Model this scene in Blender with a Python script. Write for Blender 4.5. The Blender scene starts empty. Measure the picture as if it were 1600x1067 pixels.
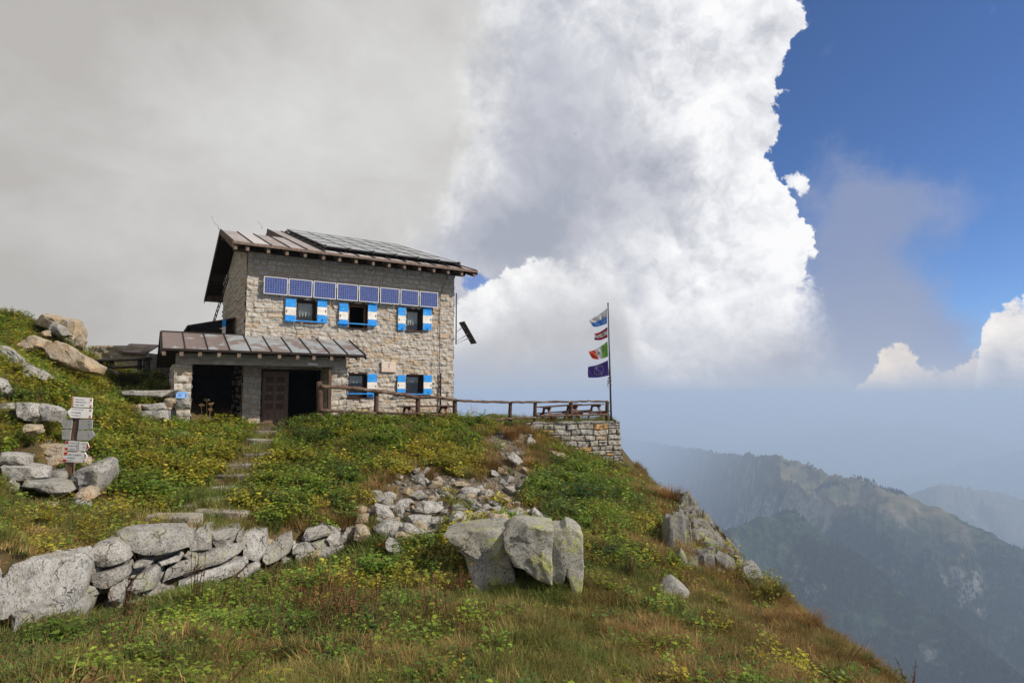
import bpy, bmesh, math, random
import numpy as np
from mathutils import Vector, Matrix, noise as mnoise

sc = bpy.context.scene
COL = sc.collection
R = math.radians

# ------------------------------------------------------------------ camera
F = 933.0                      # focal length in photograph pixels (1600 wide)
PITCH = R(5.0)
cam_d = bpy.data.cameras.new('camera')
cam = bpy.data.objects.new('camera', cam_d)
COL.objects.link(cam)
cam.location = (0, 0, 0)       # the eye is the origin, z = 0 is eye height
cam.rotation_euler = (R(90) + PITCH, 0, 0)
cam_d.lens = F / 1600 * 36
cam_d.sensor_width = 36
cam_d.clip_start = 0.05
cam_d.clip_end = 60000
sc.camera = cam

# ------------------------------------------------------------------ exposure
sc.view_settings.view_transform = 'Standard'
sc.view_settings.look = 'None'
sc.view_settings.exposure = 0.0
sc.view_settings.gamma = 1.0
sc.view_settings.use_curve_mapping = False
sc.cycles.max_bounces = 6
sc.cycles.diffuse_bounces = 3
sc.cycles.glossy_bounces = 2
sc.cycles.transmission_bounces = 4
sc.cycles.volume_bounces = 2
sc.cycles.transparent_max_bounces = 6
sc.cycles.use_denoising = True

# ------------------------------------------------------------------ sun
SUN_EL = R(38.0)
SUN_AZ = R(73.7)               # measured from -Y (behind the camera) towards +X
SUN = Vector((math.cos(SUN_EL) * math.sin(SUN_AZ), -math.cos(SUN_EL) * math.cos(SUN_AZ), math.sin(SUN_EL)))
sl = bpy.data.lights.new('sun', 'SUN')
sl.energy = 4.8
sl.angle = R(0.53)
sl.color = (1.0, 0.93, 0.82)
so = bpy.data.objects.new('sun', sl)
COL.objects.link(so)
so.rotation_euler = SUN.to_track_quat('Z', 'Y').to_euler()
so.location = (30, -10, 40)


# ------------------------------------------------------------------ picture geometry
def ray(px, py):
    u = (px - 800) / F
    v = (533.5 - py) / F
    c, s = math.cos(PITCH), math.sin(PITCH)
    return Vector((u, c - v * s, s + v * c))


def P(px, py, Y):
    d = ray(px, py)
    return d * (Y / d.y)


def proj(x, y, z):
    c, s = math.cos(PITCH), math.sin(PITCH)
    f = y * c + z * s
    up = -y * s + z * c
    return 800 + F * x / f, 533.5 - F * up / f


def AE(px, py):
    d = ray(px, py).normalized()
    return math.degrees(math.atan2(d.x, d.y)), math.degrees(math.asin(d.z))


# ------------------------------------------------------------------ node helpers
class NT:
    def __init__(s, tree):
        s.t = tree
        s.n = tree.nodes
        s.l = tree.links
        s.n.clear()

    def node(s, kind, **kw):
        n = s.n.new(kind)
        for k, v in kw.items():
            setattr(n, k, v)
        return n

    def put(s, sock, v):
        if v is None:
            return
        if hasattr(v, 'is_output'):
            s.l.new(v, sock)
        else:
            if sock.type == 'RGBA' and not hasattr(v, '__len__'):
                v = (v, v, v, 1)
            elif sock.type == 'RGBA' and len(v) == 3:
                v = (*v, 1)
            sock.default_value = v

    def m(s, op, a, b=None, c=None, clamp=False):
        n = s.node('ShaderNodeMath', operation=op, use_clamp=clamp)
        s.put(n.inputs[0], a); s.put(n.inputs[1], b); s.put(n.inputs[2], c)
        return n.outputs[0]

    def add(s, a, b): return s.m('ADD', a, b)
    def sub(s, a, b): return s.m('SUBTRACT', a, b)
    def mul(s, a, b): return s.m('MULTIPLY', a, b)
    def mad(s, a, b, c): return s.m('MULTIPLY_ADD', a, b, c)
    def mx(s, a, b): return s.m('MAXIMUM', a, b)
    def mn(s, a, b): return s.m('MINIMUM', a, b)
    def inv(s, a): return s.m('SUBTRACT', 1.0, a)

    def sm(s, x, a, b, ta=0.0, tb=1.0, kind='SMOOTHSTEP'):
        n = s.node('ShaderNodeMapRange', interpolation_type=kind)
        for i, v in enumerate((x, a, b, ta, tb)):
            s.put(n.inputs[i], v)
        return n.outputs[0]

    def v(s, op, a, b=None, scale=None):
        n = s.node('ShaderNodeVectorMath', operation=op)
        s.put(n.inputs[0], a)
        if b is not None:
            s.put(n.inputs[1], b)
        if scale is not None:
            s.put(n.inputs[3], scale)
        return n.outputs[0]

    def xyz(s, x, y, z):
        n = s.node('ShaderNodeCombineXYZ')
        s.put(n.inputs[0], x); s.put(n.inputs[1], y); s.put(n.inputs[2], z)
        return n.outputs[0]

    def noise(s, vec, scale=1.0, detail=4.0, rough=0.5, lac=2.0, dist=0.0, col=False):
        n = s.node('ShaderNodeTexNoise', noise_dimensions='3D')
        if vec is not None:
            s.put(n.inputs['Vector'], vec)
        s.put(n.inputs['Scale'], scale); s.put(n.inputs['Detail'], detail)
        s.put(n.inputs['Roughness'], rough); s.put(n.inputs['Lacunarity'], lac)
        s.put(n.inputs['Distortion'], dist)
        return n.outputs['Color' if col else 'Fac']

    def mix(s, f, a, b, mode='MIX'):
        n = s.node('ShaderNodeMix', data_type='RGBA', blend_type=mode, clamp_factor=True)
        s.put(n.inputs[0], f); s.put(n.inputs[6], a); s.put(n.inputs[7], b)
        return n.outputs[2]

    def fmix(s, f, a, b):
        n = s.node('ShaderNodeMix', data_type='FLOAT', clamp_factor=True)
        s.put(n.inputs[0], f); s.put(n.inputs[2], a); s.put(n.inputs[3], b)
        return n.outputs[0]

    def curve(s, x, pts, x0, x1, y0, y1):
        n = s.node('ShaderNodeFloatCurve')
        cv = n.mapping.curves[0]
        pts = sorted(((p[0] - x0) / (x1 - x0), (p[1] - y0) / (y1 - y0)) for p in pts)
        while len(cv.points) < len(pts):
            cv.points.new(0.5, 0.5)
        for q, p in zip(cv.points, pts):
            q.location = p
            q.handle_type = 'AUTO'
        n.mapping.update()
        s.put(n.inputs[1], s.sm(x, x0, x1, kind='LINEAR'))
        return s.mad(n.outputs[0], y1 - y0, y0)


def lin(r, g, b):
    f = lambda c: (c / 255 / 12.92) if c <= 10 else ((c / 255 + 0.055) / 1.055) ** 2.4
    return (f(r), f(g), f(b))


# ------------------------------------------------------------------ sky and clouds (world shader, laid out by compass bearing and height)
SKY = 0.1


def build_world():
    w = bpy.data.worlds.new('World')
    sc.world = w
    w.use_nodes = True
    g = NT(w.node_tree)
    D = g.node('ShaderNodeTexCoord').outputs['Generated']
    D = g.v('NORMALIZE', D)
    sep = g.node('ShaderNodeSeparateXYZ')
    g.put(sep.inputs[0], D)
    A = g.mul(g.m('ARCTAN2', sep.outputs[0], sep.outputs[1]), 57.29578)
    E = g.mul(g.m('ARCSINE', sep.outputs[2]), 57.29578)
    sky = g.node('ShaderNodeTexSky', sky_type='NISHITA', sun_disc=False)
    sky.sun_elevation = SUN_EL
    sky.sun_rotation = math.atan2(SUN.x, SUN.y)
    sky.altitude = 2400
    sky.air_density = 1.0
    sky.dust_density = 0.3
    sky.ozone_density = 4.0
    skyc = g.mix(1.0, sky.outputs[0], (0.86, 0.98, 1.20), 'MULTIPLY')

    def C(r, g_, b, k=1.0):
        return tuple(c * k / SKY for c in lin(r, g_, b))

    def edge(pts):                       # right-hand limit of a cloud: bearing as a function of height
        q = [AE(*p) for p in pts]
        q = [(e, a) for a, e in q]
        return g.curve(E, q, -20, 60, -60, 60)

    def top(pts):                        # upper limit of a cloud: height as a function of bearing
        return g.curve(A, [AE(*p) for p in pts], -60, 60, -20, 60)

    # shared noises on the direction sphere
    warp = g.v('SUBTRACT', g.noise(D, 7.0, 4, 0.55, col=True), (0.5, 0.5, 0.5))
    Dw = g.v('MULTIPLY_ADD', warp, (0.09, 0.09, 0.09))
    Dw.node.inputs[2].default_value = (0, 0, 0)
    g.put(Dw.node.inputs[2], D)
    def puff(vec, scale, detail):        # rounded cauliflower lobes
        n = g.node('ShaderNodeTexVoronoi', voronoi_dimensions='3D', feature='F1', normalize=True)
        g.put(n.inputs['Vector'], vec)
        n.inputs['Scale'].default_value = scale
        n.inputs['Detail'].default_value = detail
        n.inputs['Roughness'].default_value = 0.55
        n.inputs['Lacunarity'].default_value = 2.3
        return g.inv(n.outputs['Distance'])

    def field(vec):
        a_ = g.mul(g.sub(g.noise(vec, 6.0, 5, 0.58), 0.5), 2.4)
        return a_

    sd = SUN * 0.026 + Vector((0, 0, 0.016))
    n1 = g.mad(field(Dw), 0.42, 0.5)
    n1s = g.mad(field(g.v('ADD', Dw, tuple(sd))), 0.42, 0.5)
    relief = g.sub(n1, n1s)              # > 0 on the side of a billow that faces the sun
    pw = g.v('MULTIPLY_ADD', g.v('SUBTRACT', g.noise(D, 30.0, 3, 0.6, col=True), (0.5, 0.5, 0.5)), (0.035, 0.035, 0.035))
    g.put(pw.node.inputs[2], Dw)
    pf = puff(pw, 9.0, 3.0)
    pfs = puff(g.v('ADD', pw, tuple(sd * 0.55)), 9.0, 3.0)
    fine = g.noise(D, 55.0, 4, 0.65)
    n2 = g.add(g.mul(g.sub(pf, 0.62), 1.9), g.mad(g.sub(fine, 0.5), 0.7, 0.5))
    relief2 = g.add(g.mul(g.sub(pf, pfs), 1.3), g.mul(g.sub(fine, 0.5), 0.22))
    soft = g.noise(D, 3.2, 4, 0.5)
    soft2 = g.noise(g.v('ADD', D, (3.1, 1.7, 5.2)), 5.0, 5, 0.55)
    def ramp(f, stops):
        n = g.node('ShaderNodeValToRGB')
        e = n.color_ramp.elements
        while len(e) < len(stops):
            e.new(0.5)
        for q, (p, c) in zip(e, stops):
            q.position = p
            q.color = (*c, 1)
        g.put(n.inputs[0], f)
        return n.outputs[0]

    col = skyc
    HZ_COL = C(174, 186, 206)

    def blob(px, py, rx, ry):            # soft spot, radii in photograph pixels -> degrees
        a, e = AE(px, py)
        ra, re = rx * 0.052, ry * 0.052
        da = g.mul(g.sub(A, a), 1 / ra)
        de = g.mul(g.sub(E, e), 1 / re)
        return g.m('POWER', 2.71828, g.mul(g.mad(da, da, g.mul(de, de)), -1.0))

    # --- soft grey-mauve cloud on the right
    wv = g.add(g.mul(g.sub(soft2, .5), 1.5), g.add(g.mul(g.sub(soft, .5), .9), g.mul(g.sub(fine, .5), .25)))
    mR = g.add(blob(1345, 520, 105, 190), g.mul(blob(1450, 640, 170, 130), .9))
    mR = g.add(mR, g.add(g.mul(blob(1340, 315, 100, 60), .62), g.mul(blob(1490, 310, 100, 45), .40)))
    mR = g.add(mR, g.mul(blob(1290, 640, 120, 200), .7))
    lump = g.sub(g.noise(g.v('ADD', Dw, (0.3, 9.1, 3.2)), 11.0, 7, 0.62), 0.5)
    mR = g.sm(g.add(mR, g.add(g.mul(wv, .42), g.mul(lump, 1.5))), .12, .85)
    cR = g.mix(g.sm(g.add(E, g.mul(wv, 3.0)), 1.0, 15.0), C(166, 174, 194), C(142, 156, 190))
    cR = g.mix(g.sm(A, *sorted((AE(1390, 500)[0], AE(1620, 500)[0]))), cR, C(140, 160, 205))
    col = g.mix(g.mul(mR, 0.93), col, cR)

    # --- low distance haze over the horizon
    mH = g.sm(g.add(E, g.mul(g.sub(soft, 0.5), 3.0)), 5.5, -1.0)
    col = g.mix(g.mul(mH, 0.9), col, C(168, 180, 206))

    # --- low cumuli on the right, warm white
    def cumulus(col, mask, shade, dark, light, contrast=2.2):
        f = g.add(shade, g.add(g.mul(relief, contrast), g.mul(relief2, contrast * 0.8)))
        f = g.sm(f, 0.0, 1.0, kind='LINEAR')
        return g.mix(mask, col, g.mix(f, dark, light))

    t = top([(1180, 760), (1290, 690), (1330, 632), (1365, 590), (1400, 562), (1425, 572), (1450, 602), (1480, 588), (1505, 566),
             (1530, 566), (1545, 600), (1562, 660), (1620, 720)])
    d = g.sub(t, E)
    dn = g.add(d, g.mul(g.sub(n2, 0.5), 3.6))
    mk = g.mul(g.sm(dn, -0.1, 0.5), g.sm(g.add(E, g.mul(g.sub(n1, .5), 4.0)), -3.6, -1.0))
    col = cumulus(col, mk, g.sm(d, 5.5, 0.0, 0.25, 0.72), C(178, 183, 200), C(246, 236, 224), 1.5)
    t = top([(1490, 760), (1520, 640), (1535, 545), (1552, 508), (1575, 500), (1600, 498), (1640, 470), (1720, 440), (1850, 520), (2100, 600)])
    d = g.sub(t, E)
    dn = g.add(d, g.mul(g.sub(n2, 0.5), 3.4))
    mk = g.mul(g.sm(dn, -0.1, 0.4), g.sm(E, -4.5, 0.5))
    col = cumulus(col, mk, g.sm(d, 6.5, 0.0, 0.15, 0.85), C(168, 176, 196), C(248, 244, 240), 1.6)

    # --- main tower, sharp lit edge on the right
    ed = edge([(1200, -400), (1232, -80), (1230, 0), (1238, 45), (1212, 80), (1203, 130), (1210, 200), (1203, 265), (1226, 300),
               (1246, 350), (1258, 410), (1268, 480), (1272, 560), (1300, 640), (1310, 700), (1310, 780)])
    dE = g.sub(ed, A)                    # degrees inside the edge
    dn = g.add(g.add(dE, g.mul(g.sub(n2, 0.5), 3.4)), g.mul(g.sub(n1, .5), 2.2))
    wdt = g.sm(E, 3.0, 11.0, 5.0, 0.22)
    mk = g.sm(dn, g.mul(wdt, -0.6), wdt)
    mk = g.mx(mk, g.sm(dE, 4.0, 8.0))
    wisp = g.mul(g.sm(g.add(blob(1250, 285, 22, 22), g.mul(g.sub(n2, .5), 1.8)), 0.62, 0.85), blob(1250, 285, 40, 40))
    mk = g.mx(mk, wisp)
    mott = g.sub(g.noise(g.v('ADD', Dw, (4.2, 0.7, 2.1)), 5.5, 6, 0.55), 0.5)     # broad banks and hollows
    mid = g.sub(g.noise(g.v('ADD', pw, (1.2, 7.7, 0.1)), 22.0, 5, 0.62), 0.5)
    sh = g.sm(g.add(dE, g.mul(mott, 11.0)), 17.5, 2.0, 0.38, 0.74)
    sh = g.sub(sh, g.mul(blob(865, 220, 100, 160), 0.27))
    sh = g.sub(sh, g.mul(blob(1010, 300, 110, 60), 0.14))
    sh = g.sub(sh, g.mul(blob(780, 370, 100, 70), 0.34))
    sh = g.sub(sh, g.mul(blob(1150, 235, 35, 60), 0.16))
    sh = g.add(sh, g.mul(blob(1060, 70, 110, 90), 0.20))
    sh = g.add(sh, g.mul(blob(890, 10, 90, 50), 0.30))
    sh = g.add(sh, g.mul(blob(1090, 440, 120, 90), 0.24))
    sh = g.sub(sh, g.mul(g.sm(E, 9.0, 0.0), 0.22))
    sh = g.sub(sh, g.mul(blob(1235, 590, 90, 90), 0.22))
    amp = g.mul(g.sm(E, 1.0, 12.0, 0.4, 1.0), g.sm(sh, 0.15, 0.7, 0.35, 1.15))
    f = g.add(sh, g.mul(g.add(g.mul(relief, 1.3), g.mul(relief2, 1.05)), amp))
    f = g.add(f, g.add(g.mul(mott, 1.0), g.mul(g.mul(mid, 0.45), amp)))
    cM = ramp(f, [(0.0, C(168, 173, 188)), (0.22, C(187, 190, 201)), (0.5, C(212, 214, 221)), (0.78, C(238, 239, 243)), (1.0, C(253, 253, 254))])
    col = g.mix(mk, col, cM)

    # --- blue gap beside the roof
    gp = g.sm(g.add(blob(742, 440, 46, 26), g.mul(g.sub(n2, .5), 1.1)), 0.55, 0.85)
    col = g.mix(g.mul(gp, 0.8), col, C(92, 134, 205))

    # --- lower bank in front of the tower
    t = top([(500, 620), (660, 520), (700, 478), (745, 452), (800, 418), (860, 402), (905, 408), (945, 388), (968, 400), (990, 470), (1030, 520),
             (1100, 560), (1180, 600), (1300, 700)])
    d = g.sub(t, E)
    dn = g.add(g.add(d, g.mul(g.sub(n2, 0.5), 3.0)), g.mul(g.sub(n1, .5), 1.5))
    mk = g.sm(dn, -0.15, g.sm(A, 2.0, 11.0, 0.5, 5.0))
    sh = g.sm(g.add(d, g.mul(g.sub(soft, .5), 4.0)), 8.0, 0.3, 0.34, 0.86)
    f = g.add(sh, g.mul(g.add(relief, g.mul(relief2, 0.8)), g.sm(d, 7.0, 1.0, 0.3, 1.1)))
    cB = ramp(f, [(0.0, C(168, 172, 186)), (0.35, C(194, 195, 200)), (0.7, C(228, 228, 231)), (1.0, C(252, 252, 252))])
    col = g.mix(mk, col, cB)

    # --- near fog on the left, its edge catching the light
    ed = edge([(760, -400), (792, -60), (800, 40), (797, 110), (795, 190), (782, 250), (752, 300), (722, 350), (700, 400), (690, 470), (680, 540), (640, 640), (600, 760)])
    dF = g.sub(ed, A)
    dn = g.add(g.add(dF, g.mul(g.sub(n2, .5), 3.2)), g.add(g.mul(g.sub(n1, .5), 3.5), g.mul(mott, 7.0)))
    mk = g.sm(dn, -1.2, g.sm(E, 6.0, 16.0, 11.0, 6.5))
    rim = g.mul(g.mul(g.sm(dn, 9.0, 1.0), g.sm(dn, -2.0, 1.5)), g.sm(E, 7.0, 15.0))
    fold = g.sub(g.noise(g.v('MULTIPLY', g.v('ADD', Dw, (2.2, 5.1, 0.3)), (1.0, 1.0, 1.7)), 4.5, 6, 0.58), 0.5)
    f = g.mul(g.sm(A, -42.0, -18.0), 0.42)
    f = g.add(f, g.mul(blob(470, 190, 250, 160), 0.26))
    f = g.add(f, g.mul(g.sub(soft, .5), 0.8))
    f = g.add(f, g.add(g.mul(fold, 1.15), g.mul(mid, 0.16)))
    f = g.sub(f, g.mul(blob(330, 10, 200, 60), 0.22))
    f = g.add(f, g.mul(rim, 0.28))
    cF = ramp(f, [(0.0, C(187, 184, 181)), (0.5, C(208, 207, 205)), (0.85, C(222, 222, 220)), (1.0, C(229, 229, 228))])
    rf = g.add(g.mul(rim, 0.55), g.mul(g.add(g.mul(relief, 1.3), g.add(relief2, mid)), g.mul(rim, 1.6)))
    cF = g.mix(g.mul(g.sm(rf, 0.1, 1.0), 0.85), cF, C(247, 247, 246))
    col = g.mix(mk, col, cF)

    # --- towards the horizon everything sinks into the air of the valley
    mZ = g.sm(g.add(E, g.mul(g.sub(soft2, .5), 5.0)), g.sm(A, 8.0, 24.0, 4.6, 3.6), -0.6)
    col = g.mix(mZ, col, HZ_COL)

    # --- unseen broken cloud behind the viewer, added to make the fill light less blue
    aA = g.m('ABSOLUTE', A)
    mB = g.mul(g.sm(aA, 48.0, 75.0), g.mul(g.sm(g.add(soft, g.mul(g.sub(soft2, .5), .5)), .40, .56), g.sm(E, 2.0, 8.0)))
    col = g.mix(g.mul(mB, .9), col, g.mix(soft2, C(205, 206, 210), C(250, 249, 247)))

    bg = g.node('ShaderNodeBackground')
    g.put(bg.inputs[0], col)
    bg.inputs[1].default_value = SKY
    out = g.node('ShaderNodeOutputWorld')
    g.l.new(bg.outputs[0], out.inputs[0])


build_world()

# ------------------------------------------------------------------ scene helpers
def tag(o, label=None, cat=None, group=None, kind=None):
    if label: o['label'] = label
    if cat: o['category'] = cat
    if group: o['group'] = group
    if kind: o['kind'] = kind
    return o


def empty(name, loc=(0, 0, 0), rz=0.0, parent=None):
    o = bpy.data.objects.new(name, None)
    o.empty_display_size = 0.2
    o.location = loc
    o.rotation_euler = (0, 0, rz)
    if parent: o.parent = parent
    COL.objects.link(o)
    return o


def mesh_obj(name, verts, faces, mats, parent=None, smooth=False, loc=None, mi=None, link=True):
    me = bpy.data.meshes.new(name)
    me.from_pydata([tuple(v) for v in verts], [], faces)
    for m_ in (mats if isinstance(mats, (list, tuple)) else [mats]):
        me.materials.append(m_)
    if mi is not None:
        me.polygons.foreach_set('material_index', mi)
    if smooth:
        me.polygons.foreach_set('use_smooth', [True] * len(me.polygons))
    me.update()
    o = bpy.data.objects.new(name, me)
    if parent: o.parent = parent
    if loc is not None: o.location = loc
    if link: COL.objects.link(o)
    return o


class MB:
    """collects shapes and links them as one mesh object"""

    def __init__(s):
        s.v, s.f, s.mi, s.k = [], [], [], 0

    def raw(s, vs, fs):
        b = len(s.v)
        s.v += [tuple(v) for v in vs]
        s.f += [tuple(i + b for i in f) for f in fs]
        s.mi += [s.k] * len(fs)
        return s

    def box(s, x0, x1, y0, y1, z0, z1, M=None):
        vs = [Vector((x, y, z)) for z in (z0, z1) for y in (y0, y1) for x in (x0, x1)]
        if M is not None: vs = [M @ v for v in vs]
        return s.raw(vs, [(0, 2, 3, 1), (4, 5, 7, 6), (0, 1, 5, 4), (2, 6, 7, 3), (0, 4, 6, 2), (1, 3, 7, 5)])

    def hexa(s, q0, q1):
        """two quads (same winding) joined into a solid"""
        return s.raw(list(q0) + list(q1), [(3, 2, 1, 0), (4, 5, 6, 7), (0, 1, 5, 4), (1, 2, 6, 5), (2, 3, 7, 6), (3, 0, 4, 7)])

    def prism(s, pts, d):
        """polygon pts (3-D) swept by vector d"""
        n = len(pts)
        d = Vector(d)
        vs = [Vector(p) for p in pts] + [Vector(p) + d for p in pts]
        fs = [tuple(range(n - 1, -1, -1)), tuple(range(n, 2 * n))] + [(i, (i + 1) % n, n + (i + 1) % n, n + i) for i in range(n)]
        return s.raw(vs, fs)

    def beam(s, a, b, w, h, up=(0, 0, 1)):
        a, b, up = Vector(a), Vector(b), Vector(up)
        t = (b - a).normalized()
        sx = t.cross(up).normalized() * (w / 2)
        sz = sx.cross(t).normalized() * (h / 2)
        q = lambda p: [p - sx - sz, p + sx - sz, p + sx + sz, p - sx + sz]
        return s.hexa(q(a), q(b))

    def tube(s, pts, rad, n=8, wob=0.0, seed=0):
        rnd = random.Random(seed)
        pts = [Vector(p) for p in pts]
        rs = rad if hasattr(rad, '__len__') else [rad] * len(pts)
        vs, fs = [], []
        for i, p in enumerate(pts):
            t = (pts[min(i + 1, len(pts) - 1)] - pts[max(i - 1, 0)]).normalized()
            a = t.orthogonal().normalized() if abs(t.z) > .9 else t.cross(Vector((0, 0, 1))).normalized()
            b = t.cross(a)
            for k in range(n):
                an = 2 * math.pi * k / n
                r = rs[i] * (1 + wob * rnd.uniform(-1, 1))
                vs.append(p + a * math.cos(an) * r + b * math.sin(an) * r)
        for i in range(len(pts) - 1):
            for k in range(n):
                fs.append((i * n + k, i * n + (k + 1) % n, (i + 1) * n + (k + 1) % n, (i + 1) * n + k))
        fs.append(tuple(range(n - 1, -1, -1)))
        fs.append(tuple((len(pts) - 1) * n + k for k in range(n)))
        return s.raw(vs, fs)

    def build(s, name, mats, parent=None, smooth=False, bevel=0.0, loc=None, link=True):
        o = mesh_obj(name, s.v, s.f, mats, parent, smooth, loc, s.mi, link)
        if bevel:
            b = o.modifiers.new('bevel', 'BEVEL')
            b.width = bevel; b.segments = 2; b.limit_method = 'ANGLE'
        return o


# ------------------------------------------------------------------ numpy noise
def vnoise(x, y, z=0.0, seed=0):
    x, y, z = np.broadcast_arrays(np.asarray(x, float), np.asarray(y, float), np.asarray(z, float))
    xi, yi, zi = np.floor(x).astype(np.int64), np.floor(y).astype(np.int64), np.floor(z).astype(np.int64)
    fx, fy, fz = x - xi, y - yi, z - zi
    fx, fy, fz = (t * t * t * (t * (t * 6 - 15) + 10) for t in (fx, fy, fz))

    def h(a, b, c):
        n = (a * 374761393 + b * 668265263 + c * 2147483647 + seed * 974711) & 0xffffffff
        n = ((n ^ (n >> 13)) * 1274126177) & 0xffffffff
        n = ((n ^ (n >> 16)) * 2246822519) & 0xffffffff
        return ((n ^ (n >> 15)) & 0xffffff) / 16777215.0
    r = 0
    for dx in (0, 1):
        for dy in (0, 1):
            for dz in (0, 1):
                r = r + h(xi + dx, yi + dy, zi + dz) * (fx if dx else 1 - fx) * (fy if dy else 1 - fy) * (fz if dz else 1 - fz)
    return r * 2 - 1


def fbm(x, y, z=0.0, oct=4, seed=0, gain=0.5):
    r, a, f = 0, 1.0, 1.0
    for i in range(oct):
        r = r + a * vnoise(np.asarray(x) * f, np.asarray(y) * f, np.asarray(z) * f, seed + i * 17)
        a *= gain; f *= 2.03
    return r


def sstep(x, a, b):
    t = np.clip((x - a) / (b - a), 0, 1)
    return t * t * (3 - 2 * t)


# ------------------------------------------------------------------ house frame
ALPHA = R(31.7)
TER = -1.20                                       # terrace level
HO = P(379, 615, 22.0)                            # front left corner of the hut
HO = Vector((HO.x, HO.y, TER))
UX = Vector((math.cos(ALPHA), math.sin(ALPHA), 0))
UY = Vector((-math.sin(ALPHA), math.cos(ALPHA), 0))


def Wall(px, py, q=0.0):
    """where a line of sight meets the plane q metres in front of the hut's front wall: (along, up)"""
    d = ray(px, py)
    n = -UY
    p0 = HO + n * q
    t = p0.dot(n) / d.dot(n)
    h = d * t - HO
    return h.dot(UX), h.z


def HL(x, y, z=0.0):                              # hut coordinates -> world
    return HO + UX * x + UY * y + Vector((0, 0, z))


# ------------------------------------------------------------------ terrain height
def tps_fit(pts, smooth=0.02):
    p = np.array(pts, float)
    xy, z = p[:, :2], p[:, 2]
    n = len(p)
    d = np.linalg.norm(xy[:, None] - xy[None], axis=2)
    K = d + 0.0                                    # linear radial basis: no overshoot
    A_ = np.zeros((n + 3, n + 3))
    A_[:n, :n] = K - np.eye(n) * smooth
    Q = np.c_[np.ones(n), xy]
    A_[:n, n:] = Q
    A_[n:, :n] = Q.T
    w = np.linalg.lstsq(A_, np.r_[z, np.zeros(3)], rcond=None)[0]

    def f(x, y):
        sh = np.shape(x)
        X = np.c_[np.ravel(x), np.ravel(y)]
        out = np.empty(len(X))
        for i in range(0, len(X), 20000):
            c = X[i:i + 20000]
            dd = np.linalg.norm(c[:, None] - xy[None], axis=2)
            out[i:i + 20000] = dd @ w[:n] + w[n] + c @ w[n + 1:]
        return out.reshape(sh)
    return f


_common = [P(*a) for a in [
    # foot of the hut and of the fence
    (440, 669, 20.3), (500, 664, 20.0), (600, 660, 21.3), (700, 662, 22.5), (760, 664, 23), (830, 676, 23.6),
    # right of the steps
    (480, 760, 14.5), (500, 800, 12.8), (560, 720, 17), (600, 760, 15), (650, 700, 19), (700, 740, 17), (750, 700, 20), (560, 800, 13.2),
    # rubble
    (790, 694, 21.5), (800, 740, 18.5), (740, 790, 14.7), (650, 800, 13.7), (600, 830, 12.3), (820, 810, 13.6), (750, 828, 12.3),
    # right-hand slope
    (860, 704, 22.6), (880, 760, 18), (930, 727, 23.9), (970, 737, 24.3), (1000, 760, 23), (1040, 782, 21.3), (960, 800, 17), (1050, 860, 14.6),
    (1000, 900, 12), (940, 850, 13), (1100, 905, 13.3), (1090, 803, 18.2), (1155, 893, 15), (1198, 916, 13.5), (1250, 978, 12), (1320, 1015, 11),
    (1390, 1067, 10), (1490, 1140, 9), (1200, 1000, 10), (1100, 1000, 8.8), (1250, 1060, 8.8), (1000, 1000, 8.3), (900, 1000, 8), (800, 960, 8.9),
    (850, 1067, 6.6), (700, 1000, 7.4), (700, 1067, 6), (1000, 1067, 7), (1150, 1067, 7.8), (620, 882, 11), (680, 905, 10), (760, 938, 9.5), (905, 942, 9.8)]]
_low = [P(*a) for a in [
    (550, 1067, 5.6), (300, 1067, 5.2), (0, 1067, 4.8), (0, 1004, 5.9), (150, 965, 7.4), (300, 925, 9.0), (400, 895, 10.2), (520, 872, 11.6),
    (400, 980, 7.5), (550, 960, 8.3), (-150, 1020, 5.2)]]
_low = [q - Vector((0, 0, .20)) if i in (3, 4, 5, 6, 7) else q for i, q in enumerate(_low)]
_low += [Vector(a) for a in [(0, 0, -1.62), (-3, 0, -1.5), (3, 0, -1.9), (0, 2.5, -2.0), (-3, 3, -1.95), (3, 3, -2.5), (6, 4, -3.4), (9, 5.5, -4.6),
                             (0, -6, -1.0), (-8, -3, -.4), (6, -3, -2.6), (-5, -8, -.2), (5, -10, -1.4), (9, 0, -3.9)]]
_up = [P(*a) for a in [
    (0, 884, 6.5), (130, 866, 7.8), (250, 834, 9.2), (400, 830, 10.8), (530, 822, 12.3), (60, 830, 9.3), (180, 822, 10.3),
    # steps
    (430, 686, 18.5), (408, 706, 16.8), (392, 730, 15), (362, 756, 13.6), (340, 778, 12.6), (300, 802, 11.6), (430, 800, 12.3),
    # left slope
    (200, 700, 14.5), (150, 780, 11.6), (60, 812, 10.6), (100, 700, 13), (0, 700, 12), (0, 780, 10.2), (300, 700, 16.5), (260, 760, 13),
    (250, 662, 18.5), (180, 650, 17), (60, 650, 14.5), (150, 620, 19), (100, 600, 18), (30, 570, 16), (0, 600, 14), (300, 668, 19.4), (360, 670, 19.8),
    (235, 603, 21), (195, 588, 22.3), (238, 592, 22.6), (142, 566, 22), (130, 556, 24), (60, 510, 23), (0, 500, 22), (-120, 470, 21), (-150, 560, 14), (-150, 700, 10), (-200, 800, 7), (-250, 900, 5)]]
_up += [HL(*a) for a in [(-3.4, 1, .5), (-4.5, 4, 1.1), (-5, 8, 1.6), (-2.6, -1.3, .25), (-1.9, -1.3, 0.0), (-.5, -1, 0), (1, -.5, 0), (3, -.5, 0), (6, -.5, 0), (9, -.5, 0), (0, 4, 0), (4, 4, 0),
                         (9, 3, 0), (5, 10, 0), (-1, 10, .8), (12, 0, 0), (14, 2, 0), (10, 6, 0)]]
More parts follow.
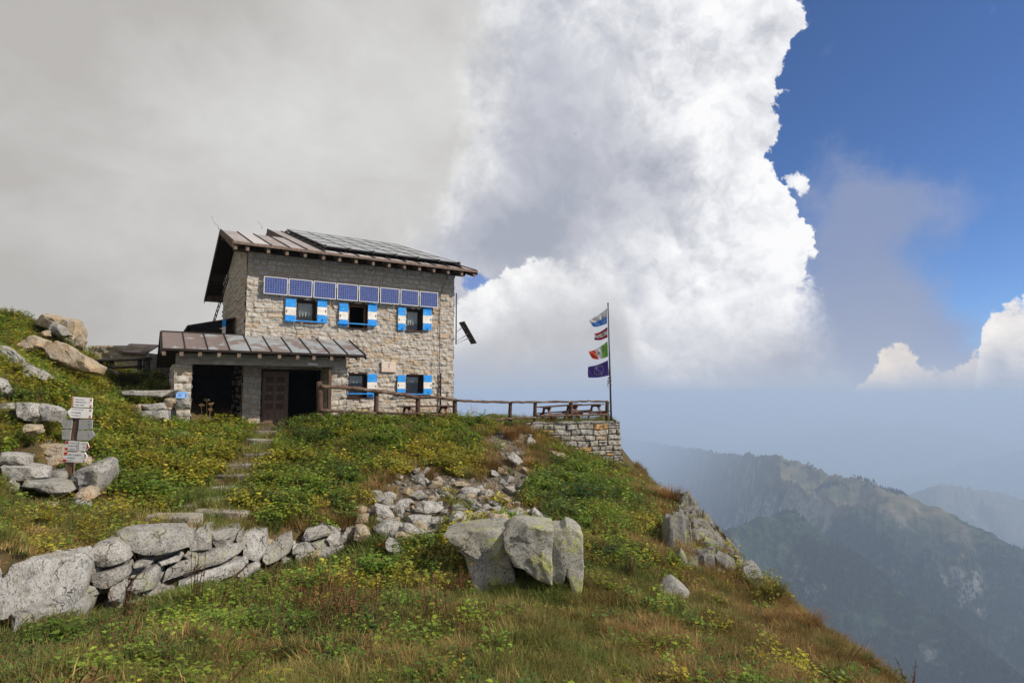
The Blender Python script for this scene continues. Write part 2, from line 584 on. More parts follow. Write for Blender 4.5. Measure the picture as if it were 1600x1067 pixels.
_up += [Vector((-26, 34, 2.2)), Vector((-34, 28, 3.6)), Vector((-30, 20, 4.6)), Vector((-23, 26, 3.0)), Vector((-22, 12, 3.2)), Vector((-14, 4, 1.2)), Vector((-18, 36, 1.4)), Vector((-40, 10, 6))]

f_up = tps_fit(_common + _up + [Vector((-6, -3, 0)), Vector((-12, -4, 1.5))])
f_lo = tps_fit(_common + _low)

WALL_LINE = [(p.x, p.y) for p in [P(-260, 930, 3.9), P(-120, 905, 5.5), P(0, 890, 6.62), P(130, 880, 7.97), P(250, 850, 9.3), P(400, 850, 10.9), P(530, 835, 12.3), P(575, 830, 12.9)]]


def seg_dist(x, y, line):
    """distance to a polyline and side (+ = left of its direction)"""
    best = np.full(np.shape(x), 1e9)
    side = np.zeros(np.shape(x))
    near = np.zeros(np.shape(x) + (2,))
    for (ax, ay), (bx, by) in zip(line[:-1], line[1:]):
        dx, dy = bx - ax, by - ay
        t = np.clip(((x - ax) * dx + (y - ay) * dy) / (dx * dx + dy * dy), 0, 1)
        cx, cy = ax + t * dx, ay + t * dy
        d = np.hypot(x - cx, y - cy)
        s_ = np.sign(dx * (y - ay) - dy * (x - ax))
        k = d < best
        best = np.where(k, d, best)
        side = np.where(k, s_, side)
        near[k] = np.stack([cx, cy], -1)[k]
    return best, side, near


FENCE = [P(495, 655, 20.0), P(588, 655, 21.1), P(653, 652, 21.9), P(710, 652, 22.6), P(797, 654, 23.7), P(836, 657, 24.1), P(892, 660, 24.7), P(949, 664, 25.2)]
FL = [(p.x, p.y) for p in FENCE]
_fr = Vector((FL[-1][0] + .32, FL[-1][1] - .1))
TERRACE = [(FL[5][0] - .4, FL[5][1] - .25), (_fr.x, _fr.y - .2), (_fr.x + .6, _fr.y + 5.5), (FL[5][0] - 2, FL[5][1] + 6)]


def poly_sd(x, y, poly):
    d, _, near = seg_dist(x, y, poly + [poly[0]])
    ins = np.zeros(np.shape(x), bool)
    n = len(poly)
    for i in range(n):
        (ax, ay), (bx, by) = poly[i], poly[(i + 1) % n]
        c = ((ay > y) != (by > y)) & (x < (bx - ax) * (y - ay) / (by - ay + 1e-12) + ax)
        ins ^= c
    return np.where(ins, d, -d), near


_e = [P(970, 737, 24.3), P(1000, 758, 23), P(1040, 780, 21.3), P(1090, 801, 18.2), P(1155, 892, 15), P(1198, 915, 13.5), P(1250, 977, 12), P(1320, 1014, 11), P(1390, 1066, 10), P(1490, 1140, 9)]
RIM = [(p.x, p.y) for p in _e] + [(12, 4), (14, -10), (0, -25), (-25, -20), (-50, 0), (-50, 30), (-34, 40), (HL(-6, 14).x, HL(-6, 14).y), (HL(10, 13).x, HL(10, 13).y), (_fr.x + 1.2, _fr.y + 6), (_fr.x + .4, _fr.y)]


def base_height(x, y):
    d, s_, _ = seg_dist(x, y, WALL_LINE)
    up = sstep(d * s_, -.08, .08)
    endx = WALL_LINE[-1][0]
    far = (x > endx + .1)
    k = np.where(far, sstep(y, WALL_LINE[-1][1] - .8, WALL_LINE[-1][1] + .8), up)
    k = np.where(y > WALL_LINE[-1][1] + 1.5, 1.0, k)
    z = f_lo(x, y) * (1 - k) + f_up(x, y) * k
    t, _ = poly_sd(x, y, TERRACE)
    kt = sstep(t, -.12, .18)
    return z * (1 - kt) + (TER - .08) * kt


def height(x, y, detail=True):
    x = np.asarray(x, float)
    y = np.asarray(y, float)
    sd, near = poly_sd(x, y, RIM)
    out = sd < 0
    xx, yy = np.where(out, near[..., 0], x), np.where(out, near[..., 1], y)
    z = base_height(xx, yy)
    d = np.where(out, -sd, 0)
    if detail:
        amp = sstep(np.hypot(x, y), 1, 6)
        tq, _ = poly_sd(x, y, TERRACE)
        amp = amp * (1 - sstep(tq, -.6, 0))
        z = z + amp * (fbm(x * .9, y * .9, 0, 4, 5) * .13 + fbm(x * 3.1, y * 3.1, 0, 2, 9) * .03)
        z = z + np.where(d > 4, fbm(x * .3, y * .3, 0, 4, 3) * np.clip((d - 4) * .15, 0, 3), 0)
    return z - d * .95 - np.minimum(d, 1.5) * .35


_hx = np.arange(-34, 24, .1)
_hy = np.arange(-4, 42, .1)
_HZ = height(*np.meshgrid(_hx, _hy))


def hz(x, y):                                      # fast bilinear lookup
    u = np.clip((np.asarray(x) - _hx[0]) / .1, 0, len(_hx) - 1.001)
    v = np.clip((np.asarray(y) - _hy[0]) / .1, 0, len(_hy) - 1.001)
    i, j = u.astype(int), v.astype(int)
    a, b = u - i, v - j
    return (_HZ[j, i] * (1 - a) + _HZ[j, i + 1] * a) * (1 - b) + (_HZ[j + 1, i] * (1 - a) + _HZ[j + 1, i + 1] * a) * b


def hit(px, py, y0=3.0, y1=40.0):
    """first point of the ground along a line of sight"""
    d = ray(px, py)
    Y = np.arange(y0, y1, .03)
    x, z = d.x / d.y * Y, d.z / d.y * Y
    g = hz(x, Y)
    k = np.argmax(g > z)
    if g[k] <= z[k]:
        return None
    return Vector((x[k], Y[k], g[k]))


# the rubble spill, the worn path and the steps, as outlines read off the photograph (used for where nothing grows)
RUBBLE = [(560, 800), (585, 765), (620, 748), (655, 735), (700, 742), (738, 752), (764, 742), (772, 705), (752, 690), (762, 680), (800, 668), (842, 686), (820, 722), (834, 752), (815, 785), (862, 812), (845, 826),
          (770, 816), (705, 826), (690, 855), (640, 858), (600, 832)]


def in_poly(x, y, poly):
    c = np.zeros(np.shape(x), bool)
    for i in range(len(poly)):
        (ax, ay), (bx, by) = poly[i], poly[(i + 1) % len(poly)]
        c ^= ((ay > y) != (by > y)) & (x < (bx - ax) * (y - ay) / (by - ay + 1e-9) + ax)
    return c


def bare_kinds(X, Y, Z):
    PX, PY = proj(X, Y, Z)
    ok = (Y > 3) & (Y < 30)
    rub = in_poly(PX, PY, RUBBLE) & ok
    sx = np.interp(PY, [668, 700, 731, 769, 800, 825], [425, 405, 380, 350, 325, 265])
    stp = (np.abs(PX - sx) < np.interp(PY, [668, 800, 812, 828], [22, 40, 75, 110])) & (PY > 666) & (PY < 828) & ok
    pthx = np.interp(PY, [915, 950, 1000, 1067], [1152, 1172, 1212, 1285])
    pth = (np.abs(PX - pthx) < np.interp(PY, [915, 1067], [9, 20])) & (PY > 915) & (PY < 1100) & ok
    return PX, PY, rub, stp, pth


# ------------------------------------------------------------------ materials
MATS = {}


def material(name):
    m = bpy.data.materials.new(name)
    m.use_nodes = True
    g = NT(m.node_tree)
    b = g.node('ShaderNodeBsdfPrincipled')
    o = g.node('ShaderNodeOutputMaterial')
    g.l.new(b.outputs[0], o.inputs[0])
    MATS[name] = m
    return m, g, b


def basic(name, c1, c2=None, scale=6.0, rough=0.8, bump=0.2, bscale=None, metal=0.0, stretch=(1, 1, 1), spec=0.3, c3=None, detail=6):
    """two or three earth-true colours mixed by noise, with a bump"""
    m, g, b = material(name)
    co = g.v('MULTIPLY', g.node('ShaderNodeTexCoord').outputs['Object'], stretch)
    n = g.noise(co, scale, detail, .6)
    col = g.mix(g.sm(n, .36, .64), c1, c2 or tuple(x * .8 for x in c1))
    if c3:
        n3 = g.noise(g.v('ADD', co, (7, 3, 1)), scale * .45, 4, .6)
        col = g.mix(g.sm(n3, .52, .68), col, c3)
    g.put(b.inputs['Base Color'], col)
    b.inputs['Roughness'].default_value = rough
    b.inputs['Metallic'].default_value = metal
    b.inputs['Specular IOR Level'].default_value = spec
    if bump:
        bp = g.node('ShaderNodeBump')
        bp.inputs['Strength'].default_value = bump
        bp.inputs['Distance'].default_value = .02
        g.put(bp.inputs['Height'], g.noise(co, bscale or scale * 3, 6, .65))
        g.l.new(bp.outputs[0], b.inputs['Normal'])
    return m


def granite(name, light, dark, warm, lichen=None, lich_amt=.5, scale=1.0):
    m, g, b = material(name)
    co = g.node('ShaderNodeTexCoord').outputs['Object']
    big = g.noise(co, 2.2 * scale, 5, .6)
    col = g.mix(g.sm(big, .38, .66), light, warm)
    mid = g.noise(g.v('ADD', co, (5, 9, 2)), 6 * scale, 8, .74)
    col = g.mix(g.mul(g.sm(mid, .50, .33), .85), col, dark)
    sp = g.noise(co, 32, 4, .75)
    col = g.mix(g.mul(g.sm(sp, .48, .38), .8), col, tuple(x * .4 for x in dark))
    sp2 = g.noise(g.v('ADD', co, (2, 4, 8)), 45, 3, .6)
    col = g.mix(g.mul(g.sm(sp2, .55, .66), .5), col, tuple(min(.72, x * 1.5) for x in light))
    if lichen:
        ln = g.noise(g.v('ADD', co, (11, 2, 3)), 3.0, 3, .5)
        lf = g.noise(g.v('ADD', co, (1, 12, 3)), 24, 5, .7)
        col = g.mix(g.mul(g.sm(g.add(g.mul(ln, 1.0), g.mul(lf, .9)), 1.0, 1.12), lich_amt), col, lichen)
    vo = g.node('ShaderNodeTexVoronoi', voronoi_dimensions='3D', feature='DISTANCE_TO_EDGE')
    wco = g.v('ADD', g.v('MULTIPLY', g.noise(co, 3.0, 4, .6, col=True), (.55, .55, .55)), co)
    g.put(vo.inputs['Vector'], wco)
    vo.inputs['Scale'].default_value = 2.1 * scale
    crack = g.mul(g.sm(vo.outputs['Distance'], .022, .004), g.sm(g.noise(g.v('ADD', co, (8, 1, 5)), 1.8, 3, .5), .46, .58))
    col = g.mix(g.mul(crack, .85), col, tuple(x * .3 for x in dark))
    g.put(b.inputs['Base Color'], col)
    b.inputs['Roughness'].default_value = .85
    b.inputs['Specular IOR Level'].default_value = .25
    bp = g.node('ShaderNodeBump')
    bp.inputs['Strength'].default_value = .8
    bp.inputs['Distance'].default_value = .05
    g.put(bp.inputs['Height'], g.sub(g.add(g.noise(co, 7, 9, .72), g.mul(g.noise(co, 40, 3, .7), .3)), g.mul(crack, .7)))
    g.l.new(bp.outputs[0], b.inputs['Normal'])
    return m


# near ground: soil, dead grass, moss
def ground_material():
    m, g, b = material('mountain_soil')
    co = g.node('ShaderNodeTexCoord').outputs['Object']
    n = g.noise(co, 1.1, 6, .6)
    n2 = g.noise(g.v('ADD', co, (3, 8, 1)), 5.0, 6, .65)
    col = g.mix(g.sm(n, .38, .62), (.075, .062, .028), (.115, .078, .036))
    col = g.mix(g.mul(g.sm(n2, .48, .62), .8), col, (.05, .058, .02))
    col = g.mix(g.mul(g.sm(g.noise(co, 9, 5, .7), .56, .68), .6), col, (.22, .15, .07))
    bare = g.node('ShaderNodeAttribute', attribute_name='bare').outputs['Fac']
    stone = g.mix(g.sm(g.noise(co, 18, 5, .7), .46, .62), (.075, .060, .042), (.24, .20, .155))
    col = g.mix(g.sm(g.add(bare, g.mul(g.sub(n2, .5), .8)), .35, .65), col, stone)
    g.put(b.inputs['Base Color'], col)
    b.inputs['Roughness'].default_value = 1
    b.inputs['Specular IOR Level'].default_value = .1
    bp = g.node('ShaderNodeBump')
    bp.inputs['Strength'].default_value = .9
    bp.inputs['Distance'].default_value = .06
    g.put(bp.inputs['Height'], g.noise(co, 9, 8, .7))
    g.l.new(bp.outputs[0], b.inputs['Normal'])
    return m


M_SOIL = ground_material()


def build_ground():
    xs = np.r_[np.arange(-150, -40, 3.), np.arange(-40, -15, .5), np.arange(-15, 16, .14), np.arange(16, 32, .6), np.arange(32, 170, 4.)]
    ys = np.r_[np.arange(-120, -10, 4.), np.arange(-10, 3, .6), np.arange(3, 28, .14), np.arange(28, 45, .6), np.arange(45, 190, 4.)]
    X, Y = np.meshgrid(xs, ys)
    Z = height(X, Y)
    nx, ny = len(xs), len(ys)
    V = np.c_[X.ravel(), Y.ravel(), Z.ravel()]
    i = np.arange((ny - 1) * (nx - 1))
    r_, c_ = i // (nx - 1), i % (nx - 1)
    a = r_ * nx + c_
    Fq = np.c_[a, a + 1, a + nx + 1, a + nx]
    me = bpy.data.meshes.new('ground')
    me.vertices.add(len(V)); me.vertices.foreach_set('co', V.ravel())
    me.loops.add(len(Fq) * 4); me.loops.foreach_set('vertex_index', Fq.ravel().astype(np.int32))
    me.polygons.add(len(Fq)); me.polygons.foreach_set('loop_start', (np.arange(len(Fq)) * 4).astype(np.int32))
    me.polygons.foreach_set('use_smooth', np.ones(len(Fq), bool))
    me.materials.append(M_SOIL)
    _, _, rub, stp, pth = bare_kinds(V[:, 0], V[:, 1], V[:, 2])
    at = me.attributes.new('bare', 'FLOAT', 'POINT')
    at.data.foreach_set('value', (rub * 1.0 + stp * .55 + pth * .9).clip(0, 1))
    me.update(calc_edges=True)
    o = bpy.data.objects.new('ground', me)
    COL.objects.link(o)
    tag(o, 'steep grassy mountainside falling away to the right', 'ground', kind='structure')


build_ground()

# ------------------------------------------------------------------ hut materials
M_DARK = basic('dark_timber', (.030, .018, .012), (.018, .011, .008), 8, .8, .3, stretch=(1, 1, 6))
M_TIMBER = basic('weathered_timber', (.115, .070, .045), (.060, .036, .024), 9, .85, .35, stretch=(1, 1, .25))
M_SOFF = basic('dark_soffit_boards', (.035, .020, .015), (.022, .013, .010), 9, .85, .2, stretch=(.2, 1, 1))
M_RAFT = basic('rafter_timber', (.22, .15, .11), (.12, .08, .06), 12, .8, .2)
M_FRAME = basic('window_timber', (.055, .022, .012), (.032, .014, .009), 9, .6, .15)
M_OCHRE = basic('varnished_timber', (.26, .12, .035), (.17, .07, .022), 9, .5, .1)
M_DOOR = basic('door_timber', (.19, .12, .085), (.13, .08, .055), 10, .65, .2, stretch=(1, 1, .2))
M_DPAN = basic('recess_shade_panel', (.085, .05, .036), (.06, .036, .026), 10, .6, .2)  # recess shade is put into this darker colour; the panels stand slightly proud
M_BLUE = basic('blue_paint', (.018, .285, .74), (.015, .22, .60), 10, .6, .2, c3=(.10, .37, .70))
M_WHITE = basic('white_paint', (.78, .74, .67), (.66, .61, .54), 7, .65, .2, c3=(.58, .53, .46))
M_BLACK = basic('black_iron', (.015, .014, .014), (.03, .025, .02), 20, .6, .1)
M_CONC = basic('old_concrete', (.36, .31, .245), (.24, .205, .16), 3.5, .9, .5, 22, stretch=(1, 1, 3.5), c3=(.42, .37, .30))
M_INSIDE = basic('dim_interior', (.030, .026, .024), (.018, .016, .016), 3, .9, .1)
M_STEEL = basic('galvanised_steel', (.42, .43, .44), (.30, .31, .33), 14, .45, .1, metal=.6)
M_PLAQUE = basic('pale_marble', (.62, .50, .40), (.55, .45, .36), 6, .45, .05)


def metal_roof(name, c1, c2, worn, amt):
    m, g, b = material(name)
    co = g.node('ShaderNodeTexCoord').outputs['Object']
    at = g.node('ShaderNodeAttribute', attribute_name='tone').outputs['Fac']
    n = g.noise(co, 1.6, 6, .62)
    col = g.mix(at, c1, c2)
    col = g.mix(g.mul(g.sm(g.noise(g.v('MULTIPLY', co, (6, 1, 1)), 4, 4, .6), .5, .7), .5), col, tuple(x * .7 for x in c1))
    col = g.mix(g.mul(g.sm(g.add(n, g.mul(g.sub(at, .5), .10)), .50, .56), amt), col, worn)
    g.put(b.inputs['Base Color'], col)
    g.put(b.inputs['Roughness'], g.sm(n, .3, .7, .42, .62))
    b.inputs['Metallic'].default_value = .15
    bp = g.node('ShaderNodeBump')
    bp.inputs['Strength'].default_value = .25
    bp.inputs['Distance'].default_value = .02
    g.put(bp.inputs['Height'], g.noise(g.v('MULTIPLY', co, (1, .5, 1)), 5, 3, .5))
    g.l.new(bp.outputs[0], b.inputs['Normal'])
    return m


M_ROOF = metal_roof('brown_sheet_metal', (.25, .195, .175), (.45, .41, .395), (.50, .485, .48), .4)
M_PROOF = metal_roof('weathered_sheet_metal', (.17, .125, .11), (.21, .165, .15), (.30, .325, .335), .92)


def stone_wall_material(name, faces, warm, mortar, mort_w=1.0):
    """albedo from the real relief: attribute 'blk' = (random per block, distance into the block, second random)"""
    m, g, b = material(name)
    co = g.node('ShaderNodeTexCoord').outputs['Object']
    sp = g.node('ShaderNodeSeparateXYZ')
    g.put(sp.inputs[0], g.node('ShaderNodeAttribute', attribute_name='blk').outputs['Vector'])
    r1, prof, r2 = sp.outputs
    n = g.noise(co, 9, 6, .65)
    col = g.mix(r1, faces[0], faces[1])
    col = g.mix(g.sm(r2, .86, .90), col, warm)
    col = g.mix(g.mul(g.sm(n, .44, .62), .65), col, mortar)
    col = g.mix(g.mul(g.sm(g.noise(co, 34, 4, .7), .46, .34), .55), col, tuple(x * .4 for x in faces[0]))
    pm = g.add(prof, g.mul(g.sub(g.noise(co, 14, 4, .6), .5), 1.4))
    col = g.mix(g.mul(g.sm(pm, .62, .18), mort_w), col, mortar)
    g.put(b.inputs['Base Color'], col)
    b.inputs['Roughness'].default_value = .92
    b.inputs['Specular IOR Level'].default_value = .15
    bp = g.node('ShaderNodeBump')
    bp.inputs['Strength'].default_value = .6
    bp.inputs['Distance'].default_value = .02
    g.put(bp.inputs['Height'], g.add(g.noise(co, 26, 6, .7), g.noise(co, 9, 3, .6)))
    g.l.new(bp.outputs[0], b.inputs['Normal'])
    return m


M_HUTWALL = stone_wall_material('hut_granite_wall', ((.50, .465, .41), (.38, .36, .325)), (.43, .335, .24), (.315, .24, .165))
M_DRYWALL = stone_wall_material('dry_stone', ((.40, .35, .28), (.33, .315, .285)), (.48, .28, .12), (.035, .027, .02), 1.0)


def block_relief(w, h, step, seed, ch, bw, relief, joint, holes=(), smooth_above=None, warp=.03, rough=.012, dz=0.0):
    """grid of a block wall in (u, w): positions, outward displacement, block attribute, kept faces"""
    rnd = random.Random(seed)
    us = np.arange(0, w + step * .5, step)
    vs = np.arange(0, h + step * .5, step)
    us[-1] = w; vs[-1] = h
    U, V = np.meshgrid(us, vs)
    wu = U + fbm(U * 2.2, V * 2.2, 0, 3, seed) * warp * 1.6
    wv = V + fbm(U * 1.6, V * 1.6, 5, 3, seed + 1) * warp
    zs = [-.3]
    while zs[-1] < h + .3: zs.append(zs[-1] + rnd.uniform(*ch))
    ci = np.searchsorted(zs, wv) - 1
    disp = np.zeros_like(U); prof = np.zeros_like(U); r1 = np.zeros_like(U); r2 = np.zeros_like(U)
    for c in range(len(zs) - 1):
        k = ci == c
        if not k.any(): continue
        xs = [-.5 - rnd.uniform(0, .4)]
        hh = zs[c + 1] - zs[c]
        while xs[-1] < w + .6: xs.append(xs[-1] + rnd.uniform(*bw) * (.75 + hh / sum(ch)))
        xs = np.array(xs)
        bi = np.searchsorted(xs, wu[k]) - 1
        nb = len(xs)
        split = np.array([rnd.random() < .18 for _ in range(nb)])
        l, r_ = xs[bi], xs[bi + 1]
        lo = np.full(l.shape, zs[c]); hi = np.full(l.shape, zs[c + 1])
        mid = lo + hh * .5
        sp_ = split[bi]
        upper = wv[k] > mid
        lo = np.where(sp_ & upper, mid, lo); hi = np.where(sp_ & ~upper, mid, hi)
        d = np.minimum(np.minimum(wu[k] - l, r_ - wu[k]), np.minimum(wv[k] - lo, hi - wv[k]))
        p = sstep(d, 0, joint)
        rr = np.array([[rnd.random() for _ in range(5)] for _ in range(nb)])
        rb = rr[bi]
        rb = np.where((sp_ & upper)[:, None], (rb * 7.31) % 1, rb)
        tilt = (rb[:, 2] - .5) * (wu[k] - (l + r_) / 2) * .22 + (rb[:, 3] - .5) * (wv[k] - (lo + hi) / 2) * .35
        disp[k] = p * (relief * (.35 + .65 * rb[:, 4]) + tilt)
        prof[k] = p; r1[k] = rb[:, 0]; r2[k] = rb[:, 1]
    disp += fbm(U * 7, V * 7, 0, 4, seed + 5) * rough * (.4 + prof)
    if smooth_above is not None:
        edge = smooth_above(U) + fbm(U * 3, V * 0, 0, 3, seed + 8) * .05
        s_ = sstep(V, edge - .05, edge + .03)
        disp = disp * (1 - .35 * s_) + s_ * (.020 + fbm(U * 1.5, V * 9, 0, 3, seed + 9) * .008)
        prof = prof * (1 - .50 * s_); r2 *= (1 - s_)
    nx, ny = len(us), len(vs)
    i = np.arange((ny - 1) * (nx - 1))
    a = (i // (nx - 1)) * nx + i % (nx - 1)
    Fq = np.c_[a, a + 1, a + nx + 1, a + nx]
    cu = (us[i % (nx - 1)] + us[i % (nx - 1) + 1]) / 2
    cv = (vs[i // (nx - 1)] + vs[i // (nx - 1) + 1]) / 2
    keep = np.ones(len(Fq), bool)
    for (a0, a1, b0, b1) in holes:
        keep &= ~((cu > a0) & (cu < a1) & (cv > b0) & (cv < b1))
    return U.ravel(), V.ravel(), disp.ravel(), np.c_[r1.ravel(), prof.ravel(), r2.ravel()], Fq[keep]


def relief_obj(name, O, du, dv, dn, data, mat, parent):
    U, V, D_, A_, Fq = data
    O, du, dv, dn = (np.array(t, float) for t in (O, du, dv, dn))
    co = O + np.outer(U, du) + np.outer(V, dv) + np.outer(D_, dn)
    me = bpy.data.meshes.new(name)
    me.vertices.add(len(co)); me.vertices.foreach_set('co', co.ravel())
    me.loops.add(len(Fq) * 4); me.loops.foreach_set('vertex_index', Fq.ravel().astype(np.int32))
    me.polygons.add(len(Fq)); me.polygons.foreach_set('loop_start', (np.arange(len(Fq)) * 4).astype(np.int32))
    me.polygons.foreach_set('use_smooth', np.ones(len(Fq), bool))
    at = me.attributes.new('blk', 'FLOAT_VECTOR', 'POINT')
    at.data.foreach_set('vector', A_.ravel())
    me.materials.append(mat)
    me.update(calc_edges=True)
    o = bpy.data.objects.new(name, me)
    if parent: o.parent = parent
    COL.objects.link(o)
    return o


# ------------------------------------------------------------------ the hut (local axes: x along the front, y to the back, z up from the terrace)
def build_hut():
    hut = empty('mountain_hut', HO, ALPHA)
    tag(hut, 'two storey granite mountain hut with brown metal roof and blue and white shutters', 'mountain hut')
    W0 = 8.56                                    # length of the front
    DEP = 7.6
    BASE = -.35
    EAVE = 5.42 - TER                            # height of the front eave over the terrace
    SL = .325                                    # roof slope

    # window openings read off the front plane
    def rect(x0, x1, y0, y1):
        a = Wall(x0, (y0 + y1) / 2); b = Wall(x1, (y0 + y1) / 2)
        m_ = (x0 + x1) / 2
        return a[0], b[0], Wall(m_, y1)[1], Wall(m_, y0)[1]
    WIN = [dict(r=rect(463, 494, 469, 503), L=(446, 462.5), R=(496, 511), sy=(466.5, 503), bar=(445, 513, 502), cur=True, tilt=0),
           dict(r=rect(545, 574, 475, 513), L=(530, 544), R=(575, 589), sy=(474, 510), bar=(527, 591, 506), open=True),
           dict(r=rect(635, 660, 483, 517), L=(622, 634), R=(661, 674.5), sy=(480, 516), bar=None, cur=True),
           dict(r=rect(544, 573, 583, 621), L=(528, 542), R=(574, 589), sy=(584, 620), bar=(538, 584, 615), lace=True),
           dict(r=rect(634, 661, 585, 616), L=(621, 633.5), R=(662, 675), sy=(586, 616), bar=(617, 675, 615.5), lace=True)]
    door_l = rect(407, 451, 577, 668)
    door_o = rect(451, 500, 577, 668)
    d_hole = (door_l[0], door_o[1], -1, door_l[3])
    holes = [(w['r'][0], w['r'][1], w['r'][2] - BASE, w['r'][3] - BASE) for w in WIN]
    holes.append((d_hole[0], d_hole[1], -9, d_hole[3] - BASE))
    topz = 5.30 - TER
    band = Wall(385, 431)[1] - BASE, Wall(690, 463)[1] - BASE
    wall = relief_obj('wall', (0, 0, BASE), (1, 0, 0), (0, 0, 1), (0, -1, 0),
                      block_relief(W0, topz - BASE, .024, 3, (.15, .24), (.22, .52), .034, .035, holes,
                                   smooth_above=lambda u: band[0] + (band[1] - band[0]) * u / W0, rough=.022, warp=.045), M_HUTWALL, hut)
    # other walls
    zb = topz + .2
    relief_obj('wall', (0, DEP, BASE), (0, -1, 0), (0, 0, 1), (-1, 0, 0), block_relief(DEP, zb - BASE, .05, 11, (.16, .3), (.3, .7), .05, .06, rough=.02), M_HUTWALL, hut)
    relief_obj('wall', (W0, 0, BASE), (0, 1, 0), (0, 0, 1), (1, 0, 0), block_relief(DEP, zb - BASE, .06, 12, (.16, .3), (.3, .7), .05, .06), M_HUTWALL, hut)
    relief_obj('wall', (W0, DEP, BASE), (-1, 0, 0), (0, 0, 1), (0, 1, 0), block_relief(W0, zb - BASE, .12, 13, (.16, .3), (.3, .7), .04, .06), M_HUTWALL, hut)
    # gable fillings under the roof
    g_ = MB()
    g_.prism([(0.02, 0.02, zb), (0.02, 3.8, topz + 3.8 * SL - .1), (.02, DEP, topz - .1 + 3.8 * SL - (DEP - 3.8) * SL), (.02, DEP, topz - .3), (0.02, 0.02, topz - .3)], (.25, 0, 0))
    g_.prism([(W0 - .02, 0.02, topz - .3), (W0 - .02, 0.02, topz), (W0 - .02, DEP, topz + DEP * SL - .1), (W0 - .02, DEP, topz - .3)], (-.25, 0, 0))
    g_.prism([(2.1, 3.6, topz), (2.1, 3.6, topz + 3.6 * SL), (2.1, DEP, topz + DEP * SL - .1), (2.1, DEP, topz)], (.2, 0, 0))
    g_.box(2.1, W0 - .3, DEP - .25, DEP - .02, topz - .3, topz + DEP * SL - .15)
    g_.build('gable_wall', M_CONC, hut)
    # rooms behind the openings
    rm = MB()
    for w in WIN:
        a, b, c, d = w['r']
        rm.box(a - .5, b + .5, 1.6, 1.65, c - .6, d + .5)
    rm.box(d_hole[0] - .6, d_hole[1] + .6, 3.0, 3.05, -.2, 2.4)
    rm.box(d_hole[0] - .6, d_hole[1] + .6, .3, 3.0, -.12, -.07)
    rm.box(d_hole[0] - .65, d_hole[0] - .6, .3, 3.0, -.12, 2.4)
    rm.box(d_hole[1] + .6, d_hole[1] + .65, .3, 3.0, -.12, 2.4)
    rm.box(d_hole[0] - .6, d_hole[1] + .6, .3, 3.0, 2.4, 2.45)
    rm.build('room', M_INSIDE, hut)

    # ---- main roof
    def zr(y): return EAVE + (y + .9) * SL       # front plane
    XL, XR, XS = -.609, 9.24, 1.97
    RT, RB = 3.8, 8.3                            # ridge of the left part, of the right part
    BE = 10.3
    th = .09
    roof = MB()

    def sheets(x0, x1, ya, za, yb, zb_, n, lift=0.0):
        for i in range(n):
            a = x0 + (x1 - x0) * i / n; b = x0 + (x1 - x0) * (i + 1) / n
            q = [(a, ya, za), (b, ya, za), (b, yb, zb_), (a, yb, zb_)]
            roof.hexa([(x, y, z - th) for x, y, z in q], q)
    sheets(XL, XS, -.9, EAVE, RT, zr(RT), 4)
    sheets(XS, XR, -.9, EAVE, RB, zr(RB), 11)
    sheets(XL, XS, RT, zr(RT), BE, zr(RT) - (BE - RT) * SL, 4)
    sheets(XS, XR, RB, zr(RB), BE, zr(RB) - (BE - RB) * SL, 11)
    ro = roof.build('roof', M_ROOF, hut)
    rnd = random.Random(4)
    tone = ro.data.attributes.new('tone', 'FLOAT', 'FACE')
    tv = []
    for i in range(len(ro.data.polygons) // 6):
        t = rnd.uniform(.0, .75) if i != 1 else 1.0
        if 5 <= i <= 7: t = 1.0
        tv += [t] * 6
    tone.data.foreach_set('value', tv)
    sm_ = MB()

    def seam(x, ya, za, yb, zb_):
        sm_.hexa([(x - .014, ya, za), (x + .014, ya, za), (x + .014, yb, zb_), (x - .014, yb, zb_)],
                 [(x - .012, ya, za + .04), (x + .012, ya, za + .04), (x + .012, yb, zb_ + .04), (x - .012, yb, zb_ + .04)])
    for i in range(5): seam(XL + (XS - XL) * i / 4, -.9, EAVE, RT, zr(RT))
    for i in range(12): seam(XS + (XR - XS) * i / 11, -.9, EAVE, RB, zr(RB))
    sm_.build('roof_seam', M_DARK, ro)
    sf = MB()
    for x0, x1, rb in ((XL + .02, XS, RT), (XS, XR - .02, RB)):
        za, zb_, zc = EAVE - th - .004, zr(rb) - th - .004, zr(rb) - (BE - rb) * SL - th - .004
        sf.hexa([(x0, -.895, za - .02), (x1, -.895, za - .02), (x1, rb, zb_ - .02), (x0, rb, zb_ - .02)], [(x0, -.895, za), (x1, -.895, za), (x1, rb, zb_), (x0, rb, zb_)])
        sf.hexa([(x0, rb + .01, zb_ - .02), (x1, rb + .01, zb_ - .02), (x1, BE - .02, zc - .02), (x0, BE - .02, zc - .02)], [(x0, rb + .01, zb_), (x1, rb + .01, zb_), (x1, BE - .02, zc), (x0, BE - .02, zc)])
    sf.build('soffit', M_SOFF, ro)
    # barge boards, eave board, underside, rafters, wall plates
    bb = MB()
    for x in (XL - .035, XR + .005):
        rb, re = (RT, zr(RT)) if x < 0 else (RB, zr(RB))
        bb.hexa([(x, -.92, EAVE - .20), (x + .03, -.92, EAVE - .20), (x + .03, rb, re - .20), (x, rb, re - .20)],
                [(x, -.92, EAVE + .02), (x + .03, -.92, EAVE + .02), (x + .03, rb, re + .02), (x, rb, re + .02)])
        e2 = re - (BE - rb) * SL
        bb.hexa([(x, rb, re - .20), (x + .03, rb, re - .20), (x + .03, BE, e2 - .20), (x, BE, e2 - .20)],
                [(x, rb, re + .02), (x + .03, rb, re + .02), (x + .03, BE, e2 + .02), (x, BE, e2 + .02)])
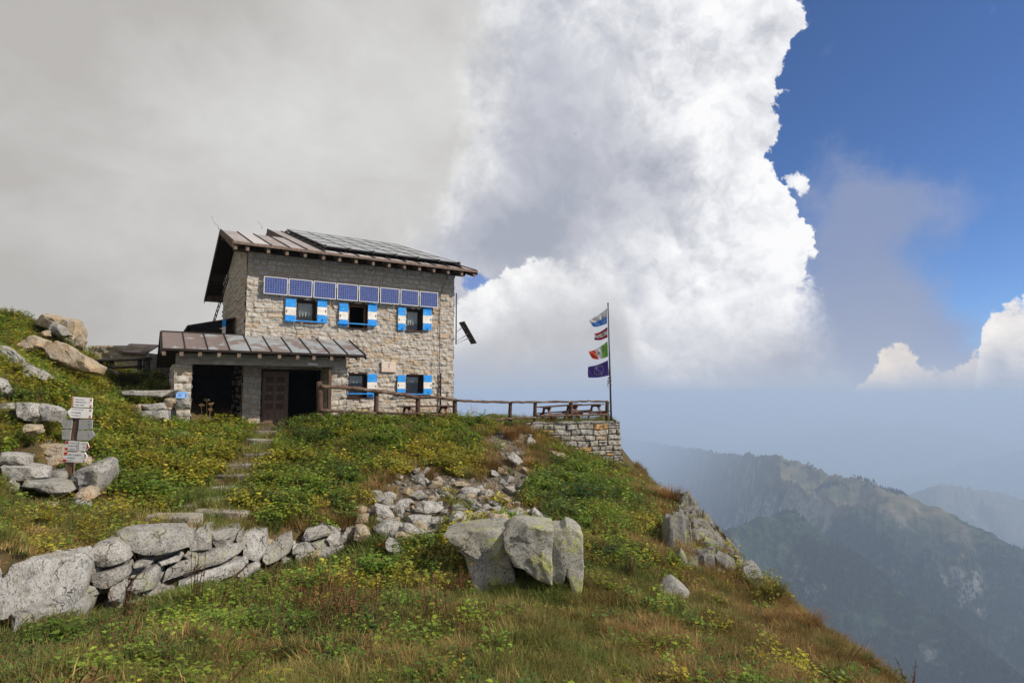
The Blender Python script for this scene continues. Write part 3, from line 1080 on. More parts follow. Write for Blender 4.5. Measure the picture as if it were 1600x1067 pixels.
    bb.hexa([(XS - .03, RT + .02, zr(RT) - .5), (XS - .003, RT + .02, zr(RT) - .5), (XS - .003, RB, zr(RB) - .9), (XS - .03, RB, zr(RB) - .9)],
            [(XS - .03, RT + .02, zr(RT) + .02), (XS - .003, RT + .02, zr(RT) + .02), (XS - .003, RB, zr(RB) + .02), (XS - .03, RB, zr(RB) + .02)])
    bb.build('barge_board', M_TIMBER, ro)
    eb = MB()
    eb.box(XL, XR, -.93, -.903, EAVE - .085, EAVE + .012)
    eb.build('eave_board', M_RAFT, ro)
    xs_r = [Wall(px, 400, .85)[0] for px in (361, 386.5, 419.5, 448.5, 477, 505.8, 531, 556.7, 583.6, 608.5, 632.5, 656, 678.5, 700.7, 722, 741)]
    for x in xs_r:
        x = min(max(x, XL + .08), XR - .1)
        r_ = MB()
        z0, z1 = EAVE - th - .026, zr(2.0) - th - .026
        r_.hexa([(x - .055, -.86, z0 - .16), (x + .055, -.86, z0 - .16), (x + .055, 2.0, z1 - .16), (x - .055, 2.0, z1 - .16)],
                [(x - .055, -.86, z0 + .012), (x + .055, -.86, z0 + .012), (x + .055, 2.0, z1), (x - .055, 2.0, z1)])
        r_.build('rafter', M_RAFT, ro)
    pl = MB()
    pl.box(-.5, 9.05, -.16, .12, topz + .003, topz + .22)
    pl.box(-.55, 9.0, DEP - .3, DEP - .02, topz + .1, topz + .4)
    pl.build('wall_plate', M_DARK, ro)
    mp = MB()
    mp.box(-.55, 2.0, 3.66, 3.94, zr(RT) - .42, zr(RT) - .16)
    mp.build('purlin', M_TIMBER, ro)
    mp = MB()
    mp.box(-.55, .2, BE - .9, BE - .6, zr(RT) - (BE - .75 - RT) * SL - .42, zr(RT) - (BE - .75 - RT) * SL - .14)
    mp.build('purlin', M_TIMBER, ro)
    # a stub of beam at the front left corner
    cb = MB()
    cb.box(-.52, -.06, -.30, .02, topz - .05, topz + .17)
    cb.build('beam_end', M_TIMBER, ro, bevel=.01)

    # ---- windows
    for wi, w in enumerate(WIN):
        a, b, c, d = w['r']
        fr = MB()
        rv = .20                                 # reveal
        fr.box(a - .012, a + .03, -.015, rv + .06, c, d)
        fr.box(b - .03, b + .012, -.015, rv + .06, c, d)
        fr.box(a - .012, b + .012, -.02, rv + .06, d - .03, d + .045)
        fr.box(a - .03, b + .03, -.075, rv + .06, c - .05, c + .012)
        wn = fr.build('window', M_FRAME, hut)
        sash = MB()
        y0, y1 = rv - .02, rv + .03
        tk = .06
        xa, xb = a + .033, b - .033
        if w.get('open'):
            # the right leaf stands open into the room, its edge varnished
            sash.box(xb - .055, xb, rv - .03, rv + .045, c + .02, d - .04)
            sash.box(xa, xa + .05, rv - .03, rv + .045, c + .02, d - .04)
            sash.box(xa + .05, xb - .055, rv - .03, rv + .045, d - .1, d - .04)
            sash.build('sash', M_OCHRE, wn)
        else:
            sash.box(xa, xa + tk, y0, y1, c + .02, d - .035)
            sash.box(xb - tk, xb, y0, y1, c + .02, d - .035)
            sash.box(xa + tk, xb - tk, y0, y1, d - .1, d - .035)
            sash.box(xa + tk, xb - tk, y0, y1, c + .02, c + .08)
            sash.build('sash', M_FRAME, wn)
            pn = MB()
            pn.box(xa + tk, xb - tk, rv + .004, rv + .012, c + .08, d - .1)
            pn.build('pane', M_GLASS, wn)
            cu = MB()
            n_ = 24
            vs, fs = [], []
            zt = d - .1
            zl = c + .08 + (d - c) * (.30 if w.get('cur') else .55)
            for i in range(n_ + 1):
                u = i / n_
                x = xa + tk + (xb - xa - 2 * tk) * u
                yy = rv + .09 + .02 * math.sin(u * 26)
                scal = .05 * abs(math.sin(u * math.pi * 4))
                vs += [(x, yy, zt), (x, yy, zl - scal)]
            for i in range(n_): fs.append((2 * i, 2 * i + 1, 2 * i + 3, 2 * i + 2))
            cu.raw(vs, fs)
            cu.build('curtain', M_CURT, wn, smooth=True)
            if w.get('cur'):
                pt = MB()
                for i in range(4 if wi == 0 else 3):
                    x = xa + tk + .06 + (xb - xa - 2 * tk - .1) * i / 4
                    pt.prism([(x, rv + .05, zl + .09), (x + .05, rv + .05, zl + .09), (x + .05, rv + .05, zl - .08), (x + .025, rv + .05, zl - .12), (x, rv + .05, zl - .08)], (0, .004, 0))
                pt.build('lace_hem', M_WHITE, wn)
        # shutters
        for sd in ('L', 'R'):
            x0, x1 = w[sd]
            ym = sum(w['sy']) / 2
            s0, s1 = Wall(x0, ym, .12)[0], Wall(x1, ym, .12)[0]
            zt, zb2 = Wall((x0 + x1) / 2, w['sy'][0], .12)[1], Wall((x0 + x1) / 2, w['sy'][1], .12)[1]
            sh = MB()
            yb, yf = -.085, -.12
            hh = zt - zb2
            for k, (fa, fb) in enumerate(((0, .29), (.29, .635), (.635, 1.0))):
                sh.k = 1 if k == 1 else 0
                nb = 2
                for j in range(nb):
                    za = zb2 + hh * (fa + (fb - fa) * j / nb) + .0015
                    zc = zb2 + hh * (fa + (fb - fa) * (j + 1) / nb) - .0015
                    sh.box(s0, s1, yf, yb, za, zc)
            o = sh.build('shutter', [M_BLUE, M_WHITE], hut, bevel=.004)
            for fz in (.16, .80):
                ct = MB()
                ct.box(s0 + .01, s1 - .01, yb + .001, yb + .028, zb2 + hh * fz - .03, zb2 + hh * fz + .03); ct.build('hinge', M_BLACK, o)
            hx = s1 - .06 if sd == 'R' else s0 + .035
            ct = MB(); ct.box(hx, hx + .025, yf - .012, yf - .001, zb2 + hh * .46 - .05, zb2 + hh * .46 + .05); ct.build('latch', M_BLACK, o)
            hx = (s0 + s1) / 2
            ct = MB(); ct.box(hx - .006, hx + .03, yf - .03, yf - .001, zb2 + .05, zb2 + .09); ct.build('hook', M_BLACK, o)
        if w['bar']:
            x0, x1, yy = w['bar']
            s0, z0 = Wall(x0, yy - (x1 - x0) * .03, .2)
            s1, z1 = Wall(x1, yy + (x1 - x0) * .03, .2)
            z0 = z1 = (z0 + z1) / 2
            br = MB()
            br.box(s0, s1, -.215, -.175, z0 - .02, z0 + .02)
            for x in (s0 + .08, s1 - .08):
                br.box(x - .015, x + .015, -.174, -.02, z0 - .02, z0 + .02)
            br.build('window_bar', M_BLUE, hut)

    # ---- door
    a, b, c, d = door_l
    c = .0
    dr = MB()
    dr.box(a + .06, b, .10, .15, c, d - .07)
    do = dr.build('door', M_DOOR, hut)
    w_ = (b - a - .06)
    rows = 4
    for i in range(2):
        for j in range(rows):
            x0 = a + .06 + w_ * (.13 + .42 * i); x1 = x0 + w_ * .30
            z0 = .62 + (d - .07 - .62 - .1) * j / rows; z1 = z0 + .22
            pn = MB(); pn.box(x0, x1, .088, .0995, z0, z1)
            pn.build('door_panel', M_DPAN, do, bevel=.006)
    for k in range(4):
        pn = MB(); pn.box(a + .08, b - .02, .082, .0995, .08 + .13 * k, .19 + .13 * k); pn.build('door_board', M_DOOR, do)
    hd = MB()
    hd.tube([(a + .13, .09, 1.0), (a + .13, .03, 1.0), (a + .24, .03, 1.0)], .012, 6)
    hd.build('handle', M_BLACK, do)
    df = MB()
    df.box(a, a + .055, -.02, .22, 0, d)
    df.box(door_o[1] - .06, door_o[1], -.02, .22, 0, d)
    df.box(a, door_o[1], -.025, .22, d - .065, d + .01)
    df.build('door_frame', M_DARK, hut)
    th_ = MB()
    s0, s1 = Wall(386, 668, .7)[0], Wall(505, 668, .7)[0]
    th_.box(s0, s1, -.95, -.05, -.32, .01)
    th_.build('doorstep', M_KERB, hut, bevel=.03)

    # ---- porch
    QE, QP = 2.13, 1.5
    PE, PT = 1.43 - TER, 2.15 - TER
    PL, PR = -2.68, 3.886
    psl = (PT - PE) / QE
    pr = MB()
    n = 10
    for i in range(n):
        x0 = PL + (PR - PL) * i / n; x1 = PL + (PR - PL) * (i + 1) / n
        yb = -.055 if x1 > .02 else 0.0
        q = [(x0, -QE, PE), (x1, -QE, PE), (x1, yb, PT + psl * yb), (x0, yb, PT + psl * yb)]
        pr.hexa([(x, y, z - .06) for x, y, z in q], q)
    BEY, BEZ = 3.2, PT - 3.2 * psl
    for i in range(4):
        x0 = PL + (-.06 - PL) * i / 4; x1 = PL + (-.06 - PL) * (i + 1) / 4
        q = [(x0, 0.0, PT), (x1, 0.0, PT), (x1, BEY, BEZ), (x0, BEY, BEZ)]
        pr.hexa([(x, y, z - .06) for x, y, z in q], q)
    po = pr.build('porch_roof', M_PROOF, hut)
    rnd = random.Random(9)
    tone = po.data.attributes.new('tone', 'FLOAT', 'FACE')
    tv = []
    for i in range(len(po.data.polygons) // 6):
        t = (0.1, 0.05, .55, 1.0, 1.0, .95, 1.0, .9, .95, .8)[i] if i < 10 else .2
        tv += [t] * 6
    tone.data.foreach_set('value', tv)
    sm_ = MB()
    for i in range(n + 1):
        x = PL + (PR - PL) * i / n
        x = min(max(x, PL + .015), PR - .015)
        yb = -.06
        sm_.hexa([(x - .014, -QE, PE), (x + .014, -QE, PE), (x + .014, yb, PT + psl * yb), (x - .014, yb, PT + psl * yb)],
                 [(x - .012, -QE, PE + .04), (x + .012, -QE, PE + .04), (x + .012, yb, PT + psl * yb + .04), (x - .012, yb, PT + psl * yb + .04)])
    sm_.box(PL, -.02, -.03, .03, PT - .01, PT + .035)
    sm_.build('roof_seam', M_DARK, po)
    bb = MB()
    for x in (PL - .035, PR + .004):
        bb.hexa([(x, -QE - .02, PE - .17), (x + .03, -QE - .02, PE - .17), (x + .03, 0, PT - .17), (x, 0, PT - .17)],
                [(x, -QE - .02, PE + .015), (x + .03, -QE - .02, PE + .015), (x + .03, 0, PT + .015), (x, 0, PT + .015)])
    x = PL - .035
    bb.hexa([(x, 0, PT - .17), (x + .03, 0, PT - .17), (x + .03, BEY, BEZ - .17), (x, BEY, BEZ - .17)],
            [(x, 0, PT + .015), (x + .03, 0, PT + .015), (x + .03, BEY, BEZ + .015), (x, BEY, BEZ + .015)])
    bb.box(PL, PR, -QE - .03, -QE - .003, PE - .055, PE + .01)
    bb.build('barge_board', M_DARK, po)
    for px in (252, 283.5, 312.5, 342.5, 373.5, 405.5, 436.5, 465, 490.5, 518, 542.5, 560):
        x = min(max(Wall(px, 552, QE - .05)[0], PL + .07), PR - .07)
        r_ = MB()
        z0 = PE - .091
        r_.hexa([(x - .055, -QE + .01, z0 - .13), (x + .055, -QE + .01, z0 - .13), (x + .055, -.2, z0 - .13 + (QE - .2) * psl), (x - .055, -.2, z0 - .13 + (QE - .2) * psl)],
                [(x - .055, -QE + .01, z0), (x + .055, -QE + .01, z0), (x + .055, -.2, z0 + (QE - .2) * psl), (x - .055, -.2, z0 + (QE - .2) * psl)])
        r_.build('rafter', M_RAFT, po)
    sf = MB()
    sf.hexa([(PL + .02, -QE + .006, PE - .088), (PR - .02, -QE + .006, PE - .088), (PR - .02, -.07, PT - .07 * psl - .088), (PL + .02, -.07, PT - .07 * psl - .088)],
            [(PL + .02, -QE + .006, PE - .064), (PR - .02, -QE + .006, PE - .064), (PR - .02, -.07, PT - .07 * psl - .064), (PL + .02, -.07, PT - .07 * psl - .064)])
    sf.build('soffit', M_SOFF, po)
    # concrete lintel and ceiling of the porch
    zl1 = Wall(400, 557.5, QP)[1]; zl0 = Wall(400, 571, QP)[1]
    sL, sR = Wall(272, 600, QP)[0], Wall(541, 600, QP)[0]
    li = MB()
    li.box(sL + .02, sR - .02, -QP - .02, -QP + .28, zl0, zl1 + .06)
    li.box(sL + .25, sR - .05, -QP + .283, -.06, zl0 + .12, zl0 + .2)
    li.build('lintel', M_CONC, hut, bevel=.008)
    wpb = MB()
    wpb.box(PL + .25, PR - .25, -QP - .12, -QP + .1, zl1 + .064, zl1 + .2)
    wpb.build('wall_plate', M_DARK, po)
    # pillars
    def pillar(s0, s1, q, seed, dep=.5, zt=None):
        h = (zt or zl0 - .002) - BASE
        relief_obj('pillar', (s0, -q, BASE), (1, 0, 0), (0, 0, 1), (0, -1, 0), block_relief(s1 - s0, h, .03, seed, (.2, .34), (.3, .5), .05, .05, rough=.02), M_HUTWALL, hut)
        relief_obj('pillar', (s0, -q + dep, BASE), (0, -1, 0), (0, 0, 1), (-1, 0, 0), block_relief(dep, h, .05, seed + 1, (.2, .34), (.3, .5), .04, .05), M_HUTWALL, hut)
        relief_obj('pillar', (s1, -q, BASE), (0, 1, 0), (0, 0, 1), (1, 0, 0), block_relief(dep, h, .05, seed + 2, (.2, .34), (.3, .5), .04, .05), M_HUTWALL, hut)
    pillar(sL, Wall(299, 600, QP)[0], QP, 21, 4.4)
    pillar(Wall(518, 600, QP)[0], sR, QP, 31, 1.42)
    # dark back of the open shed on the left and its stored clutter
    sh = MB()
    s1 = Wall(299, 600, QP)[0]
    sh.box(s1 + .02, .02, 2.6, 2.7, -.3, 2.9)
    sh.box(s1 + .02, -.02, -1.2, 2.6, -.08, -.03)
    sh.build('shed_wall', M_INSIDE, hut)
    lp = MB()
    xl = Wall(485, 568, 1.2)[0]
    lp.box(xl - .18, xl + .18, -QP - .07, -QP - .025, zl0 + .05, zl0 + .14)
    lp.build('porch_lamp', M_WHITE, hut, bevel=.02)
    pst = MB()
    s0 = Wall(515, 600, 1.62)[0]
    pst.box(s0 - .06, s0 + .06, -1.68, -1.56, -.1, zl0 - .002)
    pst.build('porch_post', M_TIMBER, hut, bevel=.01)

    # ---- small side roof behind the porch, on the left wall
    lt = MB()
    lt.hexa([(-1.75, 2.6, 3.80), (-.04, 2.6, 4.22), (-.04, 6.2, 4.22), (-1.75, 6.2, 3.80)], [(-1.75, 2.6, 3.88), (-.04, 2.6, 4.30), (-.04, 6.2, 4.30), (-1.75, 6.2, 3.88)])
    lt.box(-1.6, -1.5, 2.75, 2.85, 2.2, 3.83)
    lt.box(-1.55, -.05, 2.9, 2.96, 2.0, 3.84)
    lt.box(-1.55, -1.45, 3.0, 6.0, 1.6, 3.83)
    lt.build('side_dormer', M_DARK, hut)
    ss = MB()
    for k, (f0, f1) in enumerate(((0, .33), (.33, .66), (.66, 1))):
        ss.k = k % 2
        ss.box(-.52, -.42, 2.2, 2.5, 3.3 + .85 * f0, 3.3 + .85 * f1 - .002)
    ss.build('shutter', [M_BLUE, M_WHITE], hut)

    # ---- wall plaque, conduits
    a, z1 = Wall(595, 565); b, z0 = Wall(617, 581.5)
    pq = MB()
    pq.box(a, b, -.115, -.055, z0, z1)
    pq = pq.build('plaque', M_PLAQUE, hut, bevel=.006)
    em = MB()
    xm = (a + b) / 2
    zc = (z0 + z1) / 2
    em.box(xm - .07, xm + .07, -.118, -.1155, zc + .13, zc + .15)
    em.box(xm - .012, xm + .012, -.118, -.1155, zc + .05, zc + .13)
    em.box(xm - .035, xm + .035, -.118, -.1155, zc + .02, zc + .05)
    em.box(xm - .02, xm + .02, -.118, -.1155, zc - .06, zc + .02)
    em.box(xm - .17, xm + .17, -.118, -.1155, zc - .12, zc - .112)
    em.build('emblem', basic('engraving', (.25, .22, .24), None, 5, .6, 0), pq)
    cd = MB()
    s0, z1 = Wall(687, 583); _, z0 = Wall(687, 640)
    cd.tube([(s0, -.1, z1), (s0, -.1, z0 - .1)], .04, 8)
    cd.build('drain_pipe', M_DARK, hut, smooth=True)
    cb = MB()
    pts = [Wall(701, 423, .85), Wall(699, 434, .4), Wall(693, 447, .1), Wall(688.5, 462, .1), Wall(687.5, 500, .1), Wall(687, 583, .1)]
    ys = (-.85, -.4, -.08, -.075, -.075, -.075)
    cb.tube([(p[0], y, p[1]) for p, y in zip(pts, ys)], .012, 6)
    cb.build('cable', M_BLACK, hut)
    return hut, WIN, (XL, XR, XS, zr, RT, RB)


def glass_material():
    m, g, b = material('window_glass')
    b.inputs['Base Color'].default_value = (.85, .9, .9, 1)
    b.inputs['Roughness'].default_value = .03
    b.inputs['Transmission Weight'].default_value = 1.0
    b.inputs['IOR'].default_value = 1.45
    return m


M_GLASS = glass_material()
M_CURT = basic('net_curtain', (.50, .49, .47), (.40, .40, .40), 30, .9, .1)
M_KERB = granite('step_granite', (.36, .33, .28), (.15, .14, .12), (.30, .25, .185))
HUT, WIN, RF = build_hut()


# ------------------------------------------------------------------ solar cells
def cell_material(name, c1, c2, nu, nv, line, rough=.18, w=.06):
    """cell grid on the panel's own local plane (object x, z)"""
    m, g, b = material(name)
    sp = g.node('ShaderNodeSeparateXYZ')
    g.put(sp.inputs[0], g.node('ShaderNodeTexCoord').outputs['Generated'])
    u, v = sp.outputs[0], sp.outputs[2]
    fu = g.m('FRACT', g.mul(u, nu)); fv = g.m('FRACT', g.mul(v, nv))
    eu = g.m('ABSOLUTE', g.sub(fu, .5)); ev = g.m('ABSOLUTE', g.sub(fv, .5))
    ln = g.mx(g.sm(eu, .5 - w * 1.5, .5 - w * .5), g.sm(ev, .5 - w * 1.5, .5 - w * .5))
    cu, cv = g.m('FLOOR', g.mul(u, nu)), g.m('FLOOR', g.mul(v, nv))
    wn = g.node('ShaderNodeTexWhiteNoise', noise_dimensions='3D')
    oi = g.node('ShaderNodeObjectInfo').outputs['Random']
    g.put(wn.inputs[0], g.xyz(cu, cv, g.mul(oi, 77)))
    cells = g.mix(wn.outputs[0], c1, c2)
    co = g.node('ShaderNodeTexCoord').outputs['Object']
    cells = g.mix(g.mul(g.sm(g.noise(co, 40, 3, .6), .45, .6), .35), cells, tuple(x * 1.6 for x in c2))
    g.put(b.inputs['Base Color'], g.mix(ln, cells, line))
    b.inputs['Roughness'].default_value = rough
    b.inputs['Coat Weight'].default_value = .3
    b.inputs['Coat Roughness'].default_value = .05
    return m


M_CELL = cell_material('blue_solar_cells', (.009, .022, .12), (.024, .048, .22), 9, 7, (.20, .23, .34))
M_CELLD = cell_material('dark_solar_cells', (.012, .014, .022), (.02, .022, .032), 6, 10, (.10, .10, .11), .12, .03)
M_ALU = basic('panel_frame_aluminium', (.62, .60, .58), (.52, .50, .48), 12, .45, .05, metal=.3)


def wall_panels():
    px = [(411.5, 449.5), (450.5, 488), (489.5, 525), (526.5, 559.5), (560.8, 592), (593.8, 624.2), (625.8, 654.3), (655.8, 684.5)]
    lab = ['leftmost blue solar panel of the row on the hut wall', 'second blue wall solar panel from the left, above the curtained window',
           'third blue wall solar panel from the left, right of the curtained window', 'fourth blue wall solar panel from the left, over the open window',
           'fifth blue wall solar panel from the left, over the open window\'s right shutter', 'sixth blue wall solar panel from the left, between two upper windows',
           'second blue wall solar panel from the right, over the right upper window', 'rightmost blue solar panel, near the hut\'s right corner']
    zt = (Wall(412, 431.5, .2)[1] + Wall(684, 457.5, .2)[1]) / 2
    zb = (Wall(412, 459, .2)[1] + Wall(684, 481, .2)[1]) / 2
    for (a, b), l_ in zip(px, lab):
        s0, s1 = Wall(a, 455, .2)[0] + .006, Wall(b, 455, .2)[0] - .006
        w, h = s1 - s0, zt - zb
        o = empty('solar_panel', HL(s0, -.15, zb), ALPHA)
        tag(o, l_, 'solar panel', 'blue solar panels along the hut front')
        c = MB(); c.box(.03, w - .03, -.062, -.04, .03, h - .03); c.build('cells', M_CELL, o)
        f = MB()
        f.box(0, w, -.07, -.035, 0, .03); f.box(0, w, -.07, -.035, h - .03, h)
        f.box(0, .03, -.07, -.035, .03, h - .03); f.box(w - .03, w, -.07, -.035, .03, h - .03)
        f.build('frame', M_ALU, o)
        for x in (.15, w - .15):
            k = MB(); k.box(x - .02, x + .02, -.034, .11, .1, h - .1); k.build('bracket', M_STEEL, o)


wall_panels()


def roof_array():
    XL, XR, XS, zr, RT, RB = RF
    root = empty('roof_solar_array', HL(2.8, -.25, zr(-.25)), ALPHA)
    tag(root, 'large array of dark glass solar panels tilted on the hut roof', 'solar array')
    n, m_ = 6, 4
    x0, x1, y0, y1 = 0.0, 5.95, 0.15, 8.0
    up = .17
    for i in range(n):
        for j in range(m_):
            a = x0 + (x1 - x0) * i / n + .015; b = x0 + (x1 - x0) * (i + 1) / n - .015
            c = y0 + (y1 - y0) * j / m_ + .015; d = y0 + (y1 - y0) * (j + 1) / m_ - .015
            sl_ = math.atan(.325)
            L = (d - c) / math.cos(sl_)
            p = MB()
            p.box(0, b - a, -.02, .02, 0, L)
            o = p.build('panel', M_CELLD, root)
            o.location = (a, c, c * .325 + up)
            o.rotation_euler = (-(math.pi / 2 - sl_), 0, 0)
            f = MB()
            f.box(0, b - a, -.028, .028, -.012, .012); f.box(0, b - a, -.028, .028, L - .012, L + .012)
            f.box(-.012, .012, -.028, .028, .012, L - .012); f.box(b - a - .012, b - a + .012, -.028, .028, .012, L - .012)
            f.build('frame', M_BLACK if i < n else M_ALU, o)
    r_ = MB()
    for y in np.linspace(y0 + .3, y1 - .3, 8):
        r_.box(x0 - .12, x1 + .12, y - .03, y + .03, y * .325 + up - .10, y * .325 + up - .05)
    for x in np.linspace(x0 - .06, x1 + .06, 8):
        r_.hexa([(x - .03, y0 - .1, (y0 - .1) * .325 + .005), (x + .03, y0 - .1, (y0 - .1) * .325 + .005), (x + .03, y1, y1 * .325 + .005), (x - .03, y1, y1 * .325 + .005)],
                [(x - .03, y0 - .1, (y0 - .1) * .325 + .06), (x + .03, y0 - .1, (y0 - .1) * .325 + .06), (x + .03, y1, y1 * .325 + .06), (x - .03, y1, y1 * .325 + .06)])
    r_.build('mounting_rail', M_BLACK, root)
    cl = MB()
    for i in range(n + 1):
        x = x0 + (x1 - x0) * i / n
        cl.box(x - .05, x + .05, y0 - .06, y0 + .05, y0 * .325 + up - .05, y0 * .325 + up + .06)
    cl.build('clamp', M_BLACK, root)


roof_array()


def roof_wires():
    XL, XR, XS, zr, RT, RB = RF
    for pts, l_ in (([(342, 353.5, 24.6), (336.5, 350, 24.6), (333.5, 345, 24.6), (331, 337, 24.6)], 'thin bent wire standing on the left end of the roof ridge'),
                    ([(409.5, 353.5, 30.0), (406, 349, 30.0), (402.5, 345.5, 30)], 'short thin wire on the ridge beside the roof step')):
        b = MB()
        P3 = [P(*q) for q in pts]
        base = P3[0]
        b.tube([q - base for q in P3], .012, 5)
        b.tube([(0, 0, -.12), (0, 0, .005)], .02, 5)
        o = b.build('lightning_rod', M_STEEL, None, smooth=True)
        o.location = base
        tag(o, l_, 'lightning rod')


roof_wires()


def ladder():
    y = 1.6
    def sidewall(px, py, off):
        d = ray(px, py)
        n = -UX
        p0 = HO + n * off
        t = p0.dot(n) / d.dot(n)
        h = d * t - HO
        return Vector((h.dot(UX), h.dot(UY), h.z))
    a, b = Vector((-1.25, 3.1, 3.0)), sidewall(357.5, 430, .14)
    a = Vector((b.x - .75, b.y + .9, Wall(333, 506)[1] + .1))
    # foot of the ladder on the line of sight of its foot in the picture, leaning on the side wall
    d = ray(333, 506); t = 27.0 / d.y
    h = d * t - HO
    a = Vector((h.dot(UX), h.dot(UY), h.z))
    root = empty('ladder', HO + UX * a.x + UY * a.y + Vector((0, 0, a.z)), ALPHA)
    tag(root, 'dark thin ladder leaning on the shaded left wall of the hut', 'ladder')
    v = b - a
    sd = Vector((0, 1, 0)).cross(v).normalized() * .0
    sd = v.cross(Vector((1, 0, 0))).normalized() * .17
    for k in (-1, 1):
        r_ = MB(); r_.tube([sd * k, v + sd * k], .022, 6); r_.build('rail', M_DARK, root)
    for i in range(1, 11):
        p = v * (i / 11)
        r_ = MB(); r_.tube([p - sd, p + sd], .014, 6); r_.build('rung', M_DARK, root)


ladder()


def mast():
    s0 = 8.56
    root = empty('antenna_mast', HL(s0 + .10, -.05, Wall(708, 538)[1]), ALPHA)
    tag(root, 'thin mast with wire antenna on the right corner of the hut', 'antenna')
    H = Wall(708, 458)[1] - Wall(708, 538)[1]
    p = MB(); p.tube([(0, 0, 0), (0, 0, H)], .028, 8); p.build('pole', M_BLACK, root, smooth=True)
    h1 = H - (Wall(708, 458)[1] - Wall(708, 463)[1])
    w = MB()
    w.tube([(0, 0, h1), (.35, 0, h1 - .06), (.55, 0, h1 - .12)], .009, 5)
    w.tube([(.12, 0, h1 - .02), (.12, .02, h1 + .09)], .007, 5)
    w.tube([(.3, 0, h1 - .05), (.3, -.02, h1 - .16)], .007, 5)
    w.build('aerial', M_ALU, root)
    k = MB()
    for z in (.25, H - .5):
        k.box(-.12, 0, -.02, .02, z - .02, z + .02)
    k.build('bracket', M_STEEL, root)
    root = empty('tilted_solar_panel', HL(s0 + .14, -.05, Wall(708, 538)[1]), ALPHA)
    tag(root, 'dark tilted solar panel on arms at the right corner of the hut', 'solar panel')
    a = Vector((.22, 0, Wall(714, 503)[1] - Wall(708, 538)[1])); b = Vector((.85, 0, Wall(733, 537)[1] - Wall(708, 538)[1]))
    t = (b - a).normalized(); nrm = Vector((t.z, 0, -t.x)) * -.03
    q = [a + Vector((0, -.26, 0)), b + Vector((0, -.26, 0)), b + Vector((0, .26, 0)), a + Vector((0, .26, 0))]
    m_ = MB(); m_.hexa(q, [v + nrm for v in q]); m_.build('panel', M_BLACK, root)
    m_ = MB()
    for f in (.25, .5, .72):
        c = a.lerp(b, f) - nrm * .2
        m_.hexa([c + Vector((-.03, -.1, -.05)), c + Vector((.03, -.1, .0)), c + Vector((.03, .1, .0)), c + Vector((-.03, .1, -.05))],
                [c + Vector((-.05, -.1, -.06)), c + Vector((.01, -.1, -.03)), c + Vector((.01, .1, -.03)), c + Vector((-.05, .1, -.06))])
    m_.build('junction_box', M_ALU, root)
    m_ = MB()
    c = a.lerp(b, .55) - nrm * .3
    m_.tube([(-.04, 0, .12), c], .016, 6); m_.tube([(-.04, 0, .02), a.lerp(b, .7)], .016, 6); m_.tube([(-.04, 0, .55), a.lerp(b, .2)], .016, 6)
    m_.build('arm', M_STEEL, root)


mast()

# ------------------------------------------------------------------ fence on the terrace edge
M_LOG = basic('grey_log', (.15, .095, .065), (.075, .042, .028), 7, .9, .6, 22, stretch=(1, 1, 1), c3=(.22, .165, .125))
M_LOGD = basic('brown_log', (.10, .055, .036), (.055, .03, .02), 7, .9, .5, 20)
M_REDW = basic('red_brown_timber', (.20, .065, .032), (.13, .042, .022), 9, .7, .2)
M_PLANK = basic('dark_plank', (.085, .042, .028), (.05, .026, .018), 9, .75, .25)


def fence():
    rnd = random.Random(2)
    base = FENCE[0]
    root = empty('log_fence', base)
    tag(root, 'rustic brown log fence along the terrace edge in front of the hut', 'fence')
    posts = [(499, 596, 658, .10), (588, 614, 668, .085), (652.5, 617, 664, .085), (710.5, 624, 664, .085), (797, 629, 658, .075), (836, 629, 662, .075), (892, 629, 664, .08), (949, 627, 668, .08)]
    tops = []
    for (px, y0, y1, r), fp in zip(posts, FENCE):
        Y = fp.y
        a = P(px + (0 if px > 500 else 1), y1, Y); b = P(px, y0, Y)
        b = Vector((b.x, b.y, b.z))
        tops.append((px, Y))
        m_ = MB()
        n = 6
        pts = [a.lerp(b, i / n) + Vector((rnd.uniform(-.012, .012), rnd.uniform(-.012, .012), 0)) for i in range(n + 1)]
        m_.tube([p - base for p in pts], [r * (1.08 - .12 * i / n) for i in range(n + 1)], 9, .06, int(px))
        m_.build('post', M_LOGD, root, smooth=True)

    def rail(pp, r, seed, mat=M_LOG):
        pts = []
        for i in range(len(pp) - 1):
            (xa, ya), (xb, yb) = pp[i], pp[i + 1]
            for k in range(6):
                t = k / 6
                px, py = xa + (xb - xa) * t, ya + (yb - ya) * t
                pts.append((px, py))
        pts.append(pp[-1])
        xs = [t[0] for t in tops]; ys = [t[1] for t in tops]
        w = []
        for px, py in pts:
            Y = float(np.interp(px, xs, ys)) - .11
            w.append(P(px, py, Y) - base + Vector((0, rnd.uniform(-.015, .015), rnd.uniform(-.012, .012))))
        m_ = MB()
        m_.tube(w, [r * (1 + .12 * math.sin(i * 1.7 + seed)) for i in range(len(w))], 9, .05, seed)
        m_.build('rail', mat, root, smooth=True)
    rail([(501, 603.5), (545, 606), (589, 611), (612, 613)], 0.066, 1)
    rail([(588, 611.5), (625, 616), (656, 621)], 0.066, 2)
    rail([(654, 619.5), (690, 621.5), (713, 625)], 0.058, 3)
    rail([(711, 625.5), (755, 627.5), (800, 628.5)], 0.048, 4)
    rail([(797, 628.5), (836, 628), (893, 627.5)], 0.043, 5)
    rail([(890, 628), (920, 626.5), (950, 627.5)], 0.039, 6)
    rail([(501, 641), (545, 643), (588, 646)], 0.055, 7)
    rail([(588, 645), (650, 647), (713, 650)], 0.047, 8, M_LOGD)
    rail([(760, 656), (800, 654), (838, 652)], 0.039, 9)
    rail([(838, 649.5), (890, 649), (949, 647)], 0.043, 10)


fence()


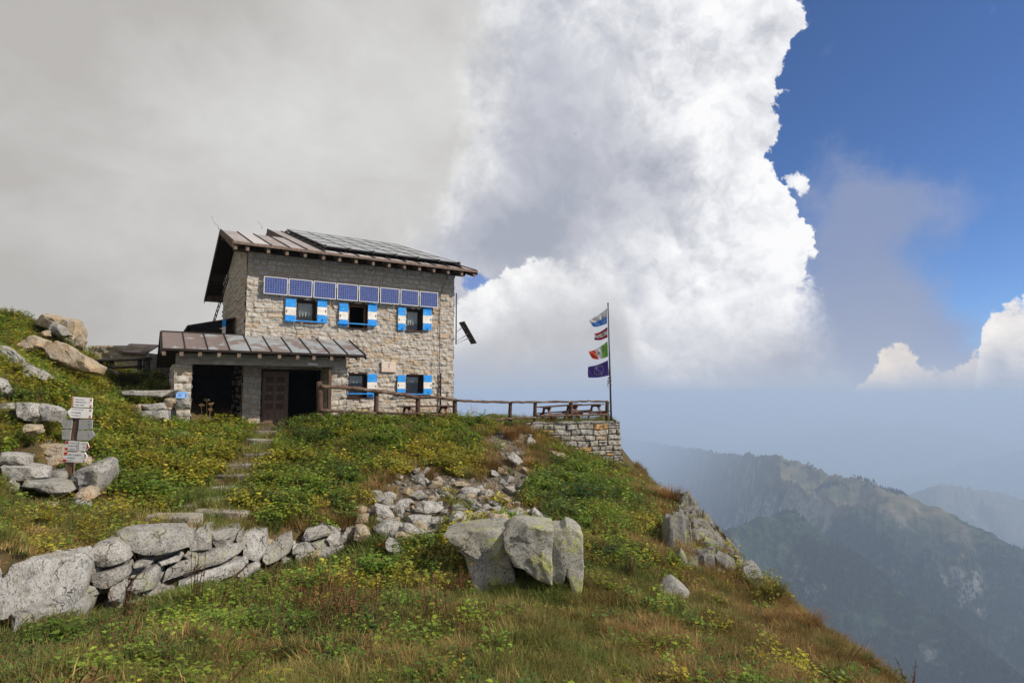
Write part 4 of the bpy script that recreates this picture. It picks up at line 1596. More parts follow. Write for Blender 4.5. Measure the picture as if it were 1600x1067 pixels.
# ------------------------------------------------------------------ picnic tables
def picnic_table(loc, rz, label, L=1.9, tilt=0.0, mat=None):
    root = empty('picnic_table', loc, rz)
    root.rotation_euler = (0, tilt, rz)
    tag(root, label, 'picnic table', 'picnic tables on the terrace')
    mt = mat or M_REDW
    for y in (-.28, -.095, .095, .28):
        b = MB(); b.box(-L / 2, L / 2, y - .085, y + .085, .72, .76); b.build('table_board', M_PLANK, root, bevel=.006)
    for y in (-.68, .68):
        b = MB(); b.box(-L / 2, L / 2, y - .13, y + .13, .42, .46); b.build('seat', M_PLANK, root, bevel=.006)
    for x in (-L / 2 + .3, L / 2 - .3):
        for s in (-1, 1):
            b = MB(); b.beam((x, s * .62, 0), (x, s * .18, .72), .045, .10, (1, 0, 0)); b.build('leg', mt, root)
        b = MB(); b.box(x + .026, x + .066, -.78, .78, .32, .42); b.build('crossbar', mt, root)
        b = MB(); b.box(x + .026, x + .066, -.36, .36, .63, .718); b.build('crossbar', mt, root)
    return root


def ground_at(px, py, Y):
    p = P(px, py, Y)
    return Vector((p.x, p.y, TER - .06))


picnic_table(ground_at(876, 660, 26.2), R(22), 'dark picnic table behind the fence, left of its neighbour near the flagpole', 1.9, -.06)
picnic_table(ground_at(912, 660, 28.0), R(30), 'picnic table behind the fence, nearest the flagpole', 2.0, -.03)
_s = Wall(662, 640, 1.0)[0]
picnic_table(HL(_s, -1.15, -.04), ALPHA, 'red brown picnic table standing along the hut front behind the fence', 2.2)


# ------------------------------------------------------------------ flagpole and flags
M_POLE = basic('dark_pole', (.03, .032, .036), (.045, .045, .05), 12, .5, .05)


def flag_mat(name, c):
    m, g, b = material(name)
    co = g.node('ShaderNodeTexCoord').outputs['Object']
    col = g.mix(g.sm(g.noise(co, 6, 4, .6), .35, .65), c, tuple(x * .85 for x in c))
    g.put(b.inputs['Base Color'], col)
    b.inputs['Roughness'].default_value = .8
    tr = g.node('ShaderNodeBsdfTranslucent')
    g.put(tr.inputs[0], col)
    mx = g.node('ShaderNodeMixShader')
    mx.inputs[0].default_value = .4
    out = [n for n in g.n if n.type == 'OUTPUT_MATERIAL'][0]
    g.l.new(b.outputs[0], mx.inputs[1]); g.l.new(tr.outputs[0], mx.inputs[2]); g.l.new(mx.outputs[0], out.inputs[0])
    return m


FW = flag_mat('white_cloth', (.72, .70, .67)); FB = flag_mat('light_blue_cloth', (.09, .24, .62)); FR = flag_mat('red_cloth', (.50, .04, .035))
FDR = flag_mat('dark_red_cloth', (.34, .025, .045)); FG = flag_mat('green_cloth', (.17, .42, .06)); FP = flag_mat('violet_blue_cloth', (.075, .05, .26))
FY = flag_mat('yellow_cloth', (.75, .60, .22)); FGY = flag_mat('grey_green_cloth', (.33, .31, .25)); FOR = flag_mat('orange_red_cloth', (.70, .085, .04))


def flags():
    Y = 25.45
    base = P(955.5, 668, Y); top = P(950, 475, Y)
    pole = empty('flagpole', base)
    tag(pole, 'tall dark flagpole at the end of the terrace', 'flagpole')
    b = MB(); v = top - base
    b.tube([(0, 0, -.3), v * .5, v], [.042, .036, .026], 10); b.build('pole', M_POLE, pole, smooth=True)
    b = MB()
    b.tube([v + Vector((0, 0, .0)), v + Vector((0, 0, .06))], [.04, .02], 10); b.build('finial', M_POLE, pole, smooth=True)
    b = MB()
    b.tube([v * .96 + Vector((-.06, -.03, 0)), v * .3 + Vector((-.075, -.03, 0)), v * .12 + Vector((-.06, -.04, 0))], .006, 4); b.build('rope', M_ALU, pole)
    b = MB()
    rnd = random.Random(3)
    c = v * .36
    for i in range(26):
        d = Vector((rnd.uniform(-.13, .02), rnd.uniform(-.09, .05), rnd.uniform(-.2, .2)))
        b.prism([c + d, c + d + Vector((.05, .0, .03)), c + d + Vector((.02, .03, .08))], (.004, .004, 0))
    b.build('knotted_rope', M_LOGD, pole)
    sx, sy = 60 / 492, 130 / 1067

    def q(x, y): return (910 + x * sx, 470 + y * sy)
    data = [
        ('white and light blue flag, topmost on the flagpole', [(318, 95), (95, 228), (140, 318), (314, 290)], 'wb'),
        ('small red and white striped flag, second from the top of the flagpole', [(322, 333), (165, 405), (160, 492), (326, 466)], 'rwr'),
        ('green white and red flag, third from the top of the flagpole', [(320, 520), (80, 650), (140, 738), (332, 712)], 'gwr'),
        ('violet blue flag with a ring of yellow stars, lowest on the flagpole', [(328, 762), (82, 850), (84, 988), (344, 955)], 'eu')]
    rnd = random.Random(8)
    for k, (lab, c, typ) in enumerate(data):
        ht, ft, fb, hb = [P(*q(*t), Y) for t in c]
        o0 = ht
        nu, nv = 28, 20
        vs = []
        for j in range(nv + 1):
            v_ = j / nv
            for i in range(nu + 1):
                u = i / nu
                p = ht.lerp(ft, u).lerp(hb.lerp(fb, u), v_)
                wv = math.sin(u * 7.5 + v_ * 3.2 + k * 1.7) * .12 * u ** .7 + math.sin(u * 15 - v_ * 6 + k) * .02
                p = p + Vector((0, wv + u * .25, math.sin(u * 5 + k) * .02 * u - .06 * math.sin(u * math.pi) * (1 if k != 3 else .4)))
                vs.append(p - o0)
        fs, mi = [], []
        for j in range(nv):
            for i in range(nu):
                a = j * (nu + 1) + i
                fs.append((a, a + 1, a + nu + 2, a + nu + 1))
                u, v_ = (i + .5) / nu, (j + .5) / nv
                if typ == 'wb': mi.append(0 if v_ < .5 else 1)
                elif typ == 'rwr': mi.append(0 if (v_ < .3 or v_ > .68) else (1 if abs(u - .45) < .2 and abs(v_ - .5) < .17 else 2))
                elif typ == 'gwr': mi.append(0 if u < .33 else (1 if u < .66 else 2))
                else: mi.append(0)
        mats = {'wb': [FW, FB], 'rwr': [FDR, FGY, FW], 'gwr': [FG, FW, FOR], 'eu': [FP]}[typ]
        f = mesh_obj('flag', vs, fs, mats, None, True, o0, mi)
        tag(f, lab, 'flag', 'flags on the flagpole')

        def at(u, v_):
            i = min(int(u * nu), nu - 1); j = min(int(v_ * nv), nv - 1)
            return Vector(vs[j * (nu + 1) + i]) + Vector((0, -.02, 0))
        ex, ey = (Vector(vs[nu]) - Vector(vs[0])).normalized(), Vector((0, 0, 1))
        m_ = MB()
        if typ == 'eu':
            for s in range(12):
                a = s * math.pi / 6
                c0 = at(.5 + .22 * math.cos(a), .5 + .31 * math.sin(a))
                m_.prism([c0 + (ex * math.cos(t * math.pi / 5 + 1.57) + ey * math.sin(t * math.pi / 5 + 1.57)) * (.038 if t % 2 == 0 else .016) for t in range(10)], (0, .004, 0))
            m_.build('star_ring', FY, f)
        elif typ in ('gwr', 'wb'):
            c0 = at(.5 if typ == 'gwr' else .3, .45)
            m_.prism([c0 + ex * a * .09 + ey * b_ * .10 for a, b_ in ((-.5, .6), (.5, .6), (.55, 0), (0, -.8), (-.55, 0))], (0, .004, 0))
            m_.build('emblem', FGY, f)


flags()


# ------------------------------------------------------------------ signpost
M_SIGN = basic('white_sign_paint', (.80, .78, .75), (.74, .71, .67), 12, .5, .02)
M_SIGNB = basic('grey_sign_back', (.36, .35, .335), (.32, .31, .30), 12, .5, .02)
M_SIGNR = basic('red_sign_paint', (.55, .045, .03), (.48, .05, .035), 12, .5, .02)
M_SIGNF = basic('faded_red_paint', (.44, .20, .15), (.48, .24, .18), 12, .5, .02)
M_INK = basic('faded_ink', (.22, .22, .26), (.28, .27, .30), 30, .6, 0)
M_POST = basic('signpost_timber', (.17, .105, .065), (.09, .05, .03), 9, .85, .4, stretch=(1, 1, .2))


def signpost():
    Y = 11.6
    base = P(103, 775, Y)
    root = empty('signpost', base)
    tag(root, 'leaning wooden signpost with white and red trail arrows', 'signpost')
    a, b = P(103.5, 780, Y), P(123, 624, Y)
    v = b - a
    m_ = MB(); m_.beam(a - base, b - base, .125, .11, (0, 1, 0)); m_.build('post', M_POST, root, bevel=.012)

    def board(poly, mat, dy, red=(), ink=(), thick=.018, redm=None, name='sign_board', yaw=.0):
        cx = sum(p[0] for p in poly) / len(poly)
        pts = []
        for p in poly:
            q = P(p[0], p[1], Y + dy)
            q = P(p[0], p[1], Y + dy + yaw * (p[0] - cx) / 80)
            pts.append(q - base)
        m_ = MB(); m_.prism(pts, (0, thick, 0)); o = m_.build(name, mat, root)
        for r_ in red:
            m_ = MB()
            m_.prism([P(p[0], p[1], Y + dy + yaw * (p[0] - cx) / 80 - .004) - base for p in r_], (0, .003, 0)); m_.build('red_mark', redm or M_SIGNR, o)
        if ink:
            m_ = MB()
            rnd = random.Random(int(cx * 7))
            for (x0, x1, y0, h, sl) in ink:
                x = x0
                while x < x1:
                    w = rnd.uniform(.7, 1.5)
                    hh = h * rnd.uniform(.6, 1.05)
                    yy = y0 + sl * (x - x0)
                    m_.prism([P(px_, py_, Y + dy + yaw * (px_ - cx) / 80 - .004) - base for px_, py_ in ((x, yy), (x + w * .62, yy), (x + w * .62, yy + hh), (x, yy + hh))], (0, .003, 0))
                    x += w
                    if rnd.random() < .16: x += 1.0
            m_.build('lettering', M_INK, o)
    sq = lambda x, y, w, h: [(x, y), (x + w, y + .2), (x + w - .4, y + h + .2), (x - .4, y + h)]
    board([(112.5, 619.5), (144.5, 622), (143.5, 637), (111.5, 635.5)], M_SIGN, -.08, [sq(141, 623, 3, 3.6), sq(140.3, 632.5, 3, 3.8), [(112.5, 620), (115.3, 620.2), (114.5, 635.4), (111.5, 635.3)]],
          [(118, 132, 623, 1.5, .07), (118, 134, 627, 1.5, .07), (137, 140, 628, 1.4, .07), (117, 131, 631.3, 1.5, .07)], redm=M_SIGNF, yaw=.1)
    board([(105, 643), (111.5, 636.8), (144, 638.6), (142.5, 653.6), (110, 652.5)], M_SIGN, -.083, [sq(140, 639.5, 3, 3), sq(139, 649, 3.4, 3.8)],
          [(113, 130, 638.8, 1.3, .05), (112, 127, 643.2, 1.8, .05), (112, 126, 648, 1.3, .05)], redm=M_SIGNF, yaw=.1)
    board([(96, 662), (99.5, 655), (113, 654.8), (111.5, 669.5), (99, 669.5)], M_SIGNB, -.078, [], [(103.8, 104.8, 660, 4.5, 0)])
    board([(123.5, 655.5), (144, 655.2), (143.5, 670.2), (122.5, 671.5)], M_SIGNB, -.076, [], [(138.5, 141.5, 657, 1.6, 0), (138, 143, 661, 4, 0), (138.2, 141, 666.5, 1.6, 0)])
    board([(97, 671), (111, 670.8), (108.8, 687), (96.5, 686)], M_SIGNB, -.079, [], [(99, 99.8, 674, 7, 0), (102.3, 103.2, 673, 9, 0)])
    board([(121.8, 672.5), (143.5, 672.5), (148.4, 680.3), (140, 687.6), (119.8, 687.3)], M_SIGNB, -.077, [], [(137.8, 139.4, 677.5, 6, 0)])
    board([(102.5, 688.2), (136.2, 690.5), (139.2, 698.5), (134, 704.8), (101, 703.7)], M_SIGN, -.085, [sq(103, 689, 4.2, 4), sq(101.7, 699, 4.2, 4), [(136.4, 691), (139, 698.4), (134.4, 704), (135.6, 697)]],
          [(109.5, 120, 691, 1.6, .05), (106, 120, 695.5, 1.6, .03), (108, 118, 700.5, 1.6, .03), (129, 133.5, 693, 1, 0), (130, 133, 698, 1.4, 0)], redm=M_SIGNR, yaw=-.1)
    m_ = MB(); m_.prism([P(x, y, Y - .094) - base for x, y in ((122.8, 689.8), (123.8, 689.8), (122.8, 704), (121.8, 704))], (0, .006, 0)); m_.build('sign_joint', M_INK, root)
    board([(100.5, 705.8), (133, 706.8), (136, 713), (132, 722.3), (98, 721.5)], M_SIGN, -.087, [sq(100, 706, 5.4, 4.6), sq(98, 717, 5.4, 4.2), sq(132.3, 710, 2.6, 2.6), sq(130.4, 719, 2.2, 2.2)],
          [(107, 127, 709, 1.8, .05), (105, 117, 714, 1.6, .03), (104.5, 114.5, 718.5, 1.6, .0), (127, 134, 714.6, 1.4, 0)], yaw=-.1)


signpost()


# ------------------------------------------------------------------ dry-stone wall under the terrace corner
def terrace_wall():
    a = Vector((*TERRACE[0], 0)); b = Vector((*TERRACE[1], 0)); c = Vector((*TERRACE[2], 0))
    root = empty('dry_stone_wall', (b.x, b.y, TER - 2.2))
    tag(root, 'dry stone retaining wall of grey and ochre blocks under the terrace corner', 'stone wall')
    o0 = Vector((b.x, b.y, TER - 2.2))
    H = 2.22
    for p, q, seed in ((a, b, 41), (b, c, 47)):
        L = (q - p).length
        du = (q - p).normalized()
        dn = Vector((du.y, -du.x, 0))
        bat = dn * .10                             # the face leans back a little
        p0 = Vector((p.x, p.y, o0.z)) - o0 + dn * .22
        dv = (Vector((0, 0, 1)) - dn * .09).normalized()
        data = block_relief(L + (.12 if seed == 41 else 0), H + .05, .022 if seed == 41 else .06, seed, (.13, .27), (.2, .56), .10, .028, warp=.035, rough=.014)
        ob = relief_obj('wall_face', p0, tuple(du), tuple(dv), tuple(dn), data, M_DRYWALL, root)
    # capping stones
    rnd = random.Random(5)
    du = (b - a).normalized(); dn = Vector((du.y, -du.x, 0))
    x = .3
    L = (b - a).length + .12
    while x < L - .1:
        w = min(rnd.uniform(.3, .7), L - x)
        m_ = MB()
        z0 = H - .08
        h = rnd.uniform(.10, .16)
        p = Vector((a.x, a.y, o0.z)) - o0 + du * x
        c0 = p + dn * .06
        vs = []
        q0 = [c0 + du * (rnd.uniform(0, .03)) + Vector((0, 0, z0)), c0 + du * (w - .03) + Vector((0, 0, z0)), c0 + du * (w - .03) - dn * .4 + Vector((0, 0, z0)), c0 - dn * .4 + Vector((0, 0, z0))]
        m_.hexa(q0, [t + Vector((rnd.uniform(-.02, .02), rnd.uniform(-.02, .02), h + rnd.uniform(-.02, .02))) for t in q0])
        m_.build('cap_stone', M_GRAN, root, bevel=.02)
        x += w


M_GRAN = granite('grey_granite', (.32, .305, .28), (.105, .10, .095), (.25, .225, .19), (.26, .26, .09), .35)
M_GRANL = granite('pale_granite', (.41, .39, .36), (.135, .13, .12), (.30, .27, .23))
M_LICH = granite('lichened_granite', (.315, .30, .26), (.12, .12, .11), (.26, .235, .18), (.34, .35, .09), .85, .8)
M_WARMG = granite('ochre_granite', (.40, .33, .25), (.17, .14, .11), (.40, .275, .16), (.30, .28, .12), .4)
terrace_wall()


# ------------------------------------------------------------------ stones
def outline_stone(name, px_pts, Y, thick, mat, parent=None, seed=0, rough=1.0, round_=.10, tilt=(0, 0), chop=9, n=44, base=None):
    """a boulder whose near face has this outline: evenly resampled ring, bulged face, real thickness behind, weathered by 3-D noise"""
    pts = [P(x, y, Y) for x, y in px_pts]
    q = [(p.x, p.z) for p in pts]
    L = [0]
    for i in range(len(q)):
        a, b = q[i], q[(i + 1) % len(q)]
        L.append(L[-1] + math.hypot(a[0] - b[0], a[1] - b[1]))
    tot = L[-1]
    ring = []
    for k in range(n):
        s = tot * k / n
        i = max(j for j in range(len(q)) if L[j] <= s + 1e-9)
        t = (s - L[i]) / (L[i + 1] - L[i] + 1e-9)
        a, b = q[i], q[(i + 1) % len(q)]
        ring.append((a[0] + (b[0] - a[0]) * t, a[1] + (b[1] - a[1]) * t))
    ring = np.array(ring)
    # soften corners slightly
    ring = ring * .86 + .07 * (np.roll(ring, 1, 0) + np.roll(ring, -1, 0))
    ring = ring.mean(0) + (ring - ring.mean(0)) * 1.03
    if ((ring[:, 0] * np.roll(ring[:, 1], -1)) - (np.roll(ring[:, 0], -1) * ring[:, 1])).sum() < 0:
        ring = ring[::-1]
    c = ring.mean(0)
    size = max(np.ptp(ring[:, 0]), np.ptp(ring[:, 1]))
    mn = min(np.ptp(ring[:, 0]), np.ptp(ring[:, 1]))
    prof = []                                      # (scale, depth)
    r = min(round_ * mn * .6, .06)
    for s, d in ((.12, -.02), (.3, -.018), (.5, -.012), (.68, 0.0), (.82, .008)):
        prof.append((s, d))
    k0 = r / (mn / 2)
    for a in (0, .33, .66, 1.0):
        an = a * math.pi / 2
        prof.append((1 - k0 * (1 - math.sin(an)), .012 + r * (1 - math.cos(an))))
    for f in (.2, .4, .6, .8):
        prof.append((1 - .05 * f, .012 + r + (thick - 2 * r) * f))
    for a in (.0, .5, 1.0):
        an = a * math.pi / 2
        prof.append((.95 - k0 * math.sin(an) * .8, thick - r + r * math.sin(an)))
    prof += [(.5, thick + .01), (.15, thick + .01)]
    V = []
    for s, d in prof:
        w = c + (ring - c) * s
        td = tilt[0] * (w[:, 0] - c[0]) + tilt[1] * (w[:, 1] - c[1])
        f = (Y + td) / Y
        V.append(np.c_[w[:, 0] * f * (1 + d / Y * .6), Y * f + d, w[:, 1] * f])
    V = np.concatenate(V)
    sc_ = size
    # cleave it with random planes: flat facets meeting in edges
    rng = np.random.default_rng(seed)
    cc = V.mean(0)
    for j in range(int(chop)):
        nv = rng.normal(0, 1, 3) * (1, .9, 1)
        if nv[1] > 0: nv[1] *= -1 if rng.random() < .8 else 1
        nv /= np.linalg.norm(nv)
        dd = (V - cc) @ nv
        lim = dd.max() * rng.uniform(.74, .93)
        over = np.maximum(dd - lim, 0)
        V = V - over[:, None] * nv * .92
    dx = fbm(V[:, 0] / sc_ * 3.2 + seed, V[:, 1] / sc_ * 3.2, V[:, 2] / sc_ * 3.2, 5, seed, .55)
    dy = fbm(V[:, 0] / sc_ * 3.2 + seed + 50, V[:, 1] / sc_ * 3.2, V[:, 2] / sc_ * 3.2, 5, seed + 3, .55)
    dz = fbm(V[:, 0] / sc_ * 3.2 + seed + 90, V[:, 1] / sc_ * 3.2, V[:, 2] / sc_ * 3.2, 5, seed + 7, .55)
    amp = .030 * mn ** .5 * size ** .5 * rough
    cell = np.abs(fbm(V[:, 0] / sc_ * 2.1 + seed * 3, V[:, 1] / sc_ * 2.1, V[:, 2] / sc_ * 2.1, 2, seed + 11, .5))
    V[:, 1] += (cell - .3) * amp * 2.2 * (V[:, 1] < V[:, 1].min() + thick * .5)
    V += np.c_[dx * amp * .55, dy * amp * 1.5, dz * amp * .55]
    m_ = len(prof)
    fs = []
    for i in range(m_ - 1):
        for k in range(n):
            fs.append((i * n + k, i * n + (k + 1) % n, (i + 1) * n + (k + 1) % n, (i + 1) * n + k))
    fs.append(tuple(range(n - 1, -1, -1)))
    fs.append(tuple((m_ - 1) * n + k for k in range(n)))
    o0 = Vector((c[0], Y + thick * .5, ring[:, 1].min())) if base is None else base
    o = mesh_obj(name, V - np.array(o0), fs, mat, parent, True, None)
    o.data.set_sharp_from_angle(angle=R(24))
    if parent is None: o.location = o0
    return o


def crop(pts, ox, oy, s):
    return [(ox + x * s, oy + y * s) for x, y in pts]


def retaining_wall():
    base = P(300, 940, 8.8)
    root = empty('retaining_wall', base)
    tag(root, 'low retaining wall of big rough granite blocks below the path', 'stone wall')
    s1 = 400 / 1390
    A = lambda pts: crop(pts, 0, 760, s1)
    B = lambda pts: crop(pts, 200, 630, 400 / 1581)
    st = [
        A([(-90, 560), (60, 440), (100, 425), (330, 400), (440, 365), (475, 400), (465, 520), (430, 620), (250, 640), (150, 690), (60, 710), (-90, 760)]),
        A([(-60, 800), (100, 720), (350, 640), (360, 700), (330, 760), (200, 810), (0, 860), (-60, 850)]),
        A([(355, 660), (445, 640), (465, 680), (440, 730), (350, 745)]),
        A([(480, 345), (560, 310), (620, 300), (680, 350), (700, 400), (590, 450), (520, 475), (478, 420)]),
        A([(600, 270), (700, 250), (980, 238), (1018, 330), (900, 365), (760, 412), (706, 392), (670, 330)]),
        A([(478, 500), (600, 460), (690, 430), (694, 490), (580, 555), (500, 600)]),
        A([(575, 570), (620, 550), (655, 590), (640, 660), (580, 650)]),
        A([(690, 560), (720, 500), (830, 450), (852, 460), (835, 540), (805, 605), (720, 610)]),
        A([(860, 460), (1000, 400), (1300, 308), (1318, 340), (1250, 405), (1000, 475), (858, 528)]),
        A([(925, 555), (1100, 470), (1325, 393), (1338, 432), (1280, 482), (1100, 552), (950, 605)]),
        A([(1045, 238), (1120, 233), (1146, 260), (1132, 355), (1050, 365), (1033, 310)]),
        A([(1145, 248), (1270, 233), (1285, 255), (1252, 322), (1180, 355), (1140, 345)]),
        A([(985, 245), (1040, 250), (1030, 330), (1010, 300)]),
        A([(1272, 300), (1300, 245), (1312, 300), (1290, 318)]),
        A([(975, 400), (1010, 362), (1080, 375), (1060, 392)]),
        A([(830, 430), (960, 375), (972, 405), (860, 440)]),
        A([(705, 420), (750, 415), (810, 430), (720, 460)]),
        A([(1345, 430), (1390, 415), (1400, 460), (1290, 545), (1260, 510)]),
        B([(700, 800), (775, 785), (845, 787), (855, 880), (835, 945), (800, 985), (720, 955), (698, 880)]),
        B([(855, 895), (930, 830), (1000, 800), (1012, 880), (985, 952), (940, 962), (850, 1005), (815, 1015), (838, 945)]),
        B([(1060, 800), (1200, 748), (1310, 778), (1302, 802), (1150, 842), (1060, 862)]),
        B([(1005, 880), (1090, 868), (1105, 935), (1010, 955)]),
        B([(1110, 880), (1250, 828), (1295, 880), (1200, 900), (1130, 910)]),
        B([(925, 970), (1000, 960), (998, 1015), (950, 1035)]),
        B([(735, 1005), (790, 978), (812, 1010), (765, 1045)]),
        B([(1110, 930), (1180, 905), (1220, 950), (1130, 970)]),
    ]
    for i, p in enumerate(st):
        cx = sum(q[0] for q in p) / len(p); cy = sum(q[1] for q in p) / len(p)
        top_y = np.interp(cx, [0, 130, 250, 400, 530], [880, 868, 838, 832, 825])
        Y = 6.35 + cx * .0111 - max(0, cy - top_y - 25) * .0028
        outline_stone('stone', p, Y - .12, .62 if i < 12 else .45, M_GRAN if i % 3 else M_GRANL, root, 60 + i, rough=1.15, round_=.11,
                      tilt=(1.35 if cx < 130 else random.Random(i).uniform(.8, 1.05), random.Random(i + 5).uniform(.05, .3)), n=72, chop=9, base=base)
    for i, (px, py, w, h) in enumerate([(-75, 930, 55, 38), (-70, 990, 50, 26), (-150, 930, 50, 40), (-160, 1000, 60, 34), (-225, 950, 55, 42), (-240, 1030, 60, 36)]):
        pts = [(px - w, py - h * .7), (px - w * .2, py - h), (px + w * .8, py - h * .9), (px + w, py + h * .2), (px + w * .5, py + h), (px - w * .8, py + h * .8)]
        outline_stone('stone', pts, 6.25 + px * .0111, .6, M_GRAN if i % 2 else M_GRANL, root, 800 + i, rough=1.2, round_=.1, tilt=(1.2, .15), n=56, chop=9, base=base)
    rnd = random.Random(31)
    for i in range(58):
        px = rnd.uniform(20, 585)
        t = float(np.interp(px, [0, 130, 250, 400, 530, 585], [900, 880, 850, 842, 832, 822]))
        bt = float(np.interp(px, [0, 130, 250, 400, 530, 585], [1000, 975, 945, 905, 872, 862]))
        py = rnd.uniform(t + 4, bt - 2)
        w, h = rnd.uniform(13, 32) * (1.25 - px / 1200), rnd.uniform(8, 17) * (1.25 - px / 1200)
        sl = rnd.uniform(-.25, .05)
        n_ = rnd.choice((4, 5, 6))
        pts = []
        for k in range(n_):
            an = 2 * math.pi * (k + rnd.uniform(-.2, .2)) / n_ + .4
            pts.append((px + w * math.cos(an), py - sl * -w * math.cos(an) + h * math.sin(an)))
        outline_stone('stone', pts, 6.35 + px * .0111 + (-.02 if px < 470 else -.30) + (bt - py) * .002, .4, (M_GRAN, M_GRANL, M_WARMG, M_GRAN)[i % 4], root, 700 + i, rough=1.2, round_=.06, tilt=(.8, .1), n=32, chop=8, base=base)
    return root


retaining_wall()


